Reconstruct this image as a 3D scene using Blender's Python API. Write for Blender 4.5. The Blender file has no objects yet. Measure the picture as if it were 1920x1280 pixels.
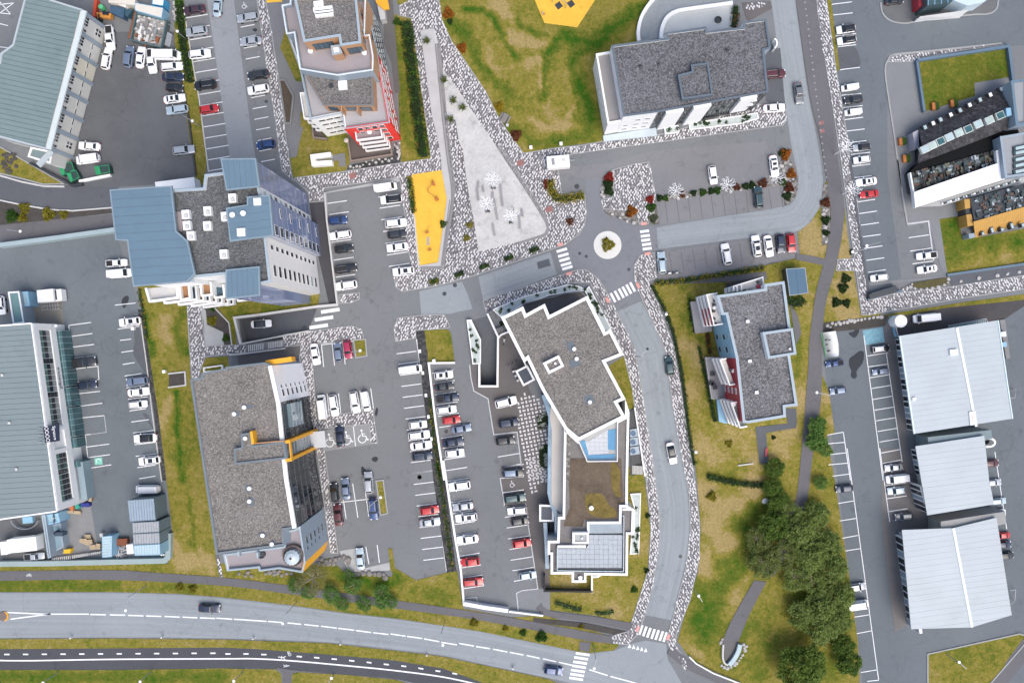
import bpy,bmesh,math,random
import numpy as np
from mathutils import Vector,Matrix
from mathutils import noise as mnoise
R=random.Random(7)
SC=bpy.context.scene
COL=SC.collection

# ------------------------------------------------------------------ camera, sky, sun, exposure
S=0.115          # metres per picture unit on the ground
NX,NY=1000.0,645.0   # the point straight below the drone
H=165.0          # drone height
cam=bpy.data.cameras.new('camera')
camo=bpy.data.objects.new('camera',cam)
COL.objects.link(camo)
camo.location=(0,0,H)
cam.sensor_width=36.0
cam.lens=36.0*(H/S)/1920.0
cam.shift_x=(960-NX)/1920.0
cam.shift_y=(NY-640)/1920.0
cam.clip_start=1.0
cam.clip_end=3000.0
SC.camera=camo

SUN_EL,SUN_AZ=math.radians(58),math.radians(-60)    # azimuth measured from +X towards +Y
world=bpy.data.worlds.new('World')
SC.world=world
world.use_nodes=True
nt=world.node_tree
nt.nodes.clear()
sky=nt.nodes.new('ShaderNodeTexSky')
sky.sky_type='NISHITA'
sky.sun_disc=False
sky.sun_elevation=SUN_EL
sky.sun_rotation=math.radians(90)-SUN_AZ
sky.air_density=1.0
sky.dust_density=4.0
sky.ozone_density=1.0
bg=nt.nodes.new('ShaderNodeBackground')
bg.inputs['Strength'].default_value=0.15
wo=nt.nodes.new('ShaderNodeOutputWorld')
nt.links.new(sky.outputs[0],bg.inputs[0])
nt.links.new(bg.outputs[0],wo.inputs[0])
sun=bpy.data.lights.new('sun','SUN')
sun.energy=1.1
sun.angle=math.radians(45)
sun.color=(1.0,0.95,0.88)
suno=bpy.data.objects.new('sun',sun)
COL.objects.link(suno)
d=Vector((math.cos(SUN_EL)*math.cos(SUN_AZ),math.cos(SUN_EL)*math.sin(SUN_AZ),math.sin(SUN_EL)))
suno.rotation_euler=d.to_track_quat('Z','Y').to_euler()
suno.location=d*300
SC.view_settings.view_transform='Standard'
SC.view_settings.look='None'
SC.view_settings.exposure=0.62
SC.view_settings.gamma=1.0
SC.view_settings.use_curve_mapping=False
SC.cycles.max_bounces=9
SC.cycles.diffuse_bounces=6
SC.cycles.use_denoising=True

# ------------------------------------------------------------------ reading frames: survey sheet -> site units
def fr(x0,y0,s):
    def f(*pts):
        return [(x0+x*s,y0+y*s) for x,y in pts]
    f.s=s
    return f
ID=fr(0,0,1)
F1=fr(0,0,.27344);F2=fr(320,0,.27348);F3=fr(720,0,.27344);F4=fr(1080,0,.27348);F5=fr(1500,0,.27344)
F6=fr(0,300,.27344);F7=fr(320,300,.29697);F8=fr(720,280,.28131);F9=fr(1080,300,.27348);F10=fr(1500,300,.27344)
F11=fr(0,580,.25);F12=fr(320,560,.26565);F13=fr(700,560,.26555);F14=fr(880,520,.296875);F15=fr(1180,500,.3125)
F16=fr(1500,560,.26565);F17=fr(0,860,.328125);F18=fr(320,860,.328125);F19=fr(700,860,.32813);F20=fr(1000,860,.3282)
F21=fr(1240,860,.32817);F22=fr(1540,840,.3439)
Q1=fr(520,0,.125);Q2=fr(520,150,.125);Q3=fr(250,490,.125);Q4=fr(0,590,.09375);Q5=fr(0,850,.171875)
Q6=fr(1280,510,.125);Q7=fr(1280,650,.125);Q8=fr(160,0,.09375)
R1=fr(1680,140,.125);R2=fr(1680,290,.125);R3=fr(1530,570,.125);R4=fr(500,660,.125);R5=fr(400,960,.125)
R6=fr(1010,900,.17192);R7=fr(860,570,.125);R8=fr(880,300,.140625)

def W(p,h=0.0):
    k=(H-h)/H*S
    return ((p[0]-NX)*k,-(p[1]-NY)*k)
def WL(pts,h=0.0):
    return [W(p,h) for p in pts]
def PX(x,y):
    return (x/S+NX,-y/S+NY)

# ------------------------------------------------------------------ materials
MATS={}
def newmat(name):
    m=bpy.data.materials.new(name)
    m.use_nodes=True
    n=m.node_tree
    n.nodes.clear()
    out=n.nodes.new('ShaderNodeOutputMaterial')
    b=n.nodes.new('ShaderNodeBsdfPrincipled')
    n.links.new(b.outputs[0],out.inputs[0])
    return m,n,b
def math_node(n,op,a,b=None,c=None):
    m=n.nodes.new('ShaderNodeMath');m.operation=op
    for i,v in enumerate((a,b,c)):
        if v is None:continue
        if isinstance(v,(int,float)):m.inputs[i].default_value=v
        else:n.links.new(v,m.inputs[i])
    return m.outputs[0]
def noise_node(n,vec,scale,detail=3,rough=.6):
    t=n.nodes.new('ShaderNodeTexNoise')
    t.inputs['Scale'].default_value=scale
    t.inputs['Detail'].default_value=detail
    t.inputs['Roughness'].default_value=rough
    if vec is not None:n.links.new(vec,t.inputs['Vector'])
    return t.outputs['Fac']
def pos_node(n):
    return n.nodes.new('ShaderNodeNewGeometry').outputs['Position']
def mul_color(n,col,fac):
    """col: tuple or socket; fac: scalar socket"""
    mx=n.nodes.new('ShaderNodeVectorMath');mx.operation='SCALE'
    if isinstance(col,tuple):mx.inputs[0].default_value=col
    else:n.links.new(col,mx.inputs[0])
    n.links.new(fac,mx.inputs['Scale'])
    return mx.outputs[0]
def mixc(n,fac,a,b):
    mx=n.nodes.new('ShaderNodeMix');mx.data_type='RGBA'
    for sock,v in ((mx.inputs[6],a),(mx.inputs[7],b)):
        if isinstance(v,tuple):sock.default_value=(*v,1)
        else:n.links.new(v,sock)
    if isinstance(fac,(int,float)):mx.inputs[0].default_value=fac
    else:n.links.new(fac,mx.inputs[0])
    return mx.outputs[2]
def smooth(n,v,lo,hi,a=0.0,b=1.0):
    r=n.nodes.new('ShaderNodeMapRange');r.interpolation_type='SMOOTHSTEP'
    r.inputs[1].default_value=lo;r.inputs[2].default_value=hi
    r.inputs[3].default_value=a;r.inputs[4].default_value=b
    n.links.new(v,r.inputs[0])
    return r.outputs[0]
def M(name,rgb,rough=.8,var=.12,scale=.35,fine=.08,fscale=6.0,metal=0.0,coat=0.0,bump=0.0,stain=0.0,spec=.5):
    """plain surface with large soft variation, fine grain and optional stains"""
    if name in MATS:return MATS[name]
    m,n,b=newmat(name)
    p=pos_node(n)
    f=math_node(n,'ADD',1.0,math_node(n,'MULTIPLY',math_node(n,'SUBTRACT',noise_node(n,p,scale,4),.5),var*3))
    if fine:
        g=noise_node(n,p,fscale,2,.7)
        f=math_node(n,'ADD',f,math_node(n,'MULTIPLY',math_node(n,'SUBTRACT',g,.5),fine*3))
    if stain:
        s=smooth(n,noise_node(n,p,scale*.6+.07,5,.65),.56,.72)
        f=math_node(n,'MULTIPLY',f,math_node(n,'SUBTRACT',1.0,math_node(n,'MULTIPLY',s,stain)))
    c=mul_color(n,tuple(rgb),f)
    n.links.new(c,b.inputs['Base Color'])
    b.inputs['Roughness'].default_value=rough
    b.inputs['Metallic'].default_value=metal
    b.inputs['Coat Weight'].default_value=coat
    b.inputs['Specular IOR Level'].default_value=spec
    if bump:
        bn=n.nodes.new('ShaderNodeBump');bn.inputs['Strength'].default_value=bump;bn.inputs['Distance'].default_value=.05
        n.links.new(noise_node(n,p,fscale,3),bn.inputs['Height'])
        n.links.new(bn.outputs[0],b.inputs['Normal'])
    MATS[name]=m
    return m
def speckle(name,rgb,amount=.9,scale=2.6,rough=.95,warm=(1,1,1),var=.16):
    """loose stones: cellular light/dark speckle with relief"""
    if name in MATS:return MATS[name]
    m,n,b=newmat(name)
    p=pos_node(n)
    v=n.nodes.new('ShaderNodeTexVoronoi');v.inputs['Scale'].default_value=scale
    n.links.new(p,v.inputs['Vector'])
    sep=n.nodes.new('ShaderNodeSeparateColor');n.links.new(v.outputs['Color'],sep.inputs[0])
    f=math_node(n,'ADD',1-amount*.5,math_node(n,'MULTIPLY',sep.outputs[0],amount))
    edge=smooth(n,v.outputs['Distance'],.0,.75,1.08,.72)
    f=math_node(n,'MULTIPLY',f,edge)
    f=math_node(n,'ADD',f,math_node(n,'MULTIPLY',math_node(n,'SUBTRACT',noise_node(n,p,.12,4),.5),var*3))
    bright=smooth(n,sep.outputs[1],.955,.98,0,.55)
    f=math_node(n,'ADD',f,bright)
    c=mul_color(n,tuple(rgb),f)
    n.links.new(c,b.inputs['Base Color'])
    b.inputs['Roughness'].default_value=rough
    bn=n.nodes.new('ShaderNodeBump');bn.inputs['Strength'].default_value=.6;bn.inputs['Distance'].default_value=.08
    n.links.new(v.outputs['Distance'],bn.inputs['Height']);n.links.new(bn.outputs[0],b.inputs['Normal'])
    MATS[name]=m
    return m
def asphalt(name,rgb,streak=0.0,var=.10):
    if name in MATS:return MATS[name]
    m,n,b=newmat(name)
    p=pos_node(n)
    f=math_node(n,'ADD',1.0,math_node(n,'MULTIPLY',math_node(n,'SUBTRACT',noise_node(n,p,.06,5,.6),.5),var*4))
    f=math_node(n,'ADD',f,math_node(n,'MULTIPLY',math_node(n,'SUBTRACT',noise_node(n,p,1.1,4,.7),.5),.22))
    f=math_node(n,'ADD',f,math_node(n,'MULTIPLY',math_node(n,'SUBTRACT',noise_node(n,p,9,2,.8),.5),.2))
    st=smooth(n,noise_node(n,p,.35,4,.6),.60,.74)
    f=math_node(n,'MULTIPLY',f,math_node(n,'SUBTRACT',1.0,math_node(n,'MULTIPLY',st,.16)))
    vo=n.nodes.new('ShaderNodeTexVoronoi');vo.inputs['Scale'].default_value=.26
    n.links.new(p,vo.inputs['Vector'])
    sp=n.nodes.new('ShaderNodeSeparateColor');n.links.new(vo.outputs['Color'],sp.inputs[0])
    oil=math_node(n,'MULTIPLY',smooth(n,vo.outputs['Distance'],.03,.20,1,0),smooth(n,sp.outputs[0],.62,.8))
    f=math_node(n,'MULTIPLY',f,math_node(n,'SUBTRACT',1.0,math_node(n,'MULTIPLY',oil,.22)))
    ck=n.nodes.new('ShaderNodeTexVoronoi');ck.feature='DISTANCE_TO_EDGE';ck.inputs['Scale'].default_value=.07
    wv=n.nodes.new('ShaderNodeVectorMath');wv.operation='ADD';n.links.new(p,wv.inputs[0])
    nz=n.nodes.new('ShaderNodeTexNoise');nz.inputs['Scale'].default_value=.25;n.links.new(p,nz.inputs['Vector'])
    sv=n.nodes.new('ShaderNodeVectorMath');sv.operation='SCALE';sv.inputs['Scale'].default_value=7.0
    n.links.new(nz.outputs['Color'],sv.inputs[0]);n.links.new(sv.outputs[0],wv.inputs[1]);n.links.new(wv.outputs[0],ck.inputs['Vector'])
    f=math_node(n,'MULTIPLY',f,smooth(n,ck.outputs['Distance'],.0,.012,.86,1.0))
    if streak:
        uv=n.nodes.new('ShaderNodeUVMap');uv.uv_map='UVMap'
        mp=n.nodes.new('ShaderNodeMapping');mp.inputs['Scale'].default_value=(.02,1.3,1)
        n.links.new(uv.outputs[0],mp.inputs[0])
        f=math_node(n,'ADD',f,math_node(n,'MULTIPLY',math_node(n,'SUBTRACT',noise_node(n,mp.outputs[0],1.0,4,.6),.5),streak))
    c=mul_color(n,tuple(rgb),f)
    n.links.new(c,b.inputs['Base Color'])
    b.inputs['Roughness'].default_value=.9
    MATS[name]=m
    return m
def grass_mat():
    if 'grass' in MATS:return MATS['grass']
    m,n,b=newmat('grass')
    p=pos_node(n)
    at=n.nodes.new('ShaderNodeAttribute');at.attribute_name='lush'
    l=math_node(n,'ADD',at.outputs['Fac'],math_node(n,'MULTIPLY',math_node(n,'SUBTRACT',noise_node(n,p,.13,5,.65),.5),.95))
    l=math_node(n,'ADD',l,math_node(n,'MULTIPLY',math_node(n,'SUBTRACT',noise_node(n,p,.8,5,.75),.5),1.5))
    c1=mixc(n,smooth(n,l,.0,.45),(.300,.232,.098),(.198,.174,.034))
    c2=mixc(n,smooth(n,l,.4,.75),c1,(.108,.128,.018))
    c3=mixc(n,smooth(n,l,.75,1.2),c2,(.036,.098,.008))
    g=noise_node(n,p,2.2,4,.8)
    f=math_node(n,'ADD',.25,math_node(n,'MULTIPLY',g,1.5))
    br=smooth(n,noise_node(n,p,.55,4,.7),.60,.72,0,.35)
    n.links.new(mul_color(n,mixc(n,br,c3,(.13,.085,.045)),f),b.inputs['Base Color'])
    b.inputs['Roughness'].default_value=1.0
    b.inputs['Specular IOR Level'].default_value=.1
    bn=n.nodes.new('ShaderNodeBump');bn.inputs['Strength'].default_value=.8;bn.inputs['Distance'].default_value=.15
    n.links.new(g,bn.inputs['Height']);n.links.new(bn.outputs[0],b.inputs['Normal'])
    MATS['grass']=m
    return m
def leaf_mat(name,rgb,var=.5,scale=.8):
    if name in MATS:return MATS[name]
    m,n,b=newmat(name)
    p=pos_node(n)
    f=math_node(n,'ADD',1.0,math_node(n,'MULTIPLY',math_node(n,'SUBTRACT',noise_node(n,p,scale,3,.7),.5),var*2))
    lc=mul_color(n,tuple(rgb),f)
    n.links.new(lc,b.inputs['Base Color'])
    tr=n.nodes.new('ShaderNodeBsdfTranslucent');n.links.new(mul_color(n,lc,math_node(n,'ADD',1.3,0.0)),tr.inputs['Color'])
    ms=n.nodes.new('ShaderNodeMixShader');ms.inputs[0].default_value=.45
    n.links.new(b.outputs[0],ms.inputs[1]);n.links.new(tr.outputs[0],ms.inputs[2])
    n.links.new(ms.outputs[0],n.nodes['Material Output'].inputs[0])
    b.inputs['Roughness'].default_value=.7
    b.inputs['Specular IOR Level'].default_value=.25
    MATS[name]=m
    return m
def glass(name,rgb,rough=.08,var=.5,scale=.6):
    if name in MATS:return MATS[name]
    m,n,b=newmat(name)
    p=pos_node(n)
    f=math_node(n,'ADD',1.0,math_node(n,'MULTIPLY',math_node(n,'SUBTRACT',noise_node(n,p,scale,2),.5),var*2))
    n.links.new(mul_color(n,tuple(rgb),f),b.inputs['Base Color'])
    b.inputs['Roughness'].default_value=rough
    b.inputs['Specular IOR Level'].default_value=.7
    MATS[name]=m
    return m

ASPH=asphalt('asphalt',(.160,.170,.178))
ASPH_D=asphalt('asphalt_dark',(.090,.098,.110))
ASPH_B=asphalt('asphalt_blue',(.122,.142,.158))
ASPH_L=asphalt('left_asphalt',(.130,.150,.164),var=.16)
ASPH_Y=asphalt('yard_asphalt',(.106,.112,.120),var=.28)
ASPH_M=asphalt('asphalt_mid',(.235,.252,.272))
ROAD=asphalt('worn_road',(.242,.270,.288),streak=.60,var=.07)
PATHM=asphalt('path_asphalt',(.118,.116,.124))
PATHB=asphalt('bike_asphalt',(.062,.066,.076))
CONC=M('concrete',(.36,.37,.37),.9,.10,.5,.06,5,stain=.12)
CONC_L=M('pale_concrete',(.50,.50,.49),.85,.10,.3,.07,3,stain=.16)
CONC_D=M('grey_concrete',(.20,.205,.21),.9,.12,.5,.08,5)
KERB=M('kerb_stone',(.30,.31,.31),.9,.12,.8,.1,6)
PAVG=M('grey_paving',(.165,.168,.175),.9,.10,.4,.14,5)
PAVB=M('brown_paving',(.118,.110,.108),.9,.10,.4,.16,5)
STONE_W=M('white_stone',(.60,.595,.60),.8,.14,1.2,.05,8)
STONE_G=M('grey_stone',(.27,.262,.27),.85,.2,1.5,.12,8)
STONE_B=M('dark_paver',(.125,.122,.130),.9,.12,.6,.2,7)
PAINT=M('road_paint',(.74,.76,.78),.7,.12,1.2,.12,8)
PAINT_F=M('faded_paint',(.48,.50,.52),.8,.15,1.2,.2,8)
YELLOW=M('yellow_rubber',(.70,.42,.06),.95,.12,.35,.10,3,stain=.16,spec=.2)
YELLOWP=M('yellow_panel',(.76,.36,.02),.6,.06,.4,.02)
WHITE=M('white_render',(.78,.79,.79),.7,.05,.3,.02,4,stain=.05)
WHITE_R=M('white_metal_roof',(.385,.435,.460),.55,.09,.12,.02,4,stain=.05)
OFFW=M('offwhite_panel',(.56,.56,.53),.7,.08,.4,.03,stain=.10)
GREYBL=M('greyblue_panel',(.26,.32,.38),.5,.06,.3,.02)
BLUEROOF=M('blue_steel',(.118,.190,.250),.5,.07,.25,.03,5,metal=.1,stain=.08)
TEALROOF=M('teal_steel',(.175,.235,.235),.5,.08,.2,.03,5,metal=.1,stain=.12)
GREYROOF=M('greygreen_steel',(.195,.240,.248),.5,.06,.15,.03,4,metal=.1,stain=.1)
GRAVEL=speckle('roof_gravel',(.180,.174,.168),.85,5.2)
GRAVEL_D=speckle('roof_gravel_dark',(.122,.130,.134),.85,5.2)
GRAVEL_W=speckle('roof_gravel_warm',(.212,.198,.184),.8,5.4)
ROCKG=speckle('loose_gravel',(.20,.19,.18),1.0,2.0)
SLATE=speckle('slate_shingle',(.050,.050,.056),.9,1.8)
SEDUM=M('sedum_mat',(.115,.088,.062),1,.35,.28,.35,3.0,stain=.35)
DECK=M('deck_boards',(.29,.265,.28),.8,.06,.3,.05,4)
DECKG=M('grey_deck_boards',(.36,.36,.38),.8,.06,.3,.05,4)
TIMBER=M('timber',(.28,.15,.07),.8,.2,1.0,.2,6)
TIMBER_O=M('ochre_timber',(.43,.245,.06),.7,.10,.6,.08,5)
ORANGE=M('tan_cladding',(.43,.25,.14),.7,.08,.4,.05)
RED=M('red_panel',(.72,.035,.025),.55,.05,.3,.02)
CRIMSON=M('crimson_panel',(.38,.035,.05),.55,.06,.3,.02)
LBLUE=M('light_blue_panel',(.23,.42,.56),.55,.06,.3,.02)
PARAP=M('bluegrey_coping',(.31,.38,.43),.5,.06,.4,.03)
DARK=M('dark_metal',(.035,.040,.046),.5,.2,1,.05)
STEEL=M('galvanised_steel',(.42,.44,.46),.4,.06,1,.03,metal=.5)
GLASS_D=glass('dark_glass',(.020,.026,.032))
GLASS_B=glass('blue_glass',(.045,.095,.135))
GLASS_T=glass('teal_glass',(.035,.105,.115))
GLASS_P=glass('periwinkle_glass',(.180,.225,.360),.10,.18,.12)
GLASS_L=glass('pale_glass',(.38,.48,.50),.2,.2)
CARGLASS=glass('car_glass',(.012,.018,.022),.06,.4)
RUBBER=M('tyre_rubber',(.018,.018,.019),.9,.05)
LAMPW=M('lamp_lens',(.75,.78,.80),.2,.03)
LAMPR=M('tail_lens',(.30,.012,.012),.3,.03)
PINK=M('pink_tactile',(.62,.30,.27),.8,.12,2,.1)
SOIL=M('soil',(.060,.055,.050),1,.25,.8,.3,4)
LAVA=speckle('lava_gravel',(.055,.056,.058),1.0,2.2)
BOULDER=M('boulder',(.20,.185,.175),.95,.25,.8,.25,3,bump=.4)
BOULDER_L=M('pale_boulder',(.40,.39,.38),.95,.2,.8,.2,3,bump=.4)
HEDGE_G=leaf_mat('hedge_leaf',(.060,.135,.022))
HEDGE_Y=leaf_mat('yellow_hedge_leaf',(.270,.245,.030))
HEDGE_D=leaf_mat('dark_leaf',(.034,.072,.020))
LEAF_A=leaf_mat('tree_leaf',(.135,.195,.036))
LEAF_B=leaf_mat('willow_leaf',(.185,.210,.075))
LEAF_C=leaf_mat('fresh_leaf',(.170,.300,.075))
LEAF_R=leaf_mat('red_leaf',(.33,.030,.020))
LEAF_O=leaf_mat('orange_leaf',(.36,.13,.018))
LEAF_BR=leaf_mat('russet_leaf',(.17,.060,.030))
LEAF_Y=leaf_mat('yellow_leaf',(.36,.27,.02))
BARK=M('bark',(.16,.125,.09),.95,.2,1,.2,5)
BARK_L=M('pale_bark',(.33,.30,.24),.95,.2,1,.2,5)
GRASS=grass_mat()

# ------------------------------------------------------------------ objects
def rootloc(o):
    v=Vector((0,0,0))
    while o is not None:
        v=v+o.location
        o=o.parent
    return v
def thing(name,label,cat,loc=(0,0,0),group=None):
    o=bpy.data.objects.new(name,None)
    COL.objects.link(o)
    o.location=loc
    o.empty_display_size=.3
    tag(o,label,cat,group)
    return o
def tag(o,label,cat,group=None):
    o['label']=label;o['category']=cat
    if group:o['group']=group
    return o
def link(name,me,parent=None,mat=None,kind=None,loc=None):
    o=bpy.data.objects.new(name,me)
    COL.objects.link(o)
    if parent is not None:o.parent=parent
    if mat is not None and not me.materials:me.materials.append(mat)
    if kind:o['kind']=kind
    if loc is not None:o.location=loc
    return o
class G:
    """collects verts/faces (world coordinates) for ONE mesh object"""
    def __init__(s):s.v=[];s.f=[];s.mi=[];s.cur=0
    def add(s,vs,fs):
        b=len(s.v);s.v += [tuple(x) for x in vs]
        for f in fs:s.f.append(tuple(i+b for i in f));s.mi.append(s.cur)
        return s
    def prism(s,poly,z0,z1,cap=True):
        poly=ccw(poly);n=len(poly)
        vs=[(x,y,z0) for x,y in poly]+[(x,y,z1) for x,y in poly]
        fs=[(i,(i+1) % n,n+(i+1) % n,n+i) for i in range(n)]
        fs.append(tuple(range(n,2*n)))
        if cap:fs.append(tuple(range(n-1,-1,-1)))
        return s.add(vs,fs)
    def box(s,cx,cy,z0,lx,ly,lz,a=0.0):
        c,q=math.cos(a),math.sin(a)
        return s.prism([(cx+x*c-y*q,cy+x*q+y*c) for x,y in ((-lx/2,-ly/2),(lx/2,-ly/2),(lx/2,ly/2),(-lx/2,ly/2))],z0,z0+lz)
    def strip(s,pts,w,z0,z1,closed=False,off=0.0):
        L,Rr=offset(pts,w/2+off,closed),offset(pts,-w/2+off,closed)
        n=len(pts);m=n if closed else n-1
        vs=[(x,y,z1) for x,y in L]+[(x,y,z1) for x,y in Rr]+[(x,y,z0) for x,y in L]+[(x,y,z0) for x,y in Rr]
        fs=[]
        for i in range(m):
            j=(i+1) % n
            fs += [(n+i,n+j,j,i),(i,j,2*n+j,2*n+i),(n+j,n+i,3*n+i,3*n+j),(2*n+i,2*n+j,3*n+j,3*n+i)]
        if not closed:
            fs += [(n,0,2*n,3*n),(n-1,2*n-1,4*n-1,3*n-1)]
        return s.add(vs,fs)
    def tube(s,a,b,r0,r1=None,n=6):
        a,b=Vector(a),Vector(b)
        r1=r0 if r1 is None else r1
        d=(b-a)
        if d.length < 1e-5:return s
        q=d.to_track_quat('Z','Y')
        vs=[]
        for c,r in ((a,r0),(b,r1)):
            for i in range(n):
                t=2*math.pi*i/n
                vs.append(c+q @ Vector((r*math.cos(t),r*math.sin(t),0)))
        fs=[(i,(i+1) % n,n+(i+1) % n,n+i) for i in range(n)]+[tuple(range(n-1,-1,-1)),tuple(range(n,2*n))]
        return s.add(vs,fs)
    def lathe(s,cx,cy,prof,n=16):
        vs=[];fs=[]
        for r,z in prof:
            for i in range(n):
                t=2*math.pi*i/n
                vs.append((cx+r*math.cos(t),cy+r*math.sin(t),z))
        for k in range(len(prof)-1):
            for i in range(n):
                j=(i+1) % n
                fs.append((k*n+i,k*n+j,(k+1)*n+j,(k+1)*n+i))
        fs += [tuple(range(n-1,-1,-1)),tuple(range((len(prof)-1)*n,len(prof)*n))]
        return s.add(vs,fs)
    def mesh(s,name,o=(0,0,0),smooth=False):
        me=bpy.data.meshes.new(name)
        ox,oy,oz=o
        me.from_pydata([(x-ox,y-oy,z-oz) for x,y,z in s.v],[],s.f)
        if smooth:me.polygons.foreach_set('use_smooth',[True]*len(me.polygons))
        me.update()
        return me
    def build(s,name,mat,parent=None,kind=None,smooth=False,origin=None):
        """origin: world position of the object's own origin (default: centre of its footprint)"""
        base=rootloc(parent) if parent is not None else Vector((0,0,0))
        if origin is None:
            xs=[v[0] for v in s.v];ys=[v[1] for v in s.v];zs=[v[2] for v in s.v]
            origin=Vector(((min(xs)+max(xs))/2,(min(ys)+max(ys))/2,min(zs)))
        origin=Vector(origin)
        me=s.mesh(name,origin,smooth)
        ml=mat if isinstance(mat,(list,tuple)) else [mat]
        for m in ml:me.materials.append(m)
        if len(ml) > 1:me.polygons.foreach_set('material_index',s.mi)
        return link(name,me,parent,None,kind,origin-base)
def area(p):
    return sum(p[i][0]*p[(i+1) % len(p)][1]-p[(i+1) % len(p)][0]*p[i][1] for i in range(len(p)))/2
def ccw(p):
    return list(p) if area(p) > 0 else list(reversed(p))
def offset(pts,d,closed):
    """points moved d to the left of the running direction, mitred"""
    n=len(pts);out=[]
    for i in range(n):
        p=Vector(pts[i][:2])
        a=Vector(pts[(i-1) % n][:2]) if (closed or i > 0) else None
        b=Vector(pts[(i+1) % n][:2]) if (closed or i < n-1) else None
        ns=[]
        if a is not None and (p-a).length > 1e-6:e=(p-a).normalized();ns.append(Vector((-e.y,e.x)))
        if b is not None and (b-p).length > 1e-6:e=(b-p).normalized();ns.append(Vector((-e.y,e.x)))
        if not ns:out.append(tuple(p));continue
        m=sum(ns,Vector((0,0)))
        if m.length < 1e-4:m=ns[0].copy()
        m.normalize()
        k=max(.35,m.dot(ns[0]))
        out.append(tuple(p+m*(d/k)))
    return out
def inside(p,poly):
    x,y=p;c=False;n=len(poly);j=n-1
    for i in range(n):
        xi,yi=poly[i];xj,yj=poly[j]
        if (yi > y) != (yj > y) and x < (xj-xi)*(y-yi)/(yj-yi)+xi:c=not c
        j=i
    return c
def clip_half(poly,nx,ny,dmax):
    out=[];n=len(poly)
    for i in range(n):
        a,b=poly[i],poly[(i+1) % n]
        da,db=a[0]*nx+a[1]*ny-dmax,b[0]*nx+b[1]*ny-dmax
        if da <= 0:out.append(a)
        if (da < 0 < db) or (db < 0 < da):
            t=da/(da-db);out.append((a[0]+(b[0]-a[0])*t,a[1]+(b[1]-a[1])*t))
    return out
def slices(poly,ang,step,gap,jitter=0.0):
    """poly cut into strips that run along direction ang"""
    nx,ny=-math.sin(ang),math.cos(ang)
    ds=[x*nx+y*ny for x,y in poly]
    lo,hi=min(ds),max(ds);k=max(1,round((hi-lo)/step));st=(hi-lo)/k
    out=[]
    for i in range(k):
        a,b=lo+i*st,lo+(i+1)*st
        q=clip_half(clip_half(poly,nx,ny,b-gap/2),-nx,-ny,-(a+gap/2))
        if len(q) >= 3 and abs(area(q)) > .05:out.append(q)
    return out
def curve(pts,k=4,closed=False):
    """Catmull-Rom through pts"""
    n=len(pts);out=[]
    m=n if closed else n-1
    for i in range(m):
        p0=pts[(i-1) % n] if closed or i > 0 else pts[i]
        p1,p2=pts[i],pts[(i+1) % n]
        p3=pts[(i+2) % n] if closed or i+2 < n else p2
        for j in range(k):
            t=j/k
            out.append(tuple(.5*((2*p1[c])+(-p0[c]+p2[c])*t+(2*p0[c]-5*p1[c]+4*p2[c]-p3[c])*t*t+(-p0[c]+3*p1[c]-3*p2[c]+p3[c])*t ** 3) for c in (0,1)))
    if not closed:out.append(tuple(pts[-1]))
    return out
# ------------------------------------------------------------------ ground
def sheet(name,px,z,mat,kind='structure',parent=None,z0=None):
    w=WL(px)
    g=G()
    g.prism(w,z-.02 if z0 is None else z0,z)
    return g.build(name,mat,parent,kind)
RAMP_F=R7((190,250),(328,540),(325,1222),(576,1222),(582,500),(440,172))
RAMP_C=F7((432,1003),(560,985),(925,932),(868,1078),(715,1106),(712,1135),(447,1158))
bm=bmesh.new()
ed=[]
for lp in ([(-700,-700),(700,-700),(700,700),(-700,700)],WL(RAMP_F),WL(RAMP_C)):
    vs=[bm.verts.new((x,y,0)) for x,y in lp]
    ed += [bm.edges.new((vs[i],vs[(i+1) % len(vs)])) for i in range(len(vs))]
bmesh.ops.triangle_fill(bm,edges=ed,use_beauty=True)
for f in bm.faces:
    if f.normal.z < 0:f.normal_flip()
me=bpy.data.meshes.new('ground');bm.to_mesh(me);bm.free()
ground=link('ground',me,None,ASPH,'structure')
def ribbon(name,left,right,z,mat,n=60,kind='structure'):
    """road surface between two edge lines, with UVs along (u, metres) and across (v, metres)"""
    def res(p):
        p=[Vector(q) for q in WL(curve(p,6))]
        d=[0]
        for a,b in zip(p,p[1:]):d.append(d[-1]+(b-a).length)
        out=[]
        for i in range(n+1):
            t=d[-1]*i/n;k=0
            while k < len(d)-2 and d[k+1] < t:k += 1
            out.append(p[k].lerp(p[k+1],(t-d[k])/max(1e-6,d[k+1]-d[k])))
        return out
    A,B=res(left),res(right)
    me=bpy.data.meshes.new(name)
    vs=[];fs=[];uv=[]
    u=0
    for i in range(n+1):
        if i:u += ((A[i]+B[i])/2-(A[i-1]+B[i-1])/2).length
        wdt=(A[i]-B[i]).length
        vs += [(*A[i],z),(*B[i],z)];uv += [(u,0),(u,wdt)]
    for i in range(n):fs.append((2*i,2*i+1,2*i+3,2*i+2))
    me.from_pydata(vs,[],fs);me.update()
    l=me.uv_layers.new(name='UVMap')
    for lp in me.loops:l.data[lp.index].uv=uv[lp.vertex_index]
    if me.polygons[0].normal.z < 0:me.flip_normals()
    return link(name,me,None,mat,kind)

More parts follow.
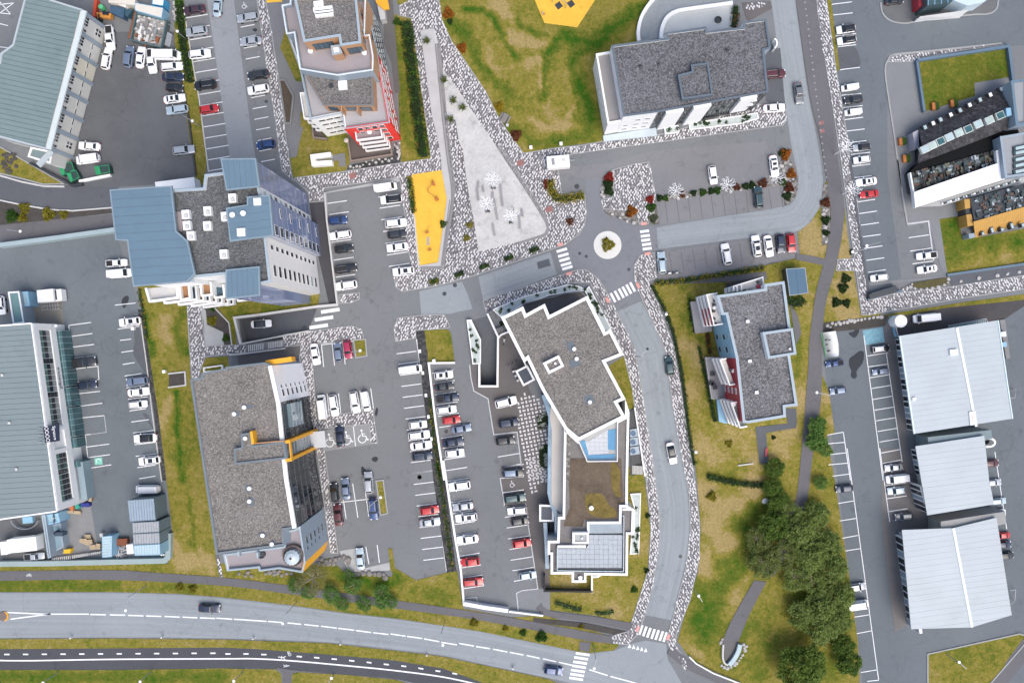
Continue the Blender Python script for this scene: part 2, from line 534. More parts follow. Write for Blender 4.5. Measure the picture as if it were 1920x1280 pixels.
# worn, pale carriageways
ribbon('main_road',[(-12,1111),(210,1111),(328,1114),(420,1121),(550,1136),(648,1150),(740,1160),(897,1183),(995,1203),(1081,1221),(1180,1245),(1310,1300)],
       [(-12,1195),(210,1194),(420,1196),(615,1203),(740,1217),(831,1228),(930,1249),(1028,1270),(1090,1285),(1180,1310),(1250,1340)],.010,ROAD)
ribbon('side_street',[(1203,564),(1230,618),(1248,660),(1257,734),(1274,837),(1290,926),(1293,991),(1284,1063),(1259,1162)],
       [(1156,584),(1178,626),(1192,662),(1209,763),(1223,860),(1236,958),(1237,1008),(1226,1090),(1210,1152)],.011,ROAD)
ribbon('loop_street',[(1490,-12),(1515,175),(1530,250),(1540,310),(1543,345),(1538,385),(1519,416),(1493,434),(1360,451),(1234,467)],
       [(1444,-12),(1470,175),(1483,268),(1492,310),(1497,335),(1496,352),(1488,376),(1471,387),(1350,407),(1231,426)],.012,ROAD)
sheet('junction',[(1184,1206),(1210,1200),(1249,1206),(1252,1235),(1290,1300),(1180,1300),(1080,1240),(1081,1222),(1108,1224),(1151,1219)],.014,asphalt('worn_road_flat',(.242,.270,.288),var=.07))
ribbon('plaza_street',[(897,519),(960,497),(1032,473)],[(906,563),(970,541),(1044,514)],.010,ROAD,12)
sheet('street_patch',[(786,546),(866,528),(877,552),(886,579),(860,584),(845,588),(790,590)],.010,asphalt('worn_road_flat',(.242,.270,.288)))
sheet('street_patch',F8((1018,752),(1098,728),(1112,775),(1028,798)),.016,ASPH_D)
# carriageway tones
sheet('car_park_lane',[(386,-12),(437,-12),(451,96),(469,232),(484,330),(436,330),(414,178),(402,90)],.008,ASPH_M)
sheet('roundabout_road',F9((60,60),(180,150),(165,270),(200,360),(430,450),(560,452),(575,615),(440,640),(395,700),(400,820),(455,950),(280,1040),(190,900),(60,760),(-120,700),(-135,640),(0,540),(80,420)),.006,asphalt('asphalt_ring',(.172,.184,.202)))
sheet('yard',[(150,60),(330,60),(366,330),(310,345),(205,352),(120,345),(128,250)],.008,ASPH_Y)
sheet('service_road',F6((-40,100),(160,130),(300,170),(460,172),(800,100),(820,300),(770,325),(500,345),(340,335),(160,300),(-40,268)),.007,ASPH_D)
sheet('footpath',F6((-40,445),(500,395),(780,370),(785,470),(-40,565)),.007,PATHM)
sheet('right_car_park',[(1549,-12),(1925,-12),(1925,85),(1664,100),(1664,330),(1690,520),(1630,560),(1598,350),(1568,131)],.006,ASPH_B)
sheet('right_car_park',[(1660,595),(1925,560),(1925,1300),(1620,1300),(1560,815),(1540,625)],.006,ASPH_B)
sheet('left_car_park',[(-12,440),(215,428),(250,536),(272,640),(300,805),(312,900),(316,1050),(-12,1055)],.005,ASPH_L)
sheet('paved_car_park',F9((-180,60),(240,20),(520,-60),(1300,-130),(1420,180),(1430,320),(570,442),(540,200),(500,10),(245,65),(190,140),(0,120)),.013,asphalt('asphalt_lilac',(.180,.182,.192)))
sheet('paved_car_park',F9((552,640),(1505,500),(1530,690),(1300,705),(560,830)),.013,asphalt('asphalt_lilac',(.180,.182,.192)))
sheet('asphalt_apron',F9((1290,720),(1340,700),(1525,690),(1530,720),(1345,748),(1330,850),(1440,850),(1450,1100),(1380,1000),(1300,850)),.015,ASPH_D)
sheet('alley',F16((660,120),(1600,-30),(1600,40),(1420,160),(700,270)),.012,asphalt('alley_asphalt',(.062,.058,.060),var=.25))
sheet('loading_yard',Q5((640,640),(985,530),(1045,900),(1100,1090),(560,1160)),.012,CONC_D)
sheet('loading_yard',F6((210,905),(420,960),(440,1130),(210,1110)),.012,M('sandy_concrete',(.20,.19,.165),.9,.1,.5,.1,5))
sheet('loading_yard',Q5((0,720),(440,680),(560,1180),(0,1200)),.011,M('grey_yard',(.11,.115,.118),.9,.15,.3,.1,5))

# ---------------- lawns: a clipped grid that carries how lush or dry the sward is
BLOBS=[]      # (x, y, r, value) and streak polylines, in site units: real wet hollows and dry banks
def streak(pts,r,v):
    c=curve(pts,6) if len(pts) > 2 else pts
    for (x0,y0),(x1,y1) in zip(c,c[1:]):
        k=max(1,int(math.hypot(x1-x0,y1-y0)/(r*.6)))
        for i in range(k):BLOBS.append((x0+(x1-x0)*i/k,y0+(y1-y0)*i/k,r,v))
# mown hollows of the park
streak(F3((560,60),(760,130),(850,330),(930,440)),6,.8)
streak(F3((900,110),(960,190),(1050,260),(1130,275)),6,.7)
streak(F3((1536,220),(1420,300),(1240,230)),12,.7)
streak(F3((1240,230),(1150,360),(1110,520),(1085,690)),6,.75)
streak(F3((1536,200),(1450,320),(1300,380),(1290,600),(1320,820)),10,.7)
streak(F3((1350,560),(1380,700),(1420,860)),14,.8)
streak(F3((480,130),(560,240),(640,420),(740,500),(850,640)),9,.55)
streak(F3((640,380),(720,560)),9,.4)
streak(F3((820,880),(980,960),(1200,960),(1480,880)),12,.45)
streak(F3((980,360),(1080,350)),11,.5)
streak(F4((520,20),(350,110),(160,260)),14,.65)
streak(F4((50,520),(60,800)),14,.5)
streak(F3((780,20),(860,110)),13,-.75)
streak(F3((860,250),(960,320),(1120,290)),12,-.55)
streak(F3((990,460),(1090,420),(1075,600)),9,-.65)
streak(F3((1010,820),(1150,870),(1280,800),(1255,480)),7,-.6)
streak(F3((690,320),(800,520)),7,-.4)
streak(F3((1120,700),(1180,850)),9,-.35)
streak(F3((640,40),(740,90)),8,-.3)
# verge by the office
streak(F11((1320,640),(1325,830),(1360,1280)),5,.75)
streak(F11((1090,60),(1120,330)),8,.75)
streak(F11((1380,40),(1350,180),(1390,330)),10,.45)
streak(F11((1250,60),(1260,260)),14,-.45)
streak(F11((1270,700),(1230,900)),8,-.35)
streak(F11((1300,1090),(1420,1080)),12,.35)
streak(F17((1075,250),(1110,430),(1140,620)),5,.45)
streak(F17((1030,560),(1200,600)),16,-.7)
streak(F17((980,450),(1050,620)),12,-.6)
# hedge strip, verges
streak(F1((1225,0),(1240,200),(1290,450)),8,.8)
streak(F3((90,200),(120,600),(180,1000)),10,.35)
for x in range(0,420,28):BLOBS.append((x,1104,11,.35))
streak(F17((0,710),(700,730)),9,.45)
streak(F17((0,1045),(1280,1045)),9,-.05)
streak(F17((0,1250),(1280,1240)),12,.5)
streak(F18((500,900),(1280,900)),10,.3)
streak(F18((1000,680),(1200,720),(1280,690)),14,.5)
streak(F19((230,760),(440,800)),15,.25)
# residential lawn: dry, with green margins
for q in F15((420,560),(380,760),(450,1050),(620,1010),(740,1150),(520,1120),(350,480),(900,1060),(960,1000),(1000,800)):BLOBS.append((*q,24,-.42))
for q in F15((250,130),(500,110),(700,130),(1100,60),(1040,300)):BLOBS.append((*q,16,-.05))
streak(F15((360,180),(370,400),(440,450),(470,700),(510,920)),6,.55)
streak(F15((1130,20),(1040,330),(1030,700),(1010,1000)),7,-.05)
streak(F15((960,200),(1010,400),(1000,640)),7,.45)
for q in F21((330,280),(420,260),(300,380),(360,480),(260,600),(250,200),(520,160)):BLOBS.append((*q,20,-.95))
for q in F21((330,600),(420,560),(470,480),(520,360),(250,760),(260,840),(240,960),(330,820),(600,260)):BLOBS.append((*q,20,.45))
for q in F21((230,780),(280,860),(210,920),(320,720),(300,960),(380,660),(430,600),(480,420),(520,300),(250,1000),(420,1000)):BLOBS.append((*q,24,.62))
for q in F21((560,960),(640,880),(640,1060),(520,1180),(960,1180),(950,1000),(800,780)):BLOBS.append((*q,22,.25))
for q in F21((600,1080),(560,1240),(460,1000)):BLOBS.append((*q,16,.5))
streak(F21((380,860),(470,700),(530,640)),8,-.3)
streak(F21((130,1060),(250,1140)),10,-.35)
for q in F10((60,560),(100,600),(60,480),(320,500),(300,640),(320,860),(260,1010),(330,1060)):BLOBS.append((*q,18,-.85))
for q in F16((200,700),(215,850),(190,480)):BLOBS.append((*q,12,-.5))
for q in F5((950,500),(1150,480),(1350,440),(900,640),(1100,600)):BLOBS.append((*q,34,.42))
for q in F10((1000,500),(1060,470),(1040,650),(1150,600),(1060,560),(1300,560),(1500,560)):BLOBS.append((*q,22,.55))
for q in F10((1250,650),(1420,660)):BLOBS.append((*q,14,-.3))
for q in F20((200,720),(350,780),(450,860),(600,700),(640,500)):BLOBS.append((*q,20,-.3))
for q in F22((750,1130),(900,1150),(700,1230)):BLOBS.append((*q,22,.2))
for q in F12((700,100),(500,200)):BLOBS.append((*q,30,.35))
BL=np.array(BLOBS)
def lush(x,y):
    px=x/S+NX;py=-y/S+NY
    q=Vector((px*.022,py*.022,0));px += 13*mnoise.noise(q)+5*mnoise.noise(q*3.7);q.z=9.0;py += 13*mnoise.noise(q)+5*mnoise.noise(q*3.7)
    dx=(BL[:,0]-px) ;dy=(BL[:,1]-py)
    g=np.exp(-(dx*dx+dy*dy)/(BL[:,2] ** 2))
    pos=np.max(np.where(BL[:,3] > 0,g*BL[:,3],0));neg=np.min(np.where(BL[:,3] < 0,g*BL[:,3],0))
    return float(.45+pos+neg)
def lawn(px,z=.06,step=.7,name='lawn',kerb=False):
    w=ccw(WL(px))
    bm=bmesh.new()
    vs=[bm.verts.new((x,y,z)) for x,y in w]
    bm.faces.new(vs)
    xs=[p[0] for p in w];ys=[p[1] for p in w]
    for ax,lo,hi in ((0,min(xs),max(xs)),(1,min(ys),max(ys))):
        k=max(1,int((hi-lo)/step))
        if k > 130:k=130
        for i in range(1,k):
            c=[0,0,0];c[ax]=lo+(hi-lo)*i/k
            nn=[0,0,0];nn[ax]=1
            bmesh.ops.bisect_plane(bm,geom=bm.verts[:]+bm.edges[:]+bm.faces[:],plane_co=c,plane_no=nn)
    me=bpy.data.meshes.new(name)
    for v in bm.verts:
        v.co.z=z+.05*mnoise.noise(Vector((v.co.x*.25,v.co.y*.25,0)))
    bm.to_mesh(me)
    at=me.attributes.new('lush','FLOAT','POINT')
    at.data.foreach_set('value',[lush(v.co.x,v.co.y) for v in me.vertices])
    bm.free()
    if kerb:
        G().strip(w,.28,-.02,z+.10,True).build('kerb',KERB,None,'structure')
    return link(name,me,None,GRASS,'structure')
lawn([(326,-12),(343,-12),(355,82),(372,186),(388,301),(384,350),(367,335),(355,260),(342,150),(328,82)])
lawn([(256,530),(362,530),(352,562),(356,640),(357,705),(370,800),(385,900),(405,1039),(414,1083),(310,1074),(316,1054),(323,991),(312,900),(300,805),(280,667),(269,580)],.06)
lawn([(822,-12),(829,38),(848,79),(873,115),(911,172),(933,216),(952,246),(982,287),(1048,276),(1145,263),(1200,200),(1222,70),(1225,-12)],.07,.8)
lawn(F2((770,190),(750,330),(860,560),(940,560),(880,280)),.06)
lawn([(575,190),(564,212),(563,238),(566,240),(557,293),(544,297),(550,334),(648,320),(657,304),(655,255),(620,235)],.06)
lawn([(736,27),(771,35),(808,297),(752,304),(747,175),(742,76)],.06)
lawn([(742,-10),(788,-10),(786,6),(746,9)],.06)
lawn([(1496,436),(1519,417),(1541,384),(1546,345),(1556,330),(1582,382),(1594,478),(1601,510),(1614,592),(1650,584),(1655,597),(1612,608),(1560,622),(1541,650),(1540,700),(1549,720),(1556,745),(1565,811),(1550,815),(1565,900),(1580,1000),(1595,1100),(1608,1200),(1612,1296),(1396,1296),(1292,1231),(1270,1201),(1283,1155),(1309,1070),(1314,991),(1306,893),(1303,872),(1289,781),(1280,694),(1267,631),(1246,575),(1222,532),(1405,505),(1500,482)],.06,1.0)
lawn([(1631,594),(1809,566),(1930,550),(1930,561),(1775,577),(1668,596)],.06)
lawn(F5((815,418),(1428,322),(1445,530),(1195,570),(1200,660),(1100,690),(860,765)),.08)
lawn(F10((955,405),(1085,385),(1105,510),(1200,535),(1570,465),(1570,705),(1010,785)),.08)
lawn([(-10,1056),(316,1056),(318,1066),(330,1072),(405,1076),(412,1055),(560,1070),(615,1045),(650,1075),(735,1080),(738,1062),(780,1087),(857,1068),(869,1140),(960,1157),(1020,1152),(1158,1196),(1160,1209),(1151,1218),(1108,1223),(1081,1220),(995,1202),(897,1182),(740,1158),(648,1148),(550,1134),(420,1119),(328,1112),(210,1109),(-10,1109)],.06,.8)
lawn([(1030,1060),(1032,1143),(1115,1153),(1182,1168),(1214,1068),(1219,990),(1209,900),(1200,860),(1160,890),(1120,1000)],.06)
lawn(F14((880,560),(985,490),(1035,720),(1040,830),(1000,830)),.06)
lawn([(-10,1197),(210,1196),(420,1198),(615,1205),(740,1219),(831,1230),(930,1251),(1028,1272),(1070,1290),(936,1290),(831,1252),(740,1237),(615,1226),(484,1216),(420,1213),(-10,1216)],.06,.8)
lawn([(-10,1255),(210,1255),(420,1252),(517,1254),(527,1262),(530,1296),(-10,1296)],.06,.8)
lawn([(545,1296),(548,1262),(560,1259),(648,1264),(740,1273),(800,1290),(800,1296)],.06)
lawn([(1739,1225),(1911,1187),(1926,1192),(1926,1200),(1848,1290),(1739,1290)],.08,.7,kerb=True)
lawn(F1((-40,985),(180,1110),(440,1262),(300,1265),(150,1225),(-40,1180)),.08,kerb=True)
lawn(F12((1292,290),(1376,285),(1386,402),(1308,416)),.12,kerb=True)
lawn(F18((1175,125),(1215,120),(1240,310),(1200,318)),.12,kerb=True)
lawn(F13((362,222),(520,215),(548,240),(575,448),(388,450)),.12)
lawn([(402,571),(600,545),(597,574),(440,594),(443,646),(435,648),(430,603)],.06)
lawn(F12((220,420),(405,405),(410,485),(215,525)),.06)
lawn(F19((85,510),(108,512),(130,660),(100,640)),.12)
# footpaths on the grass
def path(name,left,right,mat,z=.14,n=24):
    return ribbon(name,left,right,z,mat,n)
path('footpath',[(-12,1070),(210,1068),(295,1073),(420,1082),(530,1095),(690,1117),(844,1139),(930,1152),(1100,1183),(1150,1192)],[(-12,1088),(210,1086),(420,1097),(517,1109),(599,1120),(700,1134),(864,1156),(995,1179),(1100,1200),(1150,1206)],PATHM)
path('footpath',[(1015,1130),(1033,1144),(1115,1155),(1186,1167)],[(1005,1140),(1024,1154),(1098,1164),(1181,1180)],PATHM,.145)
path('cycle_path',[(-12,1216),(210,1215),(420,1213),(484,1216),(615,1226),(740,1237),(831,1252),(950,1284)],[(-12,1255),(210,1255),(420,1252),(517,1254),(648,1264),(740,1272),(800,1286),(830,1296)],PATHB,.03,40)
path('footpath',[(517,1250),(530,1264),(529,1296)],[(560,1256),(547,1264),(546,1296)],PATHM,.10,6)
path('footpath',[(1490,-12),(1517,175),(1536,255),(1545,305),(1556,382),(1556,423),(1546,486),(1530,546),(1517,640),(1515,690),(1502,847),(1497,900),(1489,945),(1455,1030),(1430,1075)],[(1526,-12),(1544,96),(1559,205),(1571,301),(1582,382),(1579,437),(1566,502),(1547,573),(1541,650),(1539,750),(1523,855),(1516,920),(1506,960),(1475,1040),(1450,1080)],PATHM,.15,60)
path('footpath',F21((530,690),(400,920),(352,1040),(350,1120)),F21((600,700),(505,880),(440,1040),(420,1110)),PATHM,.16,12)
path('footpath',F21((60,1060),(160,1150),(290,1220),(470,1300)),F21((30,1110),(150,1200),(280,1260),(380,1310)),PATHM,.15,12)
path('footpath',F10((-30,640),(90,660),(175,680)),F10((-30,685),(80,705),(160,725)),PATHM,.155,6)
sheet('footpath',[(1850,1290),(1915,1200),(1930,1190),(1930,1228),(1882,1290)],.09,PATHM)
sheet('footpath',F15((755,960),(1000,935),(1000,965),(820,995),(835,1180),(780,1180)),.15,ASPH_D)
sheet('footpath',F15((935,850),(1000,850),(1005,940),(950,945)),.152,ASPH_D)
sheet('footpath',F15((960,215),(1010,290),(1030,400),(1000,470)),.15,PATHM)
sheet('footpath',F15((150,85),(820,30),(825,75),(600,90),(150,110)),.14,PATHM)
sheet('crossing_refuge',F20((265,1040),(330,1045),(320,1100),(262,1090)),.13,PATHM)

# soil and gravel beds
sheet('planting_bed',F6((-30,270),(160,305),(340,340),(500,350),(790,322),(790,362),(500,395),(-30,450)),.10,SOIL)
sheet('gravel_bed',[(780,620),(797,618),(804,680),(834,900),(856,1070),(838,1072),(813,900)],.10,LAVA)
sheet('gravel_bed',F11((1035,0),(1070,0),(1115,300),(1195,830),(1250,1280),(1215,1280),(1160,800),(1085,300)),.09,LAVA)
sheet('gravel_bed',Q3((1040,690),(1200,670),(1430,930),(1480,1250),(1370,1260),(1350,1060),(1110,950),(1090,730)),.10,SOIL)
sheet('gravel_bed',F10((1010,795),(1540,710),(1540,790),(1040,865)),.10,ASPH_D)
sheet('gravel_bed',F2((1215,1135),(1520,1075),(1545,970),(1580,1080),(1570,1120),(1210,1165)),.09,LAVA)
sheet('gravel_bed',F9((250,60),(260,200),(175,265),(165,200),(200,100)),.13,ROCKG)
sheet('gravel_bed',F9((190,340),(420,350),(430,447),(320,410),(210,375)),.13,ROCKG)
sheet('gravel_bed',F9((480,255),(545,265),(570,440),(500,440)),.135,ROCKG)
sheet('gravel_bed',F9((1440,-40),(1500,40),(1525,180),(1500,270),(1430,315),(1425,150),(1395,20)),.135,ROCKG)
sheet('gravel_bed',F9((555,245),(1000,195),(1260,140),(1420,110),(1425,175),(1000,215),(570,285)),.135,ROCKG)
sheet('gravel_bed',F10((160,170),(200,170),(205,330),(205,570),(150,590),(145,320)),.13,ROCKG)
sheet('gravel_bed',F16((150,170),(620,115),(600,190),(420,215),(160,240)),.12,SOIL)
sheet('soil_strip',F20((0,905),(300,935),(540,985),(500,1010),(250,960),(0,930)),.13,SOIL)

# grey slab paving
def paved(name,px,z,mat,parent=None):return sheet(name,px,z,mat)
paved('slab_paving',F2((650,0),(790,15),(780,230),(750,330),(800,430),(860,560),(920,560),(900,700),(870,870),(910,875),(860,1080),(825,1080),(700,380)),.10,PAVG)
paved('slab_paving',F3((0,0),(60,0),(110,640),(75,640),(50,430),(0,300)),.10,PAVB)
paved('slab_paving',F5((585,420),(800,415),(860,765),(1100,690),(1200,660),(1195,570),(1450,528),(1500,900),(1300,1400),(735,1560),(700,1380),(640,900),(590,520)),.07,M('slab_grey',(.185,.195,.205),.9,.08,.3,.1,5))
paved('slab_paving',F10((700,300),(1130,200),(1200,500),(1105,512),(1085,385),(955,405),(1010,785),(1000,805),(480,860),(470,840),(740,815),(990,795),(950,690),(880,420),(735,440)),.075,M('slab_grey',(.185,.195,.205)))
paved('slab_paving',F5((552,40),(820,-20),(1360,-30),(1350,60),(1290,100),(720,160),(640,145),(580,95)),.08,M('slab_grey_dark',(.125,.130,.135),.9,.1,.3,.14,5))
paved('slab_paving',F13((680,465),(745,465),(745,625),(885,625),(885,270),(1000,230),(1100,640),(1250,900),(1240,1280),(1110,1600),(1080,1300),(1030,1000),(1015,940),(850,958),(810,705),(710,650),(690,560)),.07,PAVB)
paved('slab_paving',F19((725,110),(860,95),(1010,90),(1010,870),(828,865),(818,765),(940,740),(885,375),(870,255),(750,268)),.072,PAVB)
paved('slab_paving',F19((828,865),(818,765),(850,750),(1010,735),(1010,890)),.076,M('slab_grey',(.185,.195,.205)))
paved('slab_paving',F12((470,390),(800,350),(915,330),(930,430),(640,440),(480,465)),.06,PAVB)
paved('slab_paving',Q3((985,640),(1090,740),(1110,950),(1350,1050),(1360,1280),(1080,1280),(1060,900)),.10,CONC)
paved('slab_paving',F12((1062,930),(1408,882),(1428,1025),(1090,1075)),.03,M('disabled_bay_paving',(.235,.245,.25),.9,.08,.4,.1,5))
paved('slab_paving',F18((965,525),(1055,510),(1075,630),(1250,590),(1255,635),(1020,650)),.05,CONC)
paved('slab_paving',F7((975,205),(1440,112),(1455,135),(985,210)),.11,CONC)
paved('slab_paving',F16((590,185),(660,175),(800,1280),(720,1150),(610,400)),.05,M('pavement_grey',(.145,.14,.138),.9,.12,.4,.12,5))
paved('slab_paving',F22((330,0),(480,0),(590,440),(400,450),(480,960),(400,1000),(330,400)),.048,M('pavement_grey',(.145,.14,.138)))
paved('slab_paving',F4((1135,20),(1330,10),(1345,60),(1180,150),(1160,110)),.08,PAVB)
paved('slab_paving',F4((1300,350),(1400,330),(1440,800),(1300,690)),.06,ASPH_D)

# black-and-white stone mosaic
def mosaic(px,z=.12,dens=.90,ang=75,kerb=True,wht=.80):
    w=ccw(WL(px))
    g=G();g.prism(w,-.05,z)
    pv=g.build('mosaic_pavement',STONE_B,None,'structure')
    if kerb:
        G().strip(w,.22,-.05,z+.012,True,off=.11).build('kerb',KERB,pv)
    xs=[p[0] for p in w];ys=[p[1] for p in w]
    gw,gg=G(),G()
    a0=math.radians(ang)
    step=.62
    y=min(ys);r=0
    while y < max(ys):
        x=min(xs)+(r % 2)*step/2
        while x < max(xs):
            qx,qy=x+R.uniform(-.15,.15),y+R.uniform(-.15,.15)
            x += step
            if not inside((qx,qy),w):continue
            a=a0+R.choice((-.42,.35,.1))+R.uniform(-.25,.25)
            l,b=R.uniform(.42,.70),R.uniform(.22,.33)
            # keep the stone within the area
            if not (inside((qx+math.cos(a)*l*.45,qy+math.sin(a)*l*.45),w) and inside((qx-math.cos(a)*l*.45,qy-math.sin(a)*l*.45),w)):continue
            q=R.random()
            c,s_=math.cos(a),math.sin(a)
            hh=z+R.uniform(.015,.05)
            loc=[(l*.5,0),(l*.36,b*.5),(-l*.36,b*.5),(-l*.5,0),(-l*.36,-b*.5),(l*.36,-b*.5)]
            poly=[(qx+u*R.uniform(.86,1.1)*c-v*s_,qy+u*s_+v*R.uniform(.86,1.1)*c) for u,v in loc]
            tgt=gw if q < wht*dens else gg
            n=6
            vs=[(px_,py_,z-.01) for px_,py_ in poly]+[(px_,py_,hh) for px_,py_ in poly]
            fs=[tuple(range(6,12))]+[(i,(i+1) % n,n+(i+1) % n,n+i) for i in range(n)]
            tgt.add(vs,fs)
        y += step*.80;r += 1
    for gm,mt,nm in ((gw,STONE_W,'white_stones'),(gg,STONE_G,'grey_stones')):
        if gm.f:gm.build(nm,mt,pv,'stuff')
    return pv
mosaic([(749,11),(791,-10),(822,-10),(829,38),(848,79),(873,115),(911,172),(933,216),(952,246),(982,287),(1048,276),(1080,274),(1080,289),(1027,300),(1048,321),(1053,361),(1097,365),(1100,401),(1097,421),(1086,440),(1058,460),(1018,474),(894,516),(818,537),(754,547),(742,539),(738,519),(776,510),(766,474),(759,407),(751,345),(747,334),(608,354),(607,378),(580,380),(578,360),(551,338),(553,333),(648,321),(752,305),(808,297),(771,35),(750,31)])
mosaic([(480,-10),(497,-10),(509,55),(522,137),(533,227),(547,325),(552,342),(528,320),(517,232),(500,123),(487,41)])
mosaic([(1080,274),(1135,264),(1250,250),(1330,225),(1420,195),(1474,205),(1475,226),(1468,236),(1326,255),(1080,289)])
mosaic([(905,564),(917,558),(1000,532),(1083,505),(1100,505),(1122,522),(1140,550),(1156,584),(1178,626),(1192,662),(1209,763),(1223,860),(1236,958),(1238,1008),(1226,1090),(1210,1152),(1197,1188),(1177,1208),(1146,1205),(1146,1191),(1177,1182),(1184,1165),(1216,1063),(1220,985),(1210,893),(1203,850),(1189,766),(1186,734),(1168,662),(1141,606),(1106,530),(1070,531),(924,579),(912,590)],ang=100)
mosaic([(1228,473),(1200,478),(1188,497),(1189,524),(1204,564),(1230,618),(1248,660),(1257,734),(1274,837),(1291,926),(1294,991),(1285,1063),(1259,1162),(1249,1200),(1262,1225),(1285,1256),(1291,1243),(1266,1208),(1269,1188),(1295,1122),(1312,1044),(1312,975),(1300,880),(1283,766),(1264,650),(1230,559),(1216,528),(1231,521)],ang=110)
mosaic([(1529,-10),(1548,-10),(1568,131),(1590,262),(1598,350),(1607,374),(1620,491),(1629,562),(1680,549),(1776,538),(1930,514),(1930,541),(1801,560),(1629,591),(1615,591),(1604,508),(1567,508),(1570,486),(1601,484),(1590,409),(1576,300),(1571,273),(1555,164),(1535,55)],ang=120,dens=.86)
mosaic([(350,560),(372,560),(378,576),(386,648),(463,645),(463,661),(386,669),(377,693),(372,710),(360,709),(354,640)],ang=60)
mosaic([(532,626),(600,618),(660,610),(679,617),(684,637),(582,646),(586,666),(591,730),(594,780),(700,767),(709,831),(695,831),(692,796),(602,804),(612,860),(635,1037),(620,1037),(596,860),(588,800),(567,746),(560,680),(564,648),(532,650)],ang=60)
mosaic([(738,613),(746,595),(790,590),(833,589),(845,613),(838,616),(780,620),(780,634),(741,641)],ang=60)
mosaic(F9((245,68),(380,30),(500,12),(550,250),(500,440),(430,445),(415,350),(185,340),(172,270),(262,250)),ang=85)
mosaic([(635,552),(675,548),(675,561),(660,568),(635,570)],ang=50)
mosaic([(404,1040),(410,1038),(419,1083),(412,1083)],kerb=False)
mosaic(F5((600,430),(620,395),(670,375),(1100,330),(1380,298),(1400,314),(1100,352),(800,410),(780,425)),ang=120)
mosaic(F4((1140,55),(1200,20),(1300,8),(1330,40),(1260,60),(1190,75)),ang=120,kerb=False)
mosaic(F10((690,880),(750,850),(750,915),(690,920)),.13,ang=120,kerb=False)
# white bricks laid in basket weave
def weave(px,z=.09):
    w=ccw(WL(px));g=G();a=math.radians(12)
    xs=[p[0] for p in w];ys=[p[1] for p in w]
    st=.86
    i0,i1=int(min(xs)/st)-8,int(max(xs)/st)+8
    j0,j1=int(min(ys)/st)-8,int(max(ys)/st)+8
    cx,cy=sum(xs)/len(xs),sum(ys)/len(ys)
    for i in range(-30,30):
        for j in range(-40,40):
            x=i*st;y=j*st
            X=cx+x*math.cos(a)-y*math.sin(a);Y=cy+x*math.sin(a)+y*math.cos(a)
            if not inside((X,Y),w):continue
            g.box(X,Y,z-.02,(.64),.35,.05,a+(math.pi/2 if (i+j) % 2 else 0))
    return g.build('paving_bricks',STONE_W,None,'stuff')
wv=weave(F13((1060,655),(1160,690),(1200,740),(1240,900),(1245,1280),(1090,1280),(1060,1100),(1020,900),(1015,740)))
wv2=weave(F19((875,0),(1000,0),(990,140),(935,145),(930,190),(895,195)))
for o in (wv,wv2):o['label']='white bricks laid in basket weave on the brown paving';o['category']='paving'

# painted markings (thin sheets, each line its own piece)
mark=bpy.data.objects.new('road_markings',None);COL.objects.link(mark);mark['kind']='structure'
def pline(a,b,w=.16,z=.022,mat=None,name='parking_line'):
    a,b=W(a),W(b)
    G().strip([a,b],w,z-.003,z).build(name,mat or PAINT,mark)
def rows(f,starts,v,**k):
    for s_ in starts:pline(*f(s_,(s_[0]+v[0],s_[1]+v[1])),**k)
rows(F2,[(105,125),(118,200),(131,275),(143,350),(155,425),(167,500),(181,575),(194,650),(206,725),(214,797),(225,872),(235,948),(246,1022),(256,1097),(265,1172)],(150,-25))
rows(F2,[(480,188),(492,260),(503,332),(515,407),(552,672),(563,747),(575,820),(586,892),(597,965),(608,1037),(620,1110)],(95,-18))
rows(F7,[(1310,235),(1320,305),(1330,378),(1342,452),(1355,527),(1366,600),(1378,672)],(130,-20))
rows(F7,[(988,275),(1000,345),(1015,520),(1030,632),(1040,740)],(125,-18))
rows(F13,[(165,388),(178,462),(188,540),(198,618),(207,695),(217,772),(228,848),(236,926),(248,1002),(258,1078),(265,1155),(276,1230)],(140,-18))
rows(F19,[(222,82),(232,145),(240,207),(248,268),(257,329),(264,391),(271,453),(280,516),(286,578)],(122,-15))
pline(*F13((305,285),(440,1280)));pline(*F19((335,0),(418,640)))
rows(F13,[(415,525),(425,600),(435,678),(445,750),(455,830),(465,908),(478,985),(490,1055),(500,1135),(512,1212)],(150,-24))
rows(F19,[(425,128),(432,187),(443,250),(452,313),(462,374),(470,437),(480,493),(489,555),(497,622),(505,680),(515,740)],(118,-18))
for a,b in (((880,1115),(1030,1090)),((890,1190),(1040,1165))):pline(*F13(a,b),z=.085)
for a,b in (((720,48),(860,30)),((740,192),(860,175)),((745,268),(870,255)),((752,332),(885,312)),((762,393),(885,375)),((770,455),(900,437)),((778,516),(900,495)),((785,577),(910,557)),((795,637),(918,617)),((803,697),(925,677))):pline(*F19(a,b),z=.085)
def poly_line(f,pts,w=.2,z=.085,mat=None,name='edge_line',closed=False):
    G().strip(WL(f(*pts)),w,z-.05,z,closed).build(name,mat or PAINT_F,mark)
poly_line(F13,[(680,465),(690,560),(710,650),(810,705),(850,958),(1015,940),(1045,1180)])
poly_line(F19,[(885,375),(940,740),(850,750),(818,765),(828,865)])
poly_line(F19,[(860,100),(725,110),(750,268),(870,255),(885,375)])
poly_line(F19,[(525,795),(590,790),(600,840)],.15,.03)
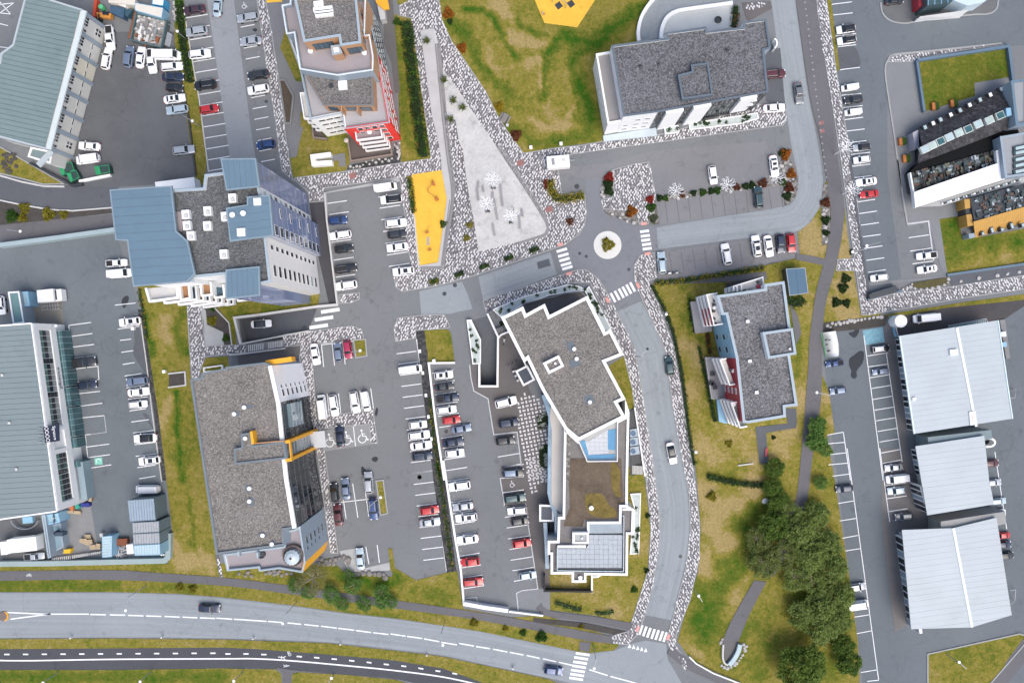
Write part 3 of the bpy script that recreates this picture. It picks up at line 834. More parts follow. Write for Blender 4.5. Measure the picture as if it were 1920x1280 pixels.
for a,b in (((515,120),(683,97)),((535,202),(693,180)),((545,282),(706,262)),((555,365),(718,345)),((565,445),(735,425)),((585,632),(750,613)),((600,725),(768,702)),((612,812),(782,795)),((650,1030),(820,1008)),((658,1110),(825,1087)),((665,1190),(835,1163)),((515,120),(555,365)),((585,600),(615,812)),((640,940),(668,1190)),((875,55),(1030,38)),((885,147),(1045,125)),((900,232),(985,222)),((910,322),(1000,308)),((920,412),(1010,398)),((935,498),(1062,480)),((948,587),(1085,567)),((960,673),(1105,655)),((972,760),(1095,742)),((985,843),(1118,825)),((998,925),(1160,905)),((1008,1013),(1165,995)),((1018,1100),(1175,1080)),((1030,1185),(1165,1165)),((1043,1268),(1165,1248)),((735,425),(742,525)),((632,940),(680,936)),((575,545),(742,525))):pline(*F11(a,b))
poly_line(F11,[(782,795),(798,920),(680,936)],.1,.022)
for a,b in (((788,995),(930,980)),((800,1075),(940,1060))):pline(*F6(a,b))
for a,b in (((1065,325),(1080,480)),((1140,320),(1157,470)),((1215,315),(1232,462)),((1105,670),(1120,825)),((1185,668),(1202,815)),((1260,655),(1278,800)),((1335,648),(1352,795)),((1412,632),(1432,775)),((1060,325),(1290,300))):pline(*F12(a,b),z=.03)
for a,b in (((1178,915),(1200,1050)),((1290,900),(1305,1040))):pline(*F12(a,b),z=.04)
for a,b in (((985,220),(1003,342)),((1040,140),(1070,335)),((1105,130),(1132,328)),((930,252),(1190,222)),((1115,500),(1133,600)),((1180,490),(1193,592))):pline(*F18(a,b))
for a,b in (((215,32),(355,15)),((228,105),(362,90)),((245,248),(385,232)),((260,322),(385,308)),((275,480),(410,463)),((285,655),(420,642)),((295,740),(430,725)),((305,822),(432,805)),((320,900),(443,885)),((335,980),(455,965)),((350,1060),(480,1045)),((358,1138),(482,1125))):pline(*F5(a,b))
for a,b in (((355,45),(482,30)),((372,122),(490,108)),((395,288),(515,270)),((405,368),(528,350)),((418,447),(540,430)),((430,527),(553,510)),((442,606),(565,588)),((455,688),(577,670)),((467,770),(588,752))):pline(*F10(a,b))
poly_line(F10,[(735,440),(880,420),(915,690)],.3,.09)
for a,b in (((745,533),(885,513)),((755,625),(905,603)),((772,712),(910,693))):pline(*F10(a,b),z=.02)
for a,b in (((450,260),(585,1280)),((608,380),(720,1150)),((465,405),(620,380)),((478,480),(625,460)),((490,557),(630,535)),((500,633),(640,610)),((512,710),(655,685)),((525,785),(668,762)),((538,860),(675,837)),((548,935),(685,912)),((560,1010),(695,987)),((572,1087),(705,1062)),((583,1160),(715,1135)),((305,940),(355,1280)),((190,960),(305,940)),((190,1022),(312,1012)),((190,1100),(325,1085)),((200,1170),(335,1158)),((230,1250),(345,1235))):pline(*F16(a,b),z=.06)
for a,b in (((318,0),(372,400)),((140,0),(312,1262)),((215,1220),(305,1205)),((250,1268),(312,1262)),((335,130),(450,112)),((343,205),(460,188)),((352,275),(465,258)),((360,345),(470,328)),((90,300),(180,285)),((100,395),(195,380)),((110,490),(208,472)),((120,560),(215,545)),((150,840),(255,822)),((170,920),(265,905)),((185,1010),(277,992)),((945,20),(1010,440))):pline(*F22(a,b),z=.06)
for t in range(11):    # brown joints between the paved bays
    u=t/10
    pline(*F9((610+790*u,283-95*u),(630+790*u,432-105*u)),w=.14,z=.02,mat=PAVB)
    pline(*F9((640+800*u,640-115*u),(660+800*u,770-112*u)),w=.14,z=.02,mat=PAVB)
def bars(f,cs,L,wd,dr,z=.022,name='crosswalk_stripe',mat=None):
    a=math.atan2(-dr[1],dr[0])
    for c in cs:
        x,y=W(f(c)[0])
        G().box(x,y,z-.004,L*f.s*S,wd*f.s*S,.004,a).build(name,mat or PAINT,mark)
bars(F8,[(1185,672),(1195,705),(1203,735),(1213,765),(1222,790)],72,18,(70,-20))
bars(F9,[(470,489),(475,520),(478,549),(484,578),(488,608)],62,18,(62,-8))
bars(F9,[(254,943),(282,928),(310,913),(336,900),(362,885),(388,870)],70,17,(33,62))
bars(F20,[(614,975),(637,983),(660,991),(684,998),(707,1004),(731,1010),(753,1016)],58,14,(-18,52))
bars(F20,[(282,1113),(273,1137),(267,1162),(261,1185),(255,1209),(250,1232),(245,1254)],80,14,(80,12))
bars(F7,[(1008,951),(968,1000),(935,1050)],118,22,(118,-18),z=.03,mat=PAINT)
for i in range(5):
    c=F20((550+23*i,1068+6*i))[0];x,y=W(c)
    G().prism([(x-.38,y-.40),(x+.36,y-.28),(x,y+.55)],.018,.026).build('give_way_mark',PAINT,mark)
for f,c,dr in ((F8,(1175,635),(70,-20)),(F8,(1233,828),(70,-20)),(F9,(465,437),(62,-8)),(F9,(490,643),(62,-8)),(F9,(425,860),(33,62)),(F9,(215,960),(33,62)),(F20,(595,968),(-18,52)),(F20,(770,1015),(-18,52))):
    x,y=W(f(c)[0])
    G().box(x,y,.14,1.25,.62,.04,math.atan2(-dr[1],dr[0])).build('tactile_slab',PINK,mark)
for c,w_ in ((F8((908,92))[0],2),(F8((1100,402))[0],2),(F7((1150,100))[0],2),(F5((145,845))[0],1.4),(F5((150,900))[0],1.4),(F14((930,455))[0],1.2)):
    x,y=W(c);G().box(x,y,.15,.75*w_,.6*w_,.035,.3).build('reddish_slab',M('reddish_stone',(.26,.13,.12),.9,.15,2,.15),mark)
# centre lines of the main road and the cycle path
def dash(f,pts,w=.2,z=.024,name='lane_line'):
    for a,b in zip(pts[::2],pts[1::2]):pline(*f(a,b),w=w,z=z,name=name)
dash(F17,[(25,875),(250,885),(250,885),(508,885),(60,914),(290,884),(516,887),(606,889),(628,889),(716,891),(732,892),(820,895),(835,895),(922,898),(940,898),(1028,902),(1043,902),(1128,906),(1143,906),(1230,910)],.26)
dash(F18,[(262,908),(352,914),(362,914),(548,926),(556,926),(640,933),(668,935),(746,943),(763,944),(847,953),(860,954),(950,965),(957,966),(1050,977),(1058,978),(1146,990),(1157,991),(1244,1001)],.26)
dash(F19,[(98,998),(185,1011),(193,1012),(280,1024),(290,1026),(377,1042),(388,1046),(478,1060),(490,1052),(575,1067),(587,1070),(666,1082),(685,1085),(766,1101),(780,1103),(858,1118),(876,1121),(950,1137),(970,1140),(1045,1157),(1060,1160),(1140,1178)],.26)
dash(F20,[(320,1202),(425,1235),(440,1240),(590,1280)],.26)
dash(F17,[(x,1115-abs(x-40)*.006) if k == 0 else (x+30,1115-abs(x-40)*.006) for x in range(25,1260,107) for k in (0,1)],.3,.045,'cycle_dash')
dash(F18,[(313,1112),(343,1112),(416,1112),(446,1112),(518,1115),(548,1116),(720,1126),(750,1128),(820,1132),(850,1135),(920,1140),(950,1143),(1020,1149),(1050,1153),(1120,1159),(1148,1163),(1218,1170),(1247,1174)],.3,.045,'cycle_dash')
dash(F19,[(160,1180),(188,1184),(258,1193),(286,1198),(355,1208),(383,1212),(452,1222),(480,1227),(550,1238),(578,1242),(646,1252),(674,1257)],.3,.045,'cycle_dash')
cl=WL(curve([(-12,1237),(60,1237.5),(210,1235),(420,1234),(480,1234),(550,1238),(640,1246),(740,1256),(830,1268),(900,1283)],6))
G().strip(cl,.3,.042,.046).build('cycle_edge_line',PAINT,mark)
# pictograms
def text_mark(body,c,size,ang,mat,z,name,parent,flat=True,extr=.004):
    cu=bpy.data.curves.new(name,'FONT');cu.body=body;cu.size=size;cu.align_x='CENTER';cu.align_y='CENTER';cu.extrude=extr
    tmp=bpy.data.objects.new(name,cu)
    me=bpy.data.meshes.new_from_object(tmp)
    bpy.data.objects.remove(tmp)
    me.materials.clear();me.materials.append(mat)
    o=link(name,me,parent)
    base=rootloc(parent) if parent is not None else Vector((0,0,0))
    o.location=Vector((c[0],c[1],z))-base
    o.rotation_euler=(0,0,ang)
    return o
def wheelchair(c,s,ang,z,mat):
    x0,y0=W(c);g=G();ca,sa=math.cos(ang),math.sin(ang)
    def T(x,y):return (x0+(x*ca-y*sa)*s,y0+(x*sa+y*ca)*s)
    ring=[T(-.1+.62*math.cos(t),-.35+.62*math.sin(t)) for t in [math.radians(100+i*20) for i in range(14)]]
    g.strip(ring,.13*s,z-.004,z)
    g.strip([T(-.05,.75),T(0,.1),T(.5,.05),T(.75,-.6),T(.95,-.5)],.14*s,z-.003,z+.001)
    g.strip([T(0,.45),T(.45,.4)],.12*s,z-.002,z+.002)
    g.prism([T(-.08+.17*math.cos(t),1.0+.17*math.sin(t)) for t in [i*math.pi/5 for i in range(10)]],z-.004,z)
    g.build('wheelchair_mark',mat,mark)
for c in ((1125,1000),(1245,985),(1355,972)):wheelchair(F12(c)[0],1.35,.1,.042,PAINT)
wheelchair(F2((505,40))[0],.65,.1,.026,PAINT)
wheelchair(F19((793,143))[0],.65,.15,.086,PAINT)
wheelchair(F13((1012,1010))[0],.3,.15,.086,PAINT_F)
def bike_mark(c,s,ang,z):
    x0,y0=W(c);g=G();ca,sa=math.cos(ang),math.sin(ang)
    def T(x,y):return (x0+(x*ca-y*sa)*s,y0+(x*sa+y*ca)*s)
    for cx in (-.55,.55):
        g.strip([T(cx+.36*math.cos(t),.36*math.sin(t)) for t in [i*math.pi/6 for i in range(12)]],.11*s,z-.004,z,True)
    g.strip([T(-.55,0),T(-.2,.5),T(.35,.5),T(.55,0)],.1*s,z-.003,z+.001)
    g.strip([T(-.2,.5),T(0,0),T(.35,.5),T(.3,.7),T(.5,.7)],.09*s,z-.002,z+.002)
    g.build('bicycle_mark',PAINT,mark)
bike_mark(F18((680,1103))[0],.85,math.pi/2,.046)
bike_mark(F17((168,664))[0],.6,0,.155)
def ped_mark(c,s,ang,z):
    x0,y0=W(c);g=G();ca,sa=math.cos(ang),math.sin(ang)
    def T(x,y):return (x0+(x*ca-y*sa)*s,y0+(x*sa+y*ca)*s)
    g.strip([T(0,.5),T(.05,-.1),T(.4,-.8)],.16*s,z-.004,z)
    g.strip([T(.05,-.1),T(-.35,-.8)],.14*s,z-.003,z+.001)
    g.strip([T(-.4,.0),T(0,.4),T(.4,.1)],.12*s,z-.002,z+.002)
    g.prism([T(.17*math.cos(t),.8+.17*math.sin(t)) for t in [i*math.pi/4 for i in range(8)]],z-.004,z)
    g.build('pedestrian_mark',PAINT,mark)
ped_mark(F18((638,1133))[0],.9,1.4,.047);ped_mark(F18((660,1180))[0],.7,-1.5,.047)
sheet('charging_bay_mark',F11((707,1115),(765,1107),(770,1160),(712,1165)),.024,M('mint_paint',(.20,.52,.42),.7,.15,1.5,.15))
G().strip([(W(F11((738,1136))[0])[0]+.5*math.cos(t),W(F11((738,1136))[0])[1]+.5*math.sin(t)) for t in [i*.6 for i in range(8)]],.13,.026,.029).build('charging_emblem',PAINT,mark)
sheet('blue_bay',R3((700,395),(1000,345),(1030,570),(735,615)),.022,M('blue_bay_paint',(.16,.33,.40),.7,.35,1.4,.2,4))
# wet or oily stains and repairs with a shape of their own
def stain(f,pts,z=.018,mat=None):
    sheet('asphalt_repair',f(*curve(pts,3,True)),z,mat or ASPH_R)
ASPH_R=asphalt('fresh_asphalt',(.030,.034,.042))
stain(R3,[(520,420),(560,410),(600,370),(645,370),(640,430),(580,505),(500,460),(490,430)])
stain(R3,[(660,700),(720,730),(700,880),(610,1000),(615,1080),(570,1120),(520,1080),(530,1000),(495,920),(500,820),(560,770)])
stain(R4,[(1630,880),(1650,830),(1672,860),(1655,950),(1625,945)])
stain(F12,[(1420,1125),(1445,1112),(1465,1125),(1450,1150),(1425,1142)])
stain(F12,[(1345,1190),(1360,1185),(1390,1240),(1350,1240)])
stain(F2,[(560,205),(580,195),(595,205),(580,220)])
stain(F11,[(1005,160),(1045,140),(1085,330),(1095,470),(1050,420),(1000,330),(1010,230)],.016,ASPH_D)
stain(F11,[(1070,780),(1110,790),(1150,890),(1120,860)],.016,ASPH_D)
stain(F6,[(840,950),(870,930),(885,950),(855,1015),(835,990)],.016,ASPH_R)
stain(F5,[(265,330),(370,320),(410,400),(400,460),(270,480)],.016,ASPH_D)
for f,c,r,lab in ((F8,(403,962),.45,'lower reddish manhole cover on the pale street patch'),(F8,(473,905),.45,'upper reddish manhole cover on the pale street patch'),(F8,(1285,248),.55,'large black manhole cover beside the L shaped hedge'),(F20,(840,556),.4,'manhole cover in the middle of the curved side street'),(F9,(70,660),.35,'right one of two manhole covers west of the roundabout'),(F9,(25,640),.35,'left one of two manhole covers west of the roundabout'),(F9,(362,750),.35,'manhole cover between roundabout and the diagonal zebra crossing'),(F9,(1148,132),.3,'gully cover above the shrub strip'),(F12,(945,208),.35,'pinkish cover beside the wide white bars of the ramp'),(F13,(515,935),.45,'oil dark cover in the bay left of the slate blue saloon'),(F13,(325,1255),.5,'oval dark cover below the dark blue SUV'),(F19,(265,105),.45,'dark cover in an empty bay left of the gravel strip'),(F19,(460,212),.3,'small cover between the white and the silver car'),(F19,(498,522),.3,'small cover above the red hatchback with dark windows'),(F19,(520,648),.3,'small cover between the two red cars'),(F2,(605,362),.3,'gully in an empty bay beside the narrow mosaic'),(F2,(655,697),.35,'gully below the white SUV beside the narrow mosaic')):
    x,y=W(f(c)[0]);g=G();g.lathe(x,y,[(r,.0),(r,.026)],14)
    tag(g.build('manhole_cover',DARK if r > .3 else CONC_D),lab,'manhole cover','round covers in the asphalt')
# pale kerb lines around the paved forecourts at the right
for f,pts in ((F5,[(1380,299),(900,350),(650,375),(605,410),(582,480),(600,640),(640,900),(662,1060),(690,1280)]),(F10,[(668,0),(700,230),(735,440)]),(F5,[(552,20),(560,80),(590,125),(640,152),(720,163),(790,150)]),(F5,[(1100,112),(1200,102),(1290,98),(1345,65),(1358,0)])):
    poly_line(f,curve(pts,3),.32,.15,KERB,'kerb_line')
lawn(F5((184,-10),(212,-10),(272,480),(252,490)),.05)
for a,b in (((-10,34),(95,22)),((-10,90),(72,98)),((-10,5),(70,95)),((-10,98),(95,22)),((-10,162),(55,178)),((-10,322),(60,330))):pline(*F1(a,b))
o=G().lathe(*W(F17((20,897))[0]),[(1.0,0),(1.0,.2),(.8,.24)],18);tag(o.build('traffic_island',M('island_brown',(.17,.13,.12),.9,.1)),'small round brown traffic island with yellow rim at the left frame edge','traffic island')
G().strip([(W(F17((20,897))[0])[0]+1.02*math.cos(t),W(F17((20,897))[0])[1]+1.02*math.sin(t)) for t in [-1.2+.3*k for k in range(9)]],.22,.0,.25).build('yellow_rim',YELLOWP,bpy.data.objects['traffic_island'])
sheet('yellow_floor',F2((655,-30),(765,-30),(765,15),(660,22)),.12,YELLOW)
# ------------------------------------------------------------------ buildings
def cen(pts):
    return (sum(p[0] for p in pts)/len(pts),sum(p[1] for p in pts)/len(pts))
def house(name,label,cat,px,h):
    w=WL(px,h);c=cen(w)
    return thing(name,label,cat,(c[0],c[1],0))
def wbox(g,A,B,c,u0,u1,z0,z1,d0,d1):
    """box on the wall A-B (world xy): u along, z up, d outwards (away from point c)"""
    A,B=Vector(A),Vector(B);e=(B-A).normalized();n=Vector((e.y,-e.x))
    if n.dot((A+B)/2-Vector(c)) < 0:n=-n
    P=[A+e*u+n*dd for dd in (d0,d1) for u in (u0,u1)]
    poly=[tuple(P[0]),tuple(P[1]),tuple(P[3]),tuple(P[2])]
    return g.prism(poly,z0,z1)
def block(root,px,h,wm,rm,par=.45,cop=None,z0=0.0,wmats=None,th=.35,wname='wall',rname='roof'):
    """walls one by one, roof slab behind them, coping on top; px outlines the top at height h"""
    w=ccw(WL(px,h));flip=area(WL(px,h)) < 0
    q=offset(w,th,True);n=len(w)
    wmats=wmats or {}
    for i in range(n):
        j=(i+1) % n
        k=i if not flip else (n-2-i) % n      # index of the edge as given in px
        m=wmats.get(k,wm)
        if m is None:continue
        G().prism([w[i],w[j],q[j],q[i]],z0,h-(.06 if cop else 0)).build(wname,m,root)
    G().prism(offset(w,th+.002,True),h-par-.25,h-par).build(rname,rm,root)
    if cop:
        G().strip(w,cop[1],h-.06,h+.02,True,off=cop[1]/2-.04).build('coping',cop[0],root)
    return w
def windows(root,a,b,h,specs,glassm=None,framem=None,c=None,fr_=.10,d=.06):
    """specs: (u0,u1,z0,z1) in metres along the wall a-b whose top edge (height h) is given in sheet units"""
    A,B=W(a,h),W(b,h);c=c or (root.location.x,root.location.y)
    for u0,u1,z0,z1 in specs:
        g=G();wbox(g,A,B,c,u0-fr_,u1+fr_,z0-fr_,z1+fr_,-.05,d)
        o=g.build('window',framem or WHITE,root)
        g=G();wbox(g,A,B,c,u0,u1,z0,z1,d-.03,d+.015)
        g.build('pane',glassm or GLASS_D,o)
def wlen(a,b,h):
    A,B=W(a,h),W(b,h);return math.hypot(A[0]-B[0],A[1]-B[1])
def panels(root,px,z,dr,step,mat,gap=.07,th=.07,name='roof_panel',base=None):
    w=ccw(WL(px,z))
    for q in slices(w,math.atan2(-dr[1],dr[0]),step,gap):
        G().prism(q,z-th,z+R.uniform(-.012,.012)).build(name,mat,root)
def boxpx(root,f,c,z,lx,ly,lz,mat,name,a=0.0):
    """a box standing at height z; its top centre is read from the sheet; lx, ly in sheet units of frame f"""
    x,y=W(f(c)[0],z+lz)
    k=f.s*S*(H-z-lz)/H
    return G().box(x,y,z,lx*k,ly*k,lz,a).build(name,mat,root)
def vent(root,f,c,z,r=.38,hh=.5,mat=None):
    x,y=W(f(c)[0],z+hh);g=G()
    g.lathe(x,y,[(r*.6,z),(r*.6,z+hh*.6),(r,z+hh*.6),(r,z+hh*.85),(r*.45,z+hh)],10)
    return g.build('roof_vent',mat or WHITE,root,smooth=False)
def pad(root,f,pts,z,mat=None,name='roof_mat'):
    return G().prism(WL(f(*pts),z+.03),z,z+.03).build(name,mat or M('bitumen_mat',(.115,.14,.165),.8,.1),root)

# --- industrial hall with standing-seam roof (upper left)
P=F1((186,-48),(565,70),(320,1020),(-110,906),(-110,400),(10,367),(90,308))
hall=house('industrial_hall','long hall with teal ribbed metal roof and white bay facade beside the yard','industrial building',P,9)
block(hall,P,8.85,OFFW,TEALROOF,.1)
panels(hall,F1((186,-48),(552,66),(308,1014),(-110,900),(-110,406),(14,372),(95,310)),8.98,(225,48),1.02,TEALROOF)
g=G();A,B=F1((565,70),(320,1020));e=W(A,9.05),W(B,9.05)
G().strip(e,1.0,8.7,9.1,off=.35).build('eave_gutter',M('pale_gutter',(.52,.58,.58),.5,.05),hall)
for seg in (F1((175,-20),(90,308),(10,367),(0,440)),F1((-110,906),(320,1020)),F1((340,0),(565,70))):
    G().strip(WL(seg,9.1),.35,8.8,9.12).build('roof_edge',WHITE_R,hall)
L=wlen(A,B,8.85);c0=(hall.location.x-5,hall.location.y)
for i in range(8):
    u=.25+(L-.5)*i/7
    g=G();wbox(g,W(A,8.85),W(B,8.85),c0,u-.35,u+.35,0,8.3,-.02,.28);g.build('pilaster',GREYBL,hall)
bay=(L-.5)/7
for i in range(7):
    u0=.25+bay*i+.5
    g=G();wbox(g,W(A,8.85),W(B,8.85),c0,u0-.05,u0+bay-.9,.3,8.2,-.02,.10)
    g.build('bay_panel',OFFW if i != 2 else M('cream_panel',(.60,.57,.47),.7,.08),hall)
    sp=[(u0+k*.62,u0+k*.62+.5,z,z+.75) for k in (0,1,2,4,5) for z in (6.3,7.15)]
    windows(hall,A,B,8.85,sp[:10],GLASS_D,WHITE,c0,.05,.14)
    if i in (0,6):sp=[(u0+k*.75,u0+k*.75+.55,z,z+.8) for k in (1,2) for z in (1.6,2.6)]
    else:sp=[(u0+k*1.9,u0+k*1.9+1.2,3.1,3.4) for k in (0,1)]
    windows(hall,A,B,8.85,sp,GLASS_D,WHITE,c0,.04,.14)
P2=F1((212,1008),(360,1040),(345,1120),(190,1075))
block(hall,P2,6.5,OFFW,TEALROOF,.2,(WHITE,.3))
windows(hall,P2[3],P2[2],6.5,[(.5,1.1,z,z+1.0) for z in (1.2,3.8)]+[(1.3,1.9,z,z+1.0) for z in (1.2,3.8)]+[(3.2,3.8,1.2,2.2),(4.0,4.6,1.2,2.2)],GLASS_D,WHITE)
G().strip(WL(F1((355,1035),(262,1135)),6.7),1.2,6.4,6.75).build('canopy',WHITE_R,hall)
windows(hall,F1((-110,906))[0],F1((320,1020))[0],8.85,[(1+k*1.9,2.2+k*1.9,4.6,5.6) for k in range(6)],GLASS_D,GREYBL)

# --- stepped tower (top centre left)
hB=12.8
PB=Q2((495,592),(972,497),(1005,735),(1690,640))+Q1((1500,810),(1335,-30),(190,-30),(190,60),(80,90),(150,520),(340,1045))
tower=house('apartment_tower','stepped apartment tower with a red corner facade and terraced decks','apartment building',PB,hB)
DKF=M('dark_facade',(.075,.085,.095),.4,.25,.3)
block(tower,PB,hB,WHITE,DECKG,.9,(PARAP,.22),wmats={0:WHITE,1:WHITE,2:RED,3:RED,4:DKF,10:GREYBL})
A,B=Q2((1690,640))[0],Q1((1500,810))[0];L=wlen(A,B,hB);cB=(tower.location.x,tower.location.y)
for k in range(11):     # white window bands of the red facade
    for z in (1.5,4.6,7.7,10.4):
        if (k*7+int(z)) % 5 == 0:continue
        u=.6+k*(L-1.2)/11+(.5 if int(z) % 2 else 0)
        windows(tower,A,B,hB,[(u,u+1.0,z,z+1.3)],GLASS_L,WHITE,cB,.16,.08)
A,B=Q1((1500,810))[0],Q1((1335,-30))[0];L=wlen(A,B,hB)
for i,z in enumerate((.8,3.8,6.8,9.8)):
    for k in range(9):
        u=.5+k*(L-1)/9
        windows(tower,A,B,hB,[(u,u+1.2,z,z+1.7)],GLASS_B if (k+i) % 3 else GLASS_L,OFFW,cB,.14,.08)
# penthouse 1 with gravel roof
PP=Q2((395,-150),(460,10),(690,380),(1445,385),(1420,-160))
block(tower,PP,15.7,ORANGE,GRAVEL,.25,(M('gravel_trim',(.15,.155,.16),.8),.35),z0=11.9)
windows(tower,PP[2],PP[3],15.7,[(.7,2.2,12.5,14.6),(4.1,6.1,12.5,14.6),(6.9,8.9,12.5,14.6)],GLASS_B,DARK)
for u in (3.4,6.5):
    g=G();wbox(g,W(PP[2],15.7),W(PP[3],15.7),cB,u-.12,u+.12,11.9,15.2,0,1.0);g.build('fin_wall',ORANGE,tower)
boxpx(tower,Q2,(980,78),15.45,130,135,.35,WHITE,'skylight',.07)
boxpx(tower,Q2,(805,80),15.45,55,60,.4,DARK,'roof_hatch',.2)
# upper block with purple deck
PU=Q1((190,-30),(190,55),(65,80),(135,515),(250,495),(335,1040),(900,1135),(1435,1055),(1440,850),(1385,520),(1310,530),(1328,-30))
block(tower,PU,18.6,GREYBL,DECK,1.0,(M('rail_cap',(.62,.68,.72),.4),.25),z0=11.9,wmats={8:ORANGE,9:ORANGE,10:ORANGE,7:ORANGE})
PV=Q1((250,-30),(395,632),(922,548),(945,692),(1258,645),(1190,-30))
block(tower,PV,22.3,ORANGE,GRAVEL,.35,(PARAP,.48),z0=17.5)
windows(tower,PV[1],PV[2],22.3,[(1.2+k*.95,2.05+k*.95,18.1,20.6) for k in range(4)],GLASS_B,DARK)
windows(tower,PV[3],PV[4],22.3,[(.9+k*.9,1.7+k*.9,18.1,20.6) for k in range(3)],GLASS_B,DARK)
windows(tower,PV[4],PV[5],22.3,[(1+k*1.6,2.2+k*1.6,18.3,20.6) for k in range(4)],GLASS_B,ORANGE)
PW=Q1((800,690),(930,672),(975,800),(828,830))
block(tower,PW,20.6,ORANGE,WHITE,.15,(PARAP,.35),z0=17.5)
for c in ((495,765),(1303,790),(882,655)):
    x,y=W(Q1(c)[0],18.3);g=G();g.lathe(x,y,[(.35,17.6),(.5,18.2),(.5,18.35)],12);g.build('deck_planter',WHITE,tower)
for c,lx,ly in (((615,55),145,85),((680,130),290,60),((695,175),280,55),((700,215),270,50)):boxpx(tower,Q1,c,21.95,lx,ly,.7,WHITE,'roof_skylight',.12)
# white balcony stack and its side gallery
A,B=Q2((495,592))[0],Q2((972,497))[0];L=wlen(A,B,hB)
for z in (2.0,4.9,7.8,10.5):
    windows(tower,A,B,hB,[(1.2+k*1.55,2.5+k*1.55,z,z+.75) for k in range(4)],GLASS_D,WHITE,cB,.05,.06)
gal=[W(p,11) for p in Q2((360,215),(440,205),(500,590),(420,590))]
for z in (2.4,5.2,8.0,10.8):
    G().prism(gal,z-.2,z).build('gallery_floor',CONC_L,tower)
    G().strip([gal[1],gal[0],gal[3],gal[2]],.2,z,z+.95).build('gallery_rail',WHITE,tower)
# red block balconies
bal=[W(p,9.9) for p in Q2((1165,745),(1540,690),(1570,850),(1190,900))]
for z in (1.2,4.1,7.0,9.9):
    G().prism(bal,z-1.25,z-1.05).build('balcony_floor',DECK,tower)
    G().strip([bal[0],bal[3],bal[2],bal[1]],.22,z-1.0,z).build('balcony_rail',WHITE,tower)
g=G();x,y=W(Q2((1380,780))[0],9.6);g.lathe(x,y,[(.5,9.45),(.5,9.6)],10);g.build('balcony_table',WHITE,tower)
for i in range(4):
    u=2.4+i*1.45
    for z in (2.0,5.0,8.0,10.6):windows(tower,Q2((1005,735))[0],Q2((1690,640))[0],hB,[(u,u+1.0,z,z+1.5)],GLASS_D,WHITE,cB,.1,.06)

# --- large tower with blue steel roofs (centre left)
hC=31.0
PC=F7((215,92),(332,78),(325,-2),(532,0),(555,163),(570,228),(615,232),(641,472),(600,484),(632,770),(556,785),(556,848),(356,868),(355,720),(140,742),(150,770))+F6((1280,832),(1030,856),(920,545),(830,540),(790,215),(1165,205))+F7((206,175),)
slab=house('tower_block','ten storey block with blue steel roof canopies and blue glass fins','tower block',PC,hC)
cC=(slab.location.x,slab.location.y)
block(slab,PC,hC,WHITE,GRAVEL_D,.55,(PARAP,.45),wmats={2:GREYBL,3:GLASS_P,4:WHITE,5:GREYBL,6:GLASS_P,7:M('painted_shadow_wall',(.34,.37,.43),.5),8:M('warm_white',(.80,.78,.75),.7,.03,.2,.02),9:OFFW,10:GLASS_P,11:GLASS_P,12:WHITE,13:WHITE})  # short return wall beside the glass fin: its shadow is painted as grey
def canopy(px,z,dr,step,edge=True):
    G().prism(offset(ccw(WL(px,z-.1)),.12,True),z-.55,z-.09).build('roof_canopy',GREYBL,slab)
    panels(slab,px,z,dr,step,BLUEROOF,.06,.09)
    G().strip(ccw(WL(px,z)),.25,z-.5,z+.05,True,off=-.128).build('canopy_edge',M('canopy_trim',(.20,.27,.32),.5),slab)
canopy(F6((762,212),(1168,187),(1200,490),(1278,560),(1328,778),(1282,826),(922,858),(880,545),(800,540)),hC+.9,(100,-6),1.45)
canopy(F7((325,0),(530,-2),(553,162),(358,182)),hC+1.2,(8,100),.95)
canopy(F7((358,310),(490,290),(490,240),(618,230),(640,472),(382,505)),hC+.9,(100,-14),1.5)
canopy(F7((356,700),(552,680),(556,846),(356,868)),hC+.5,(3,100),.9)
for f,c in ((F6,(1270,372)),(F6,(1278,448)),(F6,(1305,518)),(F6,(1420,348)),(F6,(1418,450)),(F7,(387,240)),(F7,(340,355)),(F7,(332,593))):
    x,y=W(f(c)[0],hC+.4)
    b=G().box(x,y,hC-.55,1.3,1.55,.9,.08).build('skylight_box',WHITE,slab)
    G().box(x+.15,y-.3,hC+.35,.6,.6,.35,.08).build('vent_cowl',CONC_L,b)
for c,l in (((545,262),45),((443,455),50)):boxpx(slab,F7,c,hC+.8,l,l,.5,WHITE,'skylight',.06)
for c in ((455,335),(387,345)):vent(slab,F7,c,hC+.9,.5,.4)
G().prism(WL(F7((25,330),(70,325),(75,450),(35,450)),hC-.5),hC-.9,hC-.48).build('roof_deck',DECK,slab)
# bright east wall: two columns of windows, ten floors
A,B=F7((600,484))[0],F7((632,770))[0];L=wlen(A,B,hC)
for k in range(10):
    z=2.2+k*2.85
    windows(slab,A,B,hC,[(L*.15,L*.15+.75,z,z+1.3)],GLASS_D,M('warm_white',(.8,.78,.75)),cC,.06,.05)
    windows(slab,A,B,hC,[(L*.60,L*.60+1.9,z-.2,z+1.0)],GLASS_D if k not in (1,) else GLASS_L,M('warm_white',(.8,.78,.75)),cC,.06,.05)
A,B=F7((555,163))[0],F7((570,228))[0];L=wlen(A,B,hC)
for k in range(10):
    z=1.6+k*2.9
    windows(slab,A,B,hC,[(.5,L-.4,z,z+1.5)],GLASS_L if k % 3 == 0 else GLASS_D,WHITE,cC,.1,.05)
A,B=F7((615,232))[0],F7((641,472))[0];L=wlen(A,B,hC)
for k in range(10):
    z=1.6+k*2.9
    windows(slab,A,B,hC,[(L-2.0,L-.3,z,z+1.5)],GLASS_D,WHITE,cC,.12,.05)
    if k % 2 == 0:windows(slab,A,B,hC,[(1.2,2.8,z,z+.55)],GLASS_D,WHITE,cC,.1,.05)
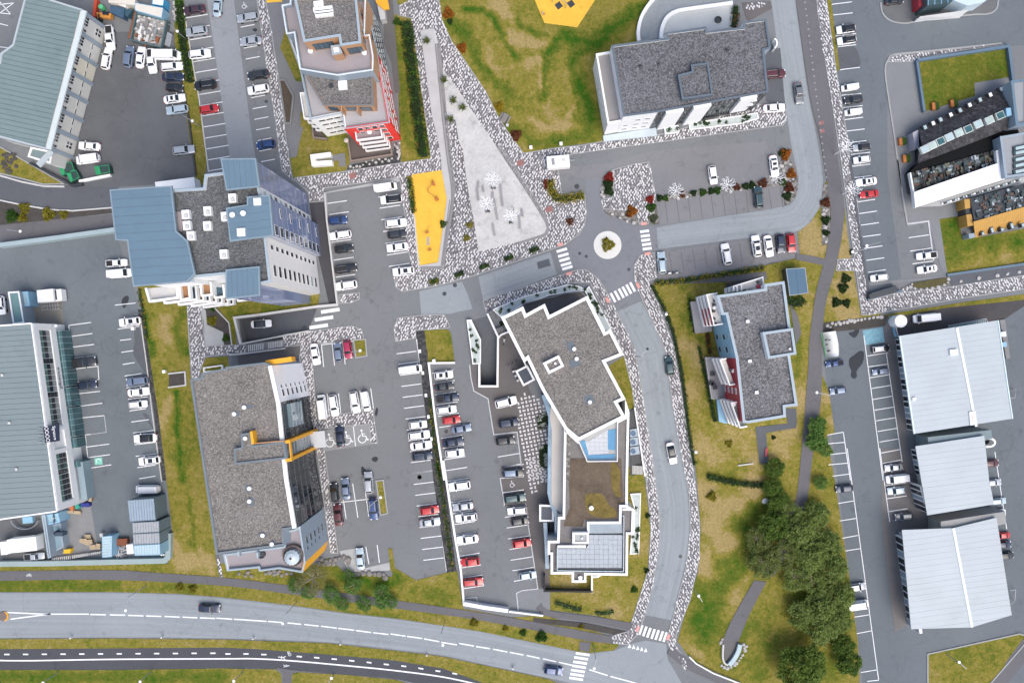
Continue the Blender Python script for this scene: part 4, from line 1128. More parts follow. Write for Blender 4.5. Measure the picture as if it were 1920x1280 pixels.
for seg in ((F7((532,0))[0],F7((555,163))[0]),(F7((615,232))[0],F7((641,472))[0]),(F7((556,848))[0],F7((356,868))[0])):
    Ls=wlen(seg[0],seg[1],hC)
    for k in range(1,10):
        g=G();wbox(g,W(seg[0],hC),W(seg[1],hC),cC,.05,Ls-.05,3.05*k,3.05*k+.07,-.02,.04);g.build('glazing_bar',M('bar_blue',(.24,.29,.42),.4),slab)
# balconies on the south face, every second floor wide ones
b0=WL([(384,556),(433,550),(435,571),(390,577)])
for i,z in enumerate((25.2,19.4,13.6,7.8,2.2)):
    G().prism(b0,z-1.25,z-1.0).build('balcony_floor',CONC_L if i % 2 == 0 else TIMBER,slab)
    G().strip([b0[0],b0[3],b0[2],b0[1]],.38,z-1.25,z).build('balcony_wall',WHITE,slab)
b1=WL([(437,553),(452,551),(454,572),(440,574)])
b2=WL([(470,548),(486,546),(488,566),(472,568)])
for bb,zz in ((b1,(25.2,22.3,19.4,16.5,13.6,10.7,7.8,4.9)),(b2,(25,19.3,13.5,7.8))):
    for i,z in enumerate(zz):
        G().prism(bb,z-1.2,z-1.0).build('balcony_floor',(TIMBER,GLASS_B)[i % 2],slab)
        G().strip([bb[0],bb[3],bb[2],bb[1]],.3,z-1.2,z).build('balcony_wall',WHITE,slab)
for k in range(5):
    for zc in (2.3,5.2,8.1,11,13.9,16.8,19.7,22.6):
        u=1.0+3.4*k
        windows(slab,F6((1030,856))[0],F6((1280,832))[0],hC,[(u % 7+.1,u % 7+1.3,zc+(k // 2)*.001,zc+1.6)] if k < 2 else [],GLASS_B,WHITE,cC,.1,.05)

# --- commercial hall with sign fascia (left)
PD=[(-40,613.5),(58.6,606),(106.6,958),(-40,979)]
shop=house('showroom_hall','grey roofed showroom hall with white framed glazing strip and sign fascia','commercial building',PD,11)
cD=(shop.location.x,shop.location.y)
block(shop,PD,10.85,WHITE,GREYROOF,.1)
panels(shop,[(-40,614.5),(57.6,607.4),(105.4,957),(-40,977.5)],11.0,(-100,6),1.05,GREYROOF,.05)
G().strip(WL([(58.6,606),(106.6,958)],11.05),.25,10.7,11.08).build('roof_edge',WHITE,shop)
G().strip(WL([(-40,613.5),(58.6,606)],11.05),.3,10.7,11.085).build('roof_edge',WHITE,shop)
G().strip(WL([(106.6,958),(-40,979)],11.05),.3,10.7,11.09).build('roof_edge',WHITE,shop)
A,B=(58.6,606),(106.6,958);L=wlen(A,B,10.85)
def fasc(u0,u1,z0,z1,d0,d1,mat,name,par=shop):
    g=G();wbox(g,W(A,10.85),W(B,10.85),cD,u0,u1,z0,z1,d0,d1);return g.build(name,mat,par)
gaps=((1.4,L*.555),(L*.705,L-1.5))
fasc(0,L,9.2,10.8,-.05,.3,WHITE,'fascia_upper');fasc(0,L,3.6,5.4,-.05,.3,WHITE,'fascia_lower')
fasc(0,1.3,5.4,9.2,-.05,.3,WHITE,'fascia_end');fasc(L-1.4,L,5.4,9.2,-.05,.3,WHITE,'fascia_end')
fasc(L*.56,L*.58,5.4,9.2,-.05,.28,WHITE,'fascia_post');fasc(L*.68,L*.70,5.4,9.2,-.05,.28,WHITE,'fascia_post')
for gi,(a_,b_) in enumerate(gaps):
    n=17 if gi == 0 else 9
    for k in range(n):
        u0=a_+(b_-a_)*k/n;u1=a_+(b_-a_)*(k+1)/n-.12
        dark=(k in (5,11)) if gi == 0 else k == 3
        for z0,z1,m in ((7.95,9.15,M('green_pane',(.10,.20,.17),.25,.2)),(6.7,7.85,GLASS_D),(5.45,6.6,M('blind_pane',(.26,.28,.28),.4,.25))):
            if gi == 1 and z0 < 7:m=GLASS_D
            fasc(u0,u1,z0,z1,-.02,.05,GLASS_D if dark else m,'window_pane')
# glazed lean-to
Aw,Bw=Vector(W(A,10.85)),Vector(W(B,10.85));ee=(Bw-Aw).normalized();nn=Vector((-ee.y,ee.x))
if nn.dot((Aw+Bw)/2-Vector(cD)) < 0:nn=-nn
for u0,u1 in ((1.5,13.2),(13.7,17.6),(18.0,24.0),(24.4,26.4),(30.5,L-9.0)):
    q=[Aw+ee*u0+nn*.05,Aw+ee*u1+nn*.05,Aw+ee*u1+nn*1.25,Aw+ee*u0+nn*1.25]
    o=G().prism([tuple(p) for p in q],0,3.3).build('lean_to',M('lean_to_glass',(.06,.125,.14),.12,.5),shop)
    k=int((u1-u0)/1.2)
    for i in range(k+1):
        u=u0+(u1-u0)*i/k
        G().strip([tuple(Aw+ee*u+nn*.1),tuple(Aw+ee*u+nn*1.31)],.10,.1,3.36).build('glazing_bar',M('bar_teal',(.22,.33,.35),.4),o)
    for dd in (.65,):
        G().strip([tuple(Aw+ee*u0+nn*dd),tuple(Aw+ee*u1+nn*dd)],.08,3.3,3.34).build('glazing_bar',M('bar_teal',(.22,.33,.35)),o)
q=[Aw+ee*(L-8.6)+nn*.4,Aw+ee*(L-.6)+nn*.4,Aw+ee*(L-.6)+nn*1.7,Aw+ee*(L-8.6)+nn*1.7]
G().prism([tuple(p) for p in q],0,3.0).build('side_extension',M('pale_blue_steel',(.24,.32,.36),.5,.1),shop)
# dark sign board and the script lettering on the white band
sg=F11((322,885),(440,850),(445,985),(338,1000))
def slant(pts,zs,th,mat,name,root):
    vs=[(x,y,z) for (x,y),z in zip(pts,zs)];vs2=[(x,y,z-th) for x,y,z in vs]
    g=G();g.add(vs+vs2,[(0,1,2,3),(7,6,5,4),(0,4,5,1),(1,5,6,2),(2,6,7,3),(3,7,4,0)])
    return g.build(name,mat,root)
board=slant([W(p,z) for p,z in zip(sg,(11.6,9.6,9.6,11.6))][::-1],(11.6,9.6,9.6,11.6)[::-1],.2,M('navy_board',(.012,.018,.045),.5,.1),'sign_board',shop)
def sign_text(body,px,zc,size,ang,tilt_dir,tilt,mat,root):
    """flat lettering on a tilted sign face"""
    cu=bpy.data.curves.new('sign_letters','FONT');cu.body=body;cu.size=size;cu.align_x='CENTER';cu.align_y='CENTER';cu.extrude=.01
    tmp=bpy.data.objects.new('t',cu);me=bpy.data.meshes.new_from_object(tmp);bpy.data.objects.remove(tmp)
    me.materials.clear();me.materials.append(mat);me.name='sign_letters'
    o=link('sign_letters',me,root)
    x,y=W(px,zc)
    o.rotation_mode='QUATERNION'
    from mathutils import Quaternion
    o.rotation_quaternion=Quaternion(Vector((tilt_dir[0],tilt_dir[1],0)),tilt) @ Quaternion((0,0,1),ang)
    o.location=Vector((x,y,zc))-rootloc(root)
    return o
td=math.atan2(ee.y,ee.x)
BS=True
SIGNW=M('sign_white',(.85,.86,.88),.5,.02)
bt=math.atan2(11.6-9.6,(Vector(W(sg[0],11.6))-Vector(W(sg[1],9.6))).length)
sign_text('UOOOOR',F11((352,935))[0],11.32,.95,td,(ee.x,ee.y),-bt if BS else bt,SIGNW,shop)
sign_text('Signature',F11((408,925))[0],10.40,.75,td,(ee.x,ee.y),-bt if BS else bt,SIGNW,shop)
o=sign_text('Signature',F11((440,478))[0],4.6,1.25,td+math.pi,(ee.x,ee.y),math.pi/2,M('sign_black',(.02,.02,.022),.5),shop)
A3=Aw+ee*(wlen(A,B,10.85)*.30)+nn*.34
o.location=Vector((A3.x,A3.y,4.55))-rootloc(shop)
for c in ((65,850),(118,1197),(12,492)):vent(shop,F11,c,11.0,.3,.4,CONC_L)
for k in range(5):
    G().strip(WL(F11((285,890+26*k),(315,890+26*k)),11.4),.1,11.2,11.3).build('sign_bracket',STEEL,shop)
# loading bays north and south of the hall
def retaining(name,label,f,pts,w,h0,h1,mat,cat='wall',closed=False,**k):
    pw=[W(p,h1) for p in f(*pts)]
    g=G();g.strip(pw,w,h0,h1,closed)
    o=g.build(name,mat)
    return tag(o,label,cat)
nb=house('loading_bay','small blue and teal loading bay block north of the showroom hall','loading bay',F6((55,905),(195,895),(210,1110),(90,1125)),4)
block(nb,F6((55,905),(130,900),(165,1115),(90,1125)),4,GREYBL,M('teal_flat',(.13,.24,.24),.6,.15),.2,(WHITE,.3))
block(nb,F6((130,905),(190,900),(205,1000),(145,1005)),3,LBLUE,M('pale_blue_roof',(.26,.40,.47),.6,.1),.15)
block(nb,F6((146,1006),(205,1001),(212,1105),(155,1110)),1.2,DARK,M('pit_black',(.015,.018,.025),.6),.1)
tk=thing('box_truck','white box truck with ladders behind it in the north loading yard','truck',(*W(F6((340,930))[0]),0))
boxpx(tk,F6,(310,930),.9,110,85,2.0,WHITE,'cargo_box',.1)
boxpx(tk,F6,(395,925),.5,55,78,1.7,WHITE,'cab',.1)
boxpx(tk,F6,(378,925),1.4,20,70,.85,CARGLASS,'windscreen',.1)
boxpx(tk,F6,(350,930),.45,150,50,.3,DARK,'chassis',.1)
for i,(dx,dy) in enumerate(((-40,-38),(-40,38),(50,-34),(50,34))):
    x,y=W(F6((345+dx,930+dy))[0]);g=G();g.tube((x,y-.12,.42),(x,y+.12,.42),.42,n=10);g.build('wheel',RUBBER,tk)
lad=thing('ladder_rack','rack of grey steel ladders and cages behind the white box truck','rack',(*W(F6((365,1000))[0]),0))
for i in range(7):
    a_,b_=WL(F6((305+18*i,975),(312+18*i,1030)));g=G();g.tube((*a_,1.0),(*b_,1.0),.05,n=5);g.build('rung',STEEL,lad)
for yy in (975,1003,1030):
    a_,b_=WL(F6((300,yy),(425,yy-8)));g=G();g.tube((*a_,.95),(*b_,.95),.06,n=5);g.tube((*a_,0),(*a_,.95),.05,n=5);g.tube((*b_,0),(*b_,.95),.05,n=5);g.build('rail',STEEL,lad)
sb=house('loading_ramp','blue steel loading ramp shed on the south side of the showroom hall','loading bay',Q5((450,670),(690,640),(700,1020),(530,1140)),3)
block(sb,Q5((455,675),(490,670),(555,1130),(525,1140)),4.2,GREYBL,M('grey_blue_flat',(.16,.22,.25),.6,.1),.15,(PARAP,.25))
block(sb,Q5((495,670),(635,650),(655,750),(512,780)),3.6,LBLUE,M('pale_blue_roof',(.26,.40,.47)),.15)
block(sb,Q5((514,785),(660,755),(695,1015),(560,1095)),2.2,GREYBL,M('ramp_roof',(.20,.30,.36),.6,.12),.12)
for q_ in (((575,650),(592,700)),((580,715),(597,760)),((580,850),(600,880)),((590,900),(680,860))):
    G().prism(WL(Q5(q_[0],(q_[1][0],q_[0][1]),q_[1],(q_[0][0],q_[1][1])),3.7),1.9,3.68).build('ramp_hatch',M('hatch_blue',(.04,.06,.09),.5),sb)

# --- office with curved glass front
hE=19.5
PE=[(356.7,712),(378,708),(379,699),(423.6,690),(423,688),(496.7,679.5),(508.6,685),(524,754),(539,897),(554.6,989.6),(531.6,993),(533,1022),(405,1039)]
office=house('office_building','gravel roofed office with a dark glass front and yellow portal','office building',PE,hE)
cE=(office.location.x,office.location.y)
MW=M('brilliant_white',(.88,.88,.89),.7,.02,.2,.01)
block(office,PE,hE,GREYBL,GRAVEL_W,.35,(M('coping_grey',(.14,.17,.19),.6),.42),wmats={6:MW,7:GLASS_D,8:GLASS_D,9:WHITE})
G().strip(WL([(508.6,685),(524,754),(539,897),(554.6,989.6)],hE+.05),.75,hE-.5,hE+.06,off=-.3).build('white_edge',WHITE,office)
A,B=(508.6,685),(524,754);L=wlen(A,B,hE)
for k in range(6):
    z=1.6+k*2.85
    windows(office,A,B,hE,[(L*.55,L*.55+.55,z+.5,z+1.2)],GLASS_D,MW,cE,.05,.05)
    windows(office,A,B,hE,[(L*.68,L*.68+1.25,z,z+1.0)],GLASS_D,MW,cE,.05,.05)
MUL=M('mullion_grey',(.08,.09,.10),.4)
for a_,b_ in (((524,754),(539,897)),((539,897),(554.6,989.6))):
    Ls=wlen(a_,b_,hE)
    for k in range(1,7):
        g=G();wbox(g,W(a_,hE),W(b_,hE),cE,.1,Ls-.1,3.0*k-.12,3.0*k+.12,-.02,.12);g.build('transom',MUL,office)
    for k in range(int(Ls/1.6)):
        g=G();wbox(g,W(a_,hE),W(b_,hE),cE,.4+1.6*k,.48+1.6*k,.5,18.6,-.01,.08);g.build('mullion',MUL,office)
g=G();wbox(g,W((524,754),hE),W((539,897),hE),cE,.6,5.2,9.2,15.6,-.01,.9);bx=g.build('glass_bay',M('bay_glass',(.16,.22,.25),.1,.4),office)
for k in range(4):
    g=G();wbox(g,W((524,754),hE),W((539,897),hE),cE,.55,5.25,9.2+2.1*k,9.32+2.1*k,.88,.96);g.build('bay_bar',PARAP,bx)
# yellow portal
a_,b_=(524,754),(539,897);Ls=wlen(a_,b_,hE)
u0,u1=Ls*.50,Ls*.78
def port(ua,ub,za,zb,d0,d1,mat,name):
    g=G();wbox(g,W(a_,hE),W(b_,hE),cE,ua,ub,za,zb,d0,d1);return g.build(name,mat,office)
port(u0,u0+.62,0,hE+.1,-.02,1.0,YELLOWP,'portal_leg');port(u1-.62,u1,0,hE+.1,-.02,1.0,YELLOWP,'portal_leg')
port(u0,u1,hE-.8,hE+.12,1.002,1.2,YELLOWP,'portal_head')
port(u0+.8,u1-.8,4.0,hE-.1,.02,.35,M('portal_glass',(.14,.18,.20),.12,.5),'portal_glass')
for k in range(7):port(u0+.8,u1-.8,5+1.9*k,5.12+1.9*k,.3,.42,STEEL,'portal_bar')
port(u0+.3,u1-.3,3.2,3.5,0,3.4,M('porch_roof',(.50,.53,.55),.5),'porch_roof')
# yellow blade at the north end
G().strip(WL(F12((668,452),(853,425)),hE-1.5),.9,15.6,hE-1.5).build('yellow_blade',YELLOWP,office)
# roof things
block(office,F12((445,1058),(500,1048),(495,955),(555,945),(580,1035),(800,1008),(820,1128),(452,1170)),hE+.75,GREYBL,GRAVEL_W,.35,(M('coping_grey',(.14,.17,.19)),.4),z0=hE-.4)
G().strip(WL(F12((567,935),(580,1025)),hE+1.7),.5,hE-.3,hE+1.7).build('yellow_fin',YELLOWP,office)
G().strip(WL(F12((580,1022),(800,1003)),hE+.9),.2,hE-.3,hE+.9).build('timber_edge',ORANGE,office)
zr=hE-.34
for q_ in ([(500,752),(580,748),(580,768),(505,775)],[(460,790),(485,800),(480,830),(455,830)]):pad(office,F12,q_,zr)
for c in ((515,766),(445,813),(523,985)):vent(office,F12,c,zr if c[1] != 985 else hE+.4,.42)
for q_ in ([(425,145),(460,150),(458,190),(428,185)],[(450,220),(475,222),(475,270),(445,262)],[(500,425),(550,425),(545,450),(505,445)],[(570,470),(605,468),(602,498),(572,495)]):pad(office,F18,q_,zr)
for c in ((447,170),(447,243),(523,438),(576,488)):vent(office,F18,c,zr,.42)
# south terrace
PT=R5((150,632),(1062,512),(1062,285),(1215,262),(1300,212),(1380,748),(1338,905),(985,845),(690,885),(675,832),(205,880))
block(office,PT,16.2,GREYBL,DECK,.7,(PARAP,.28),wmats={4:M('slate_blue_panel',(.27,.33,.39),.5,.04),5:YELLOWP,10:WHITE})
A,B=R5((1300,212))[0],R5((1380,748))[0];L=wlen(A,B,16.2)
for k in range(5):
    z=2.2+k*2.7
    windows(office,A,B,16.2,[(L*.40,L*.40+1.2,z,z+.9),(L*.66,L*.66+.55,z+.4,z+1.0)],GLASS_D,M('slate_blue_panel',(.27,.33,.39)),cE,.04,.05)
gz=[W(R5((1195+150*math.cos(i*math.pi/10),650+152*math.sin(i*math.pi/10)))[0],16.4) for i in range(20)]
G().strip(gz,.22,15.5,16.4,True).build('round_screen',M('dark_timber',(.10,.07,.06),.8),office)
pv=thing('glass_pavilion','domed glass pavilion on the south roof terrace of the office','pavilion',(*W(R5((1165,690))[0],17.4),15.5))
x,y=W(R5((1165,690))[0],17.4);g=G();g.lathe(x,y,[(1.45,15.5),(1.45,17.0),(.9,17.45),(.2,17.6)],14);g.build('glass_dome',M('dome_glass',(.42,.50,.54),.2,.2),pv)
for i in range(14):
    t=2*math.pi*i/14;g=G()
    g.tube((x+1.47*math.cos(t),y+1.47*math.sin(t),15.5),(x+1.47*math.cos(t),y+1.47*math.sin(t),17.02),.04,n=4)
    g.tube((x+1.47*math.cos(t),y+1.47*math.sin(t),17.02),(x+.2*math.cos(t),y+.2*math.sin(t),17.64),.04,n=4);g.build('rib',WHITE,pv)
g=G();g.lathe(x,y,[(.22,17.58),(.22,17.8)],8);g.build('finial',DARK,pv)
for f,c,lx,ly,hh,mt,nm,lab in ((R5,(715,645),90,90,.9,DARK,'hot_tub','round dark hot tub on the office roof terrace'),):
    x,y=W(f(c)[0],16.4);g=G();g.lathe(x,y,[(.65,15.5),(.7,16.3),(.55,16.3),(.5,16.1)],14);tag(g.build(nm,mt),lab,'hot tub')
for c in ((375,620),(660,640)):
    boxpx(office,R5,c,15.5,30,80,1.6,PARAP,'terrace_divider',.05)

# --- central building: gravel roof with white coping, low annex
hF=14.0
PF=R7((638,200),(965,38),(1010,150),(1290,-2),(1362,170))+F14((745,118),(858,345),(893,328),(973,488),(860,533),(985,768),(935,790),(985,880),(690,1030),(605,960))+R7((1240,1270),(1030,830),(980,875))
mid=house('apartment_house','gravel roofed building with broad white roof coping beside the garage ramp','apartment building',PF,hF)
cF=(mid.location.x,mid.location.y)
block(mid,PF,hF,OFFW,GRAVEL_W,.35,(WHITE,.62))
block(mid,R7((1265,885),(1500,768),(1580,930),(1352,1045)),hF+.9,WHITE,GRAVEL_W,.3,(WHITE,.52),z0=hF-.4)
for q_,c in (([(1610,590),(1710,555),(1765,690),(1670,730)],(1733,672)),([(1645,860),(1790,805),(1830,890),(1690,965)],(1770,820))):
    pad(mid,R7,q_,hF-.33);vent(mid,R7,c,hF-.33,.42)
pad(mid,F14,[(722,755),(775,735),(790,790),(740,803)],hF-.33);vent(mid,F14,(762,787),hF-.33,.4)
vent(mid,R7,(1450,890),hF+.6,.25)
for i in range(5):
    A,B=PF[-2],PF[-3]
    windows(mid,R7((638,200))[0],R7((980,875))[0],hF,[(1+2.2*i,2.4+2.2*i,z,z+1.6) for z in (1,4.2,7.4,10.5)],GLASS_D,WHITE,cF)
# entrance porch
PO=R7((850,1005),(1030,915),(1145,1135),(970,1230))
po=house('entrance_porch','white rimmed square porch roof beside the garage ramp','porch',PO,3.6)
block(po,PO,3.6,DARK,M('porch_dark',(.045,.060,.085),.5,.08),.2,(WHITE,.42),z0=2.8)
for p in offset(ccw(WL(PO,3.6)),.5,True):g=G();g.tube((*p,0),(*p,2.8),.1,n=6);g.build('post',STEEL,po)
PO=R6((8,265),(165,272),(165,448),(8,448))
po=house('entrance_porch','white rimmed square porch roof beside the white SUV and the annex','porch',PO,3.6)
block(po,PO,3.6,DARK,M('porch_dark',(.045,.060,.085)),.2,(WHITE,.42),z0=2.8)
for p in offset(ccw(WL(PO,3.6)),.5,True):g=G();g.tube((*p,0),(*p,2.8),.1,n=6);g.build('post',STEEL,po)
# annex
hG=7.5
PG=F14((600,960),(610,958),(690,1034),(985,880),(985,770),(1010,850),(1000,1280))+R6((970,280),(1040,315),(1030,590),(975,590),(970,1038),(518,1030),(518,1112),(362,1112),(362,1022),(133,1022),(133,808),(100,808),(100,660),(205,660),(212,400),(265,400),(270,0))
annex=house('annex_building','low annex with brown sedum roof and pale tiled roof terrace','annex',PG,hG)
cG=(annex.location.x,annex.location.y)
block(annex,PG,hG,OFFW,M('annex_gravel',(.17,.16,.155),.9,.15,.5,.2,4),.4,(WHITE,.5))
zz=hG-.36
G().prism(WL(R6((320,-240),(900,-240),(930,260),(870,270),(860,420),(500,430),(480,505),(270,500),(300,400),(340,300)),zz),zz-.2,zz).build('sedum_roof',SEDUM,annex)
G().prism(WL(F14((610,975),(680,1036),(640,1040),(630,1290),(612,1290)),zz),zz-.2,zz+.004).build('gravel_margin',ROCKG,annex)
bm_pts=R6((510,170),(600,140),(700,160),(760,260),(840,330),(830,400),(640,400),(530,330))
G().prism(WL(curve(bm_pts,3,True),zz+.02),zz-.1,zz+.02).build('moss_patch',M('moss',(.150,.112,.030),1,.4,.9,.4,4),annex)
G().prism(WL(curve(R6((800,-200),(890,-100),(880,60),(900,180),(820,140),(790,0)),3,True),zz+.02),zz-.1,zz+.021).build('moss_patch',M('moss',(.20,.135,.022)),annex)
vent(annex,R6,(575,305),zz,.5,.8)
TILE=M('terrace_tile',(.36,.40,.43),.7,.16,1.5,.12,7)
def tiles(root,px,z,dr,st,mat,name='terrace_tile',gap=.04):
    w=ccw(WL(px,z));a=math.atan2(-dr[1],dr[0]);nmax=0
    for q in slices(w,a,st,gap):
        for t in slices(q,a+math.pi/2,st,gap):
            G().prism(t,z-.05,z+R.uniform(-.01,.01)).build(name,mat,root);nmax += 1
    return nmax
tp=R6((205,740),(520,738),(550,690),(550,595),(915,595),(910,965),(205,965))
tiles(annex,tp,hG+.0,(100,1),.98,TILE)
G().prism(WL(R6((550,480),(910,475),(915,575),(550,580)),hG-.2),hG-.5,hG-.2).build('terrace_glass',M('terrace_blue',(.16,.22,.27),.2,.2),annex)
G().strip(WL(R6((202,735),(202,985),(925,995),(930,390),(915,385)),hG+.5),.12,hG-.3,hG+.5).build('glass_rail',M('rail_glass',(.45,.55,.60),.15,.1),annex)
G().strip(WL(R6((210,968),(908,968)),hG+.2),.35,hG-.2,hG+.1).build('planter_trough',DARK,annex)
block(annex,R6((370,570),(545,570),(545,690),(370,690)),hG+1.0,WHITE,CONC,.2,(WHITE,.45),z0=hG-.4)
vent(annex,R6,(473,632),hG+.8,.2)
G().strip(WL(R6((205,722),(515,722)),hG+.4),.45,hG-.3,hG+.4).build('white_upstand',WHITE,annex)
G().strip(WL(R6((540,575),(540,465),(890,462),(893,282),(975,282)),hG+.3),.48,hG-.5,hG+.3).build('white_upstand',WHITE,annex)
G().strip(WL(R6((915,318),(1030,318)),hG+.1),.45,hG-.5,hG+.1).build('white_upstand',WHITE,annex)
vent(annex,R6,(455,1065),hG-.3,.45)
# blue-floored terrace between annex and main block
PTB=F14((690,1034),(935,905),(935,1160),(745,1160))
G().prism(WL(PTB,hG+.5),hG-.3,hG+.5).build('terrace_slab',CONC,annex)
tiles(annex,F14((760,1030),(875,960),(880,1110),(752,1120),(730,1035)),hG+.56,(1,0),.9,M('terrace_tile_pale',(.46,.49,.52),.7,.12,1.5,.1,6))
for q_ in ([(700,1035),(728,1025),(752,1110),(748,1150)],[(755,1120),(920,1115),(920,1145),(752,1147)],[(875,965),(925,955),(922,1090),(875,1085)]):
    G().prism(WL(F14(*q_),hG+.6),hG+.4,hG+.6).build('blue_mat',M('blue_mat',(.10,.26,.43),.8,.12,1.2,.1),annex)
G().strip(WL(F14((690,1034),(745,1162),(935,1160),(937,905)),hG+1.3),.15,hG,hG+1.3).build('terrace_rail',WHITE,annex)
# sloping pale side with blue glazing on the west
lw=F14((520,760),(600,955),(608,1290))+R6((262,350),(230,355),(140,250))+F14((518,1250),(520,960),(508,880))
G().prism(WL(lw,4.2),0,4.2).build('side_roof',M('beige_membrane',(.50,.47,.43),.8,.08,.3),annex)
bl=WL(F14((470,740),(515,880),(512,1000),(510,1270)),3.9)+WL(R6((120,130),(150,260),(200,400),(200,640)),3.9)
G().strip(bl,1.0,0,4.0).build('side_glazing',M('ice_glass',(.22,.33,.42),.15,.4),annex)
G().strip(WL(R6((70,460),(85,700),(95,960)),3),.8,0,3.0).build('side_glazing',M('ice_glass',(.22,.33,.42)),annex)
# light wells with plant machines east of it
lwl=house('service_well','open service well with three round fan units east of the annex','service yard',F14((1015,860),(1040,840),(1085,1125),(1020,1130)),1)
G().prism(WL(F14((1012,850),(1045,820),(1090,1240),(1018,1250)),.3),.0,.3).build('well_floor',DARK,lwl)
for y0 in (960,1015,1072):
    G().prism(WL(F14((1016,y0),(1060+(y0-960)*.1,y0-8),(1066+(y0-960)*.1,y0+42),(1016,y0+50)),.7),.2,.7).build('fan_unit',M('fan_casing',(.30,.36,.42),.5,.1),lwl)
    x,y=W(F14((1035,y0+25))[0],.8);g=G();g.lathe(x,y,[(.55,.7),(.55,.85),(.35,.85),(.35,.74)],12);g.build('fan',M('fan_blue',(.05,.12,.22),.4),lwl)
G().strip(WL(F14((1045,820),(1110,1255)),1),.3,0,1.0).build('well_wall',WHITE,lwl)
st_=thing('outdoor_stair','pale concrete outdoor stair between the annex and the street','stairs',(*W(F20((585,60))[0]),0))
for i in range(8):
    G().prism(WL(F20((560+8*i,40+0*i),(566.5+8*i,40),(566.5+8*i,88),(560+8*i,88)),.9),0,.25+.14*i).build('step',CONC_L,st_)
# white gravel planters by the walls
GW=M('white_gravel',(.45,.50,.49),.95,.15,1.5,.2,6)
def gravel_planter(label,f,pts,z=.5,n=10,spots=None):
    o=thing('gravel_planter',label,'planter',(*cen(WL(f(*pts))),0))
    w=WL(f(*pts),z)
    G().prism(w,0,z).build('gravel_top',GW,o)
    G().strip(ccw(w),.22,0,z+.12,True,off=-.1).build('rim',WHITE,o)
    k=0;xs=[p[0] for p in w];ys=[p[1] for p in w]
    while k < n:
        x,y=R.uniform(min(xs),max(xs)),R.uniform(min(ys),max(ys))
        if not inside((x,y),w):continue
        g=G()
        for t in range(26):
            a=R.uniform(0,6.28);r=R.uniform(.05,.42);dz=R.uniform(0,.4)
            b=Vector((x+r*math.cos(a),y+r*math.sin(a),z+dz));s_=R.uniform(.07,.15)
            g.add([b+Vector((-s_,0,R.uniform(-.05,.05))),b+Vector((0,-s_,R.uniform(-.05,.05))),b+Vector((s_,0,.05)),b+Vector((0,s_,0))],[(0,1,2,3)])
        g.build('small_shrub',HEDGE_D,o);k += 1
    return o
gravel_planter('long white gravel planter with dark shrubs along the north side of the central building',F14,[(155,205),(330,130),(620,50),(690,60),(735,80),(640,85),(500,110),(345,165),(200,245)],.6,14)
gravel_planter('tapering white gravel planter beside the curb mosaic east of the central building',F14,[(735,85),(755,65),(890,320),(860,335)],.6,11)
gravel_planter('narrow white gravel planter with clipped shrubs east of the tiled terrace',R6,[(1010,155),(1105,150),(1085,790),(1005,795),(1020,600),(1045,560),(1050,300)],.4,12)
gravel_planter('pointed white gravel planter between driveway and garage ramp',R7,[(135,250),(180,245),(320,535),(318,880),(222,890)],.9,8)
G().strip(WL(F14((335,170),(480,130),(520,125),(600,100),(700,88),(735,120)),1),.25,0,1.0).build('wall_ring',CONC_D,mid)
G().prism(WL(F14((345,175),(520,122),(640,92),(715,92),(735,118),(505,235),(475,175),(360,230)),.1),0,.12).build('sunken_patio',PAVB,mid)

# --- garage ramp of the central building
rampw=thing('garage_ramp','sunken garage ramp with white topped walls west of the central building','ramp',(*W(R7((450,900))[0]),0))
fl=WL(RAMP_F);zf=[0,-1.2,-3.4,-3.4,-1.0,0]
g=G();g.add([(x,y,z-.01) for (x,y),z in zip(fl,zf)],[(0,1,4,5),(1,2,3,4)])
g.build('ramp_floor',ASPH_D,rampw)
def sidewall(pts,zb,root,mat,name='ramp_side'):
    g=G();n=len(pts)
    g.add([(x,y,0) for x,y in pts]+[(x,y,zb) for x,y in pts],[(i,i+1,n+i+1,n+i) for i in range(n-1)])
    return g.build(name,mat,root)
sidewall(fl+[fl[0]],-3.5,rampw,CONC_D)
G().strip(WL(R7((160,240),(325,535),(322,885)),.9),.25,0,.92).build('ramp_wall',WHITE,rampw)
G().strip(WL(R7((308,880),(310,1232),(582,1232),(590,490),(430,140)),.9),.42,0,.9).build('ramp_wall',WHITE,rampw)
G().strip(WL(curve(R7((592,520),(625,470),(680,440),(745,415)),4),.9),.35,0,.88).build('curved_wall',WHITE,rampw)
for t_,(a_,b_,c_,d_,n) in enumerate((((455,125),(515,95),(570,235),(505,265),9),((565,375),(650,335),(705,410),(600,470),8))):
    stp=thing('outdoor_stair',('upper' if t_ == 0 else 'lower')+' flight of dark steps between the garage ramp wall and the central building','stairs',(*W(R7(a_)[0]),0))
    for i in range(n):
        u,v=i/n,(i+.8)/n
        lp=lambda p,q,t:(p[0]+(q[0]-p[0])*t,p[1]+(q[1]-p[1])*t)
        G().prism(WL(R7(lp(a_,d_,u),lp(b_,c_,u),lp(b_,c_,v),lp(a_,d_,v))),0,.15+.12*(n-i)).build('step',CONC_D,stp)
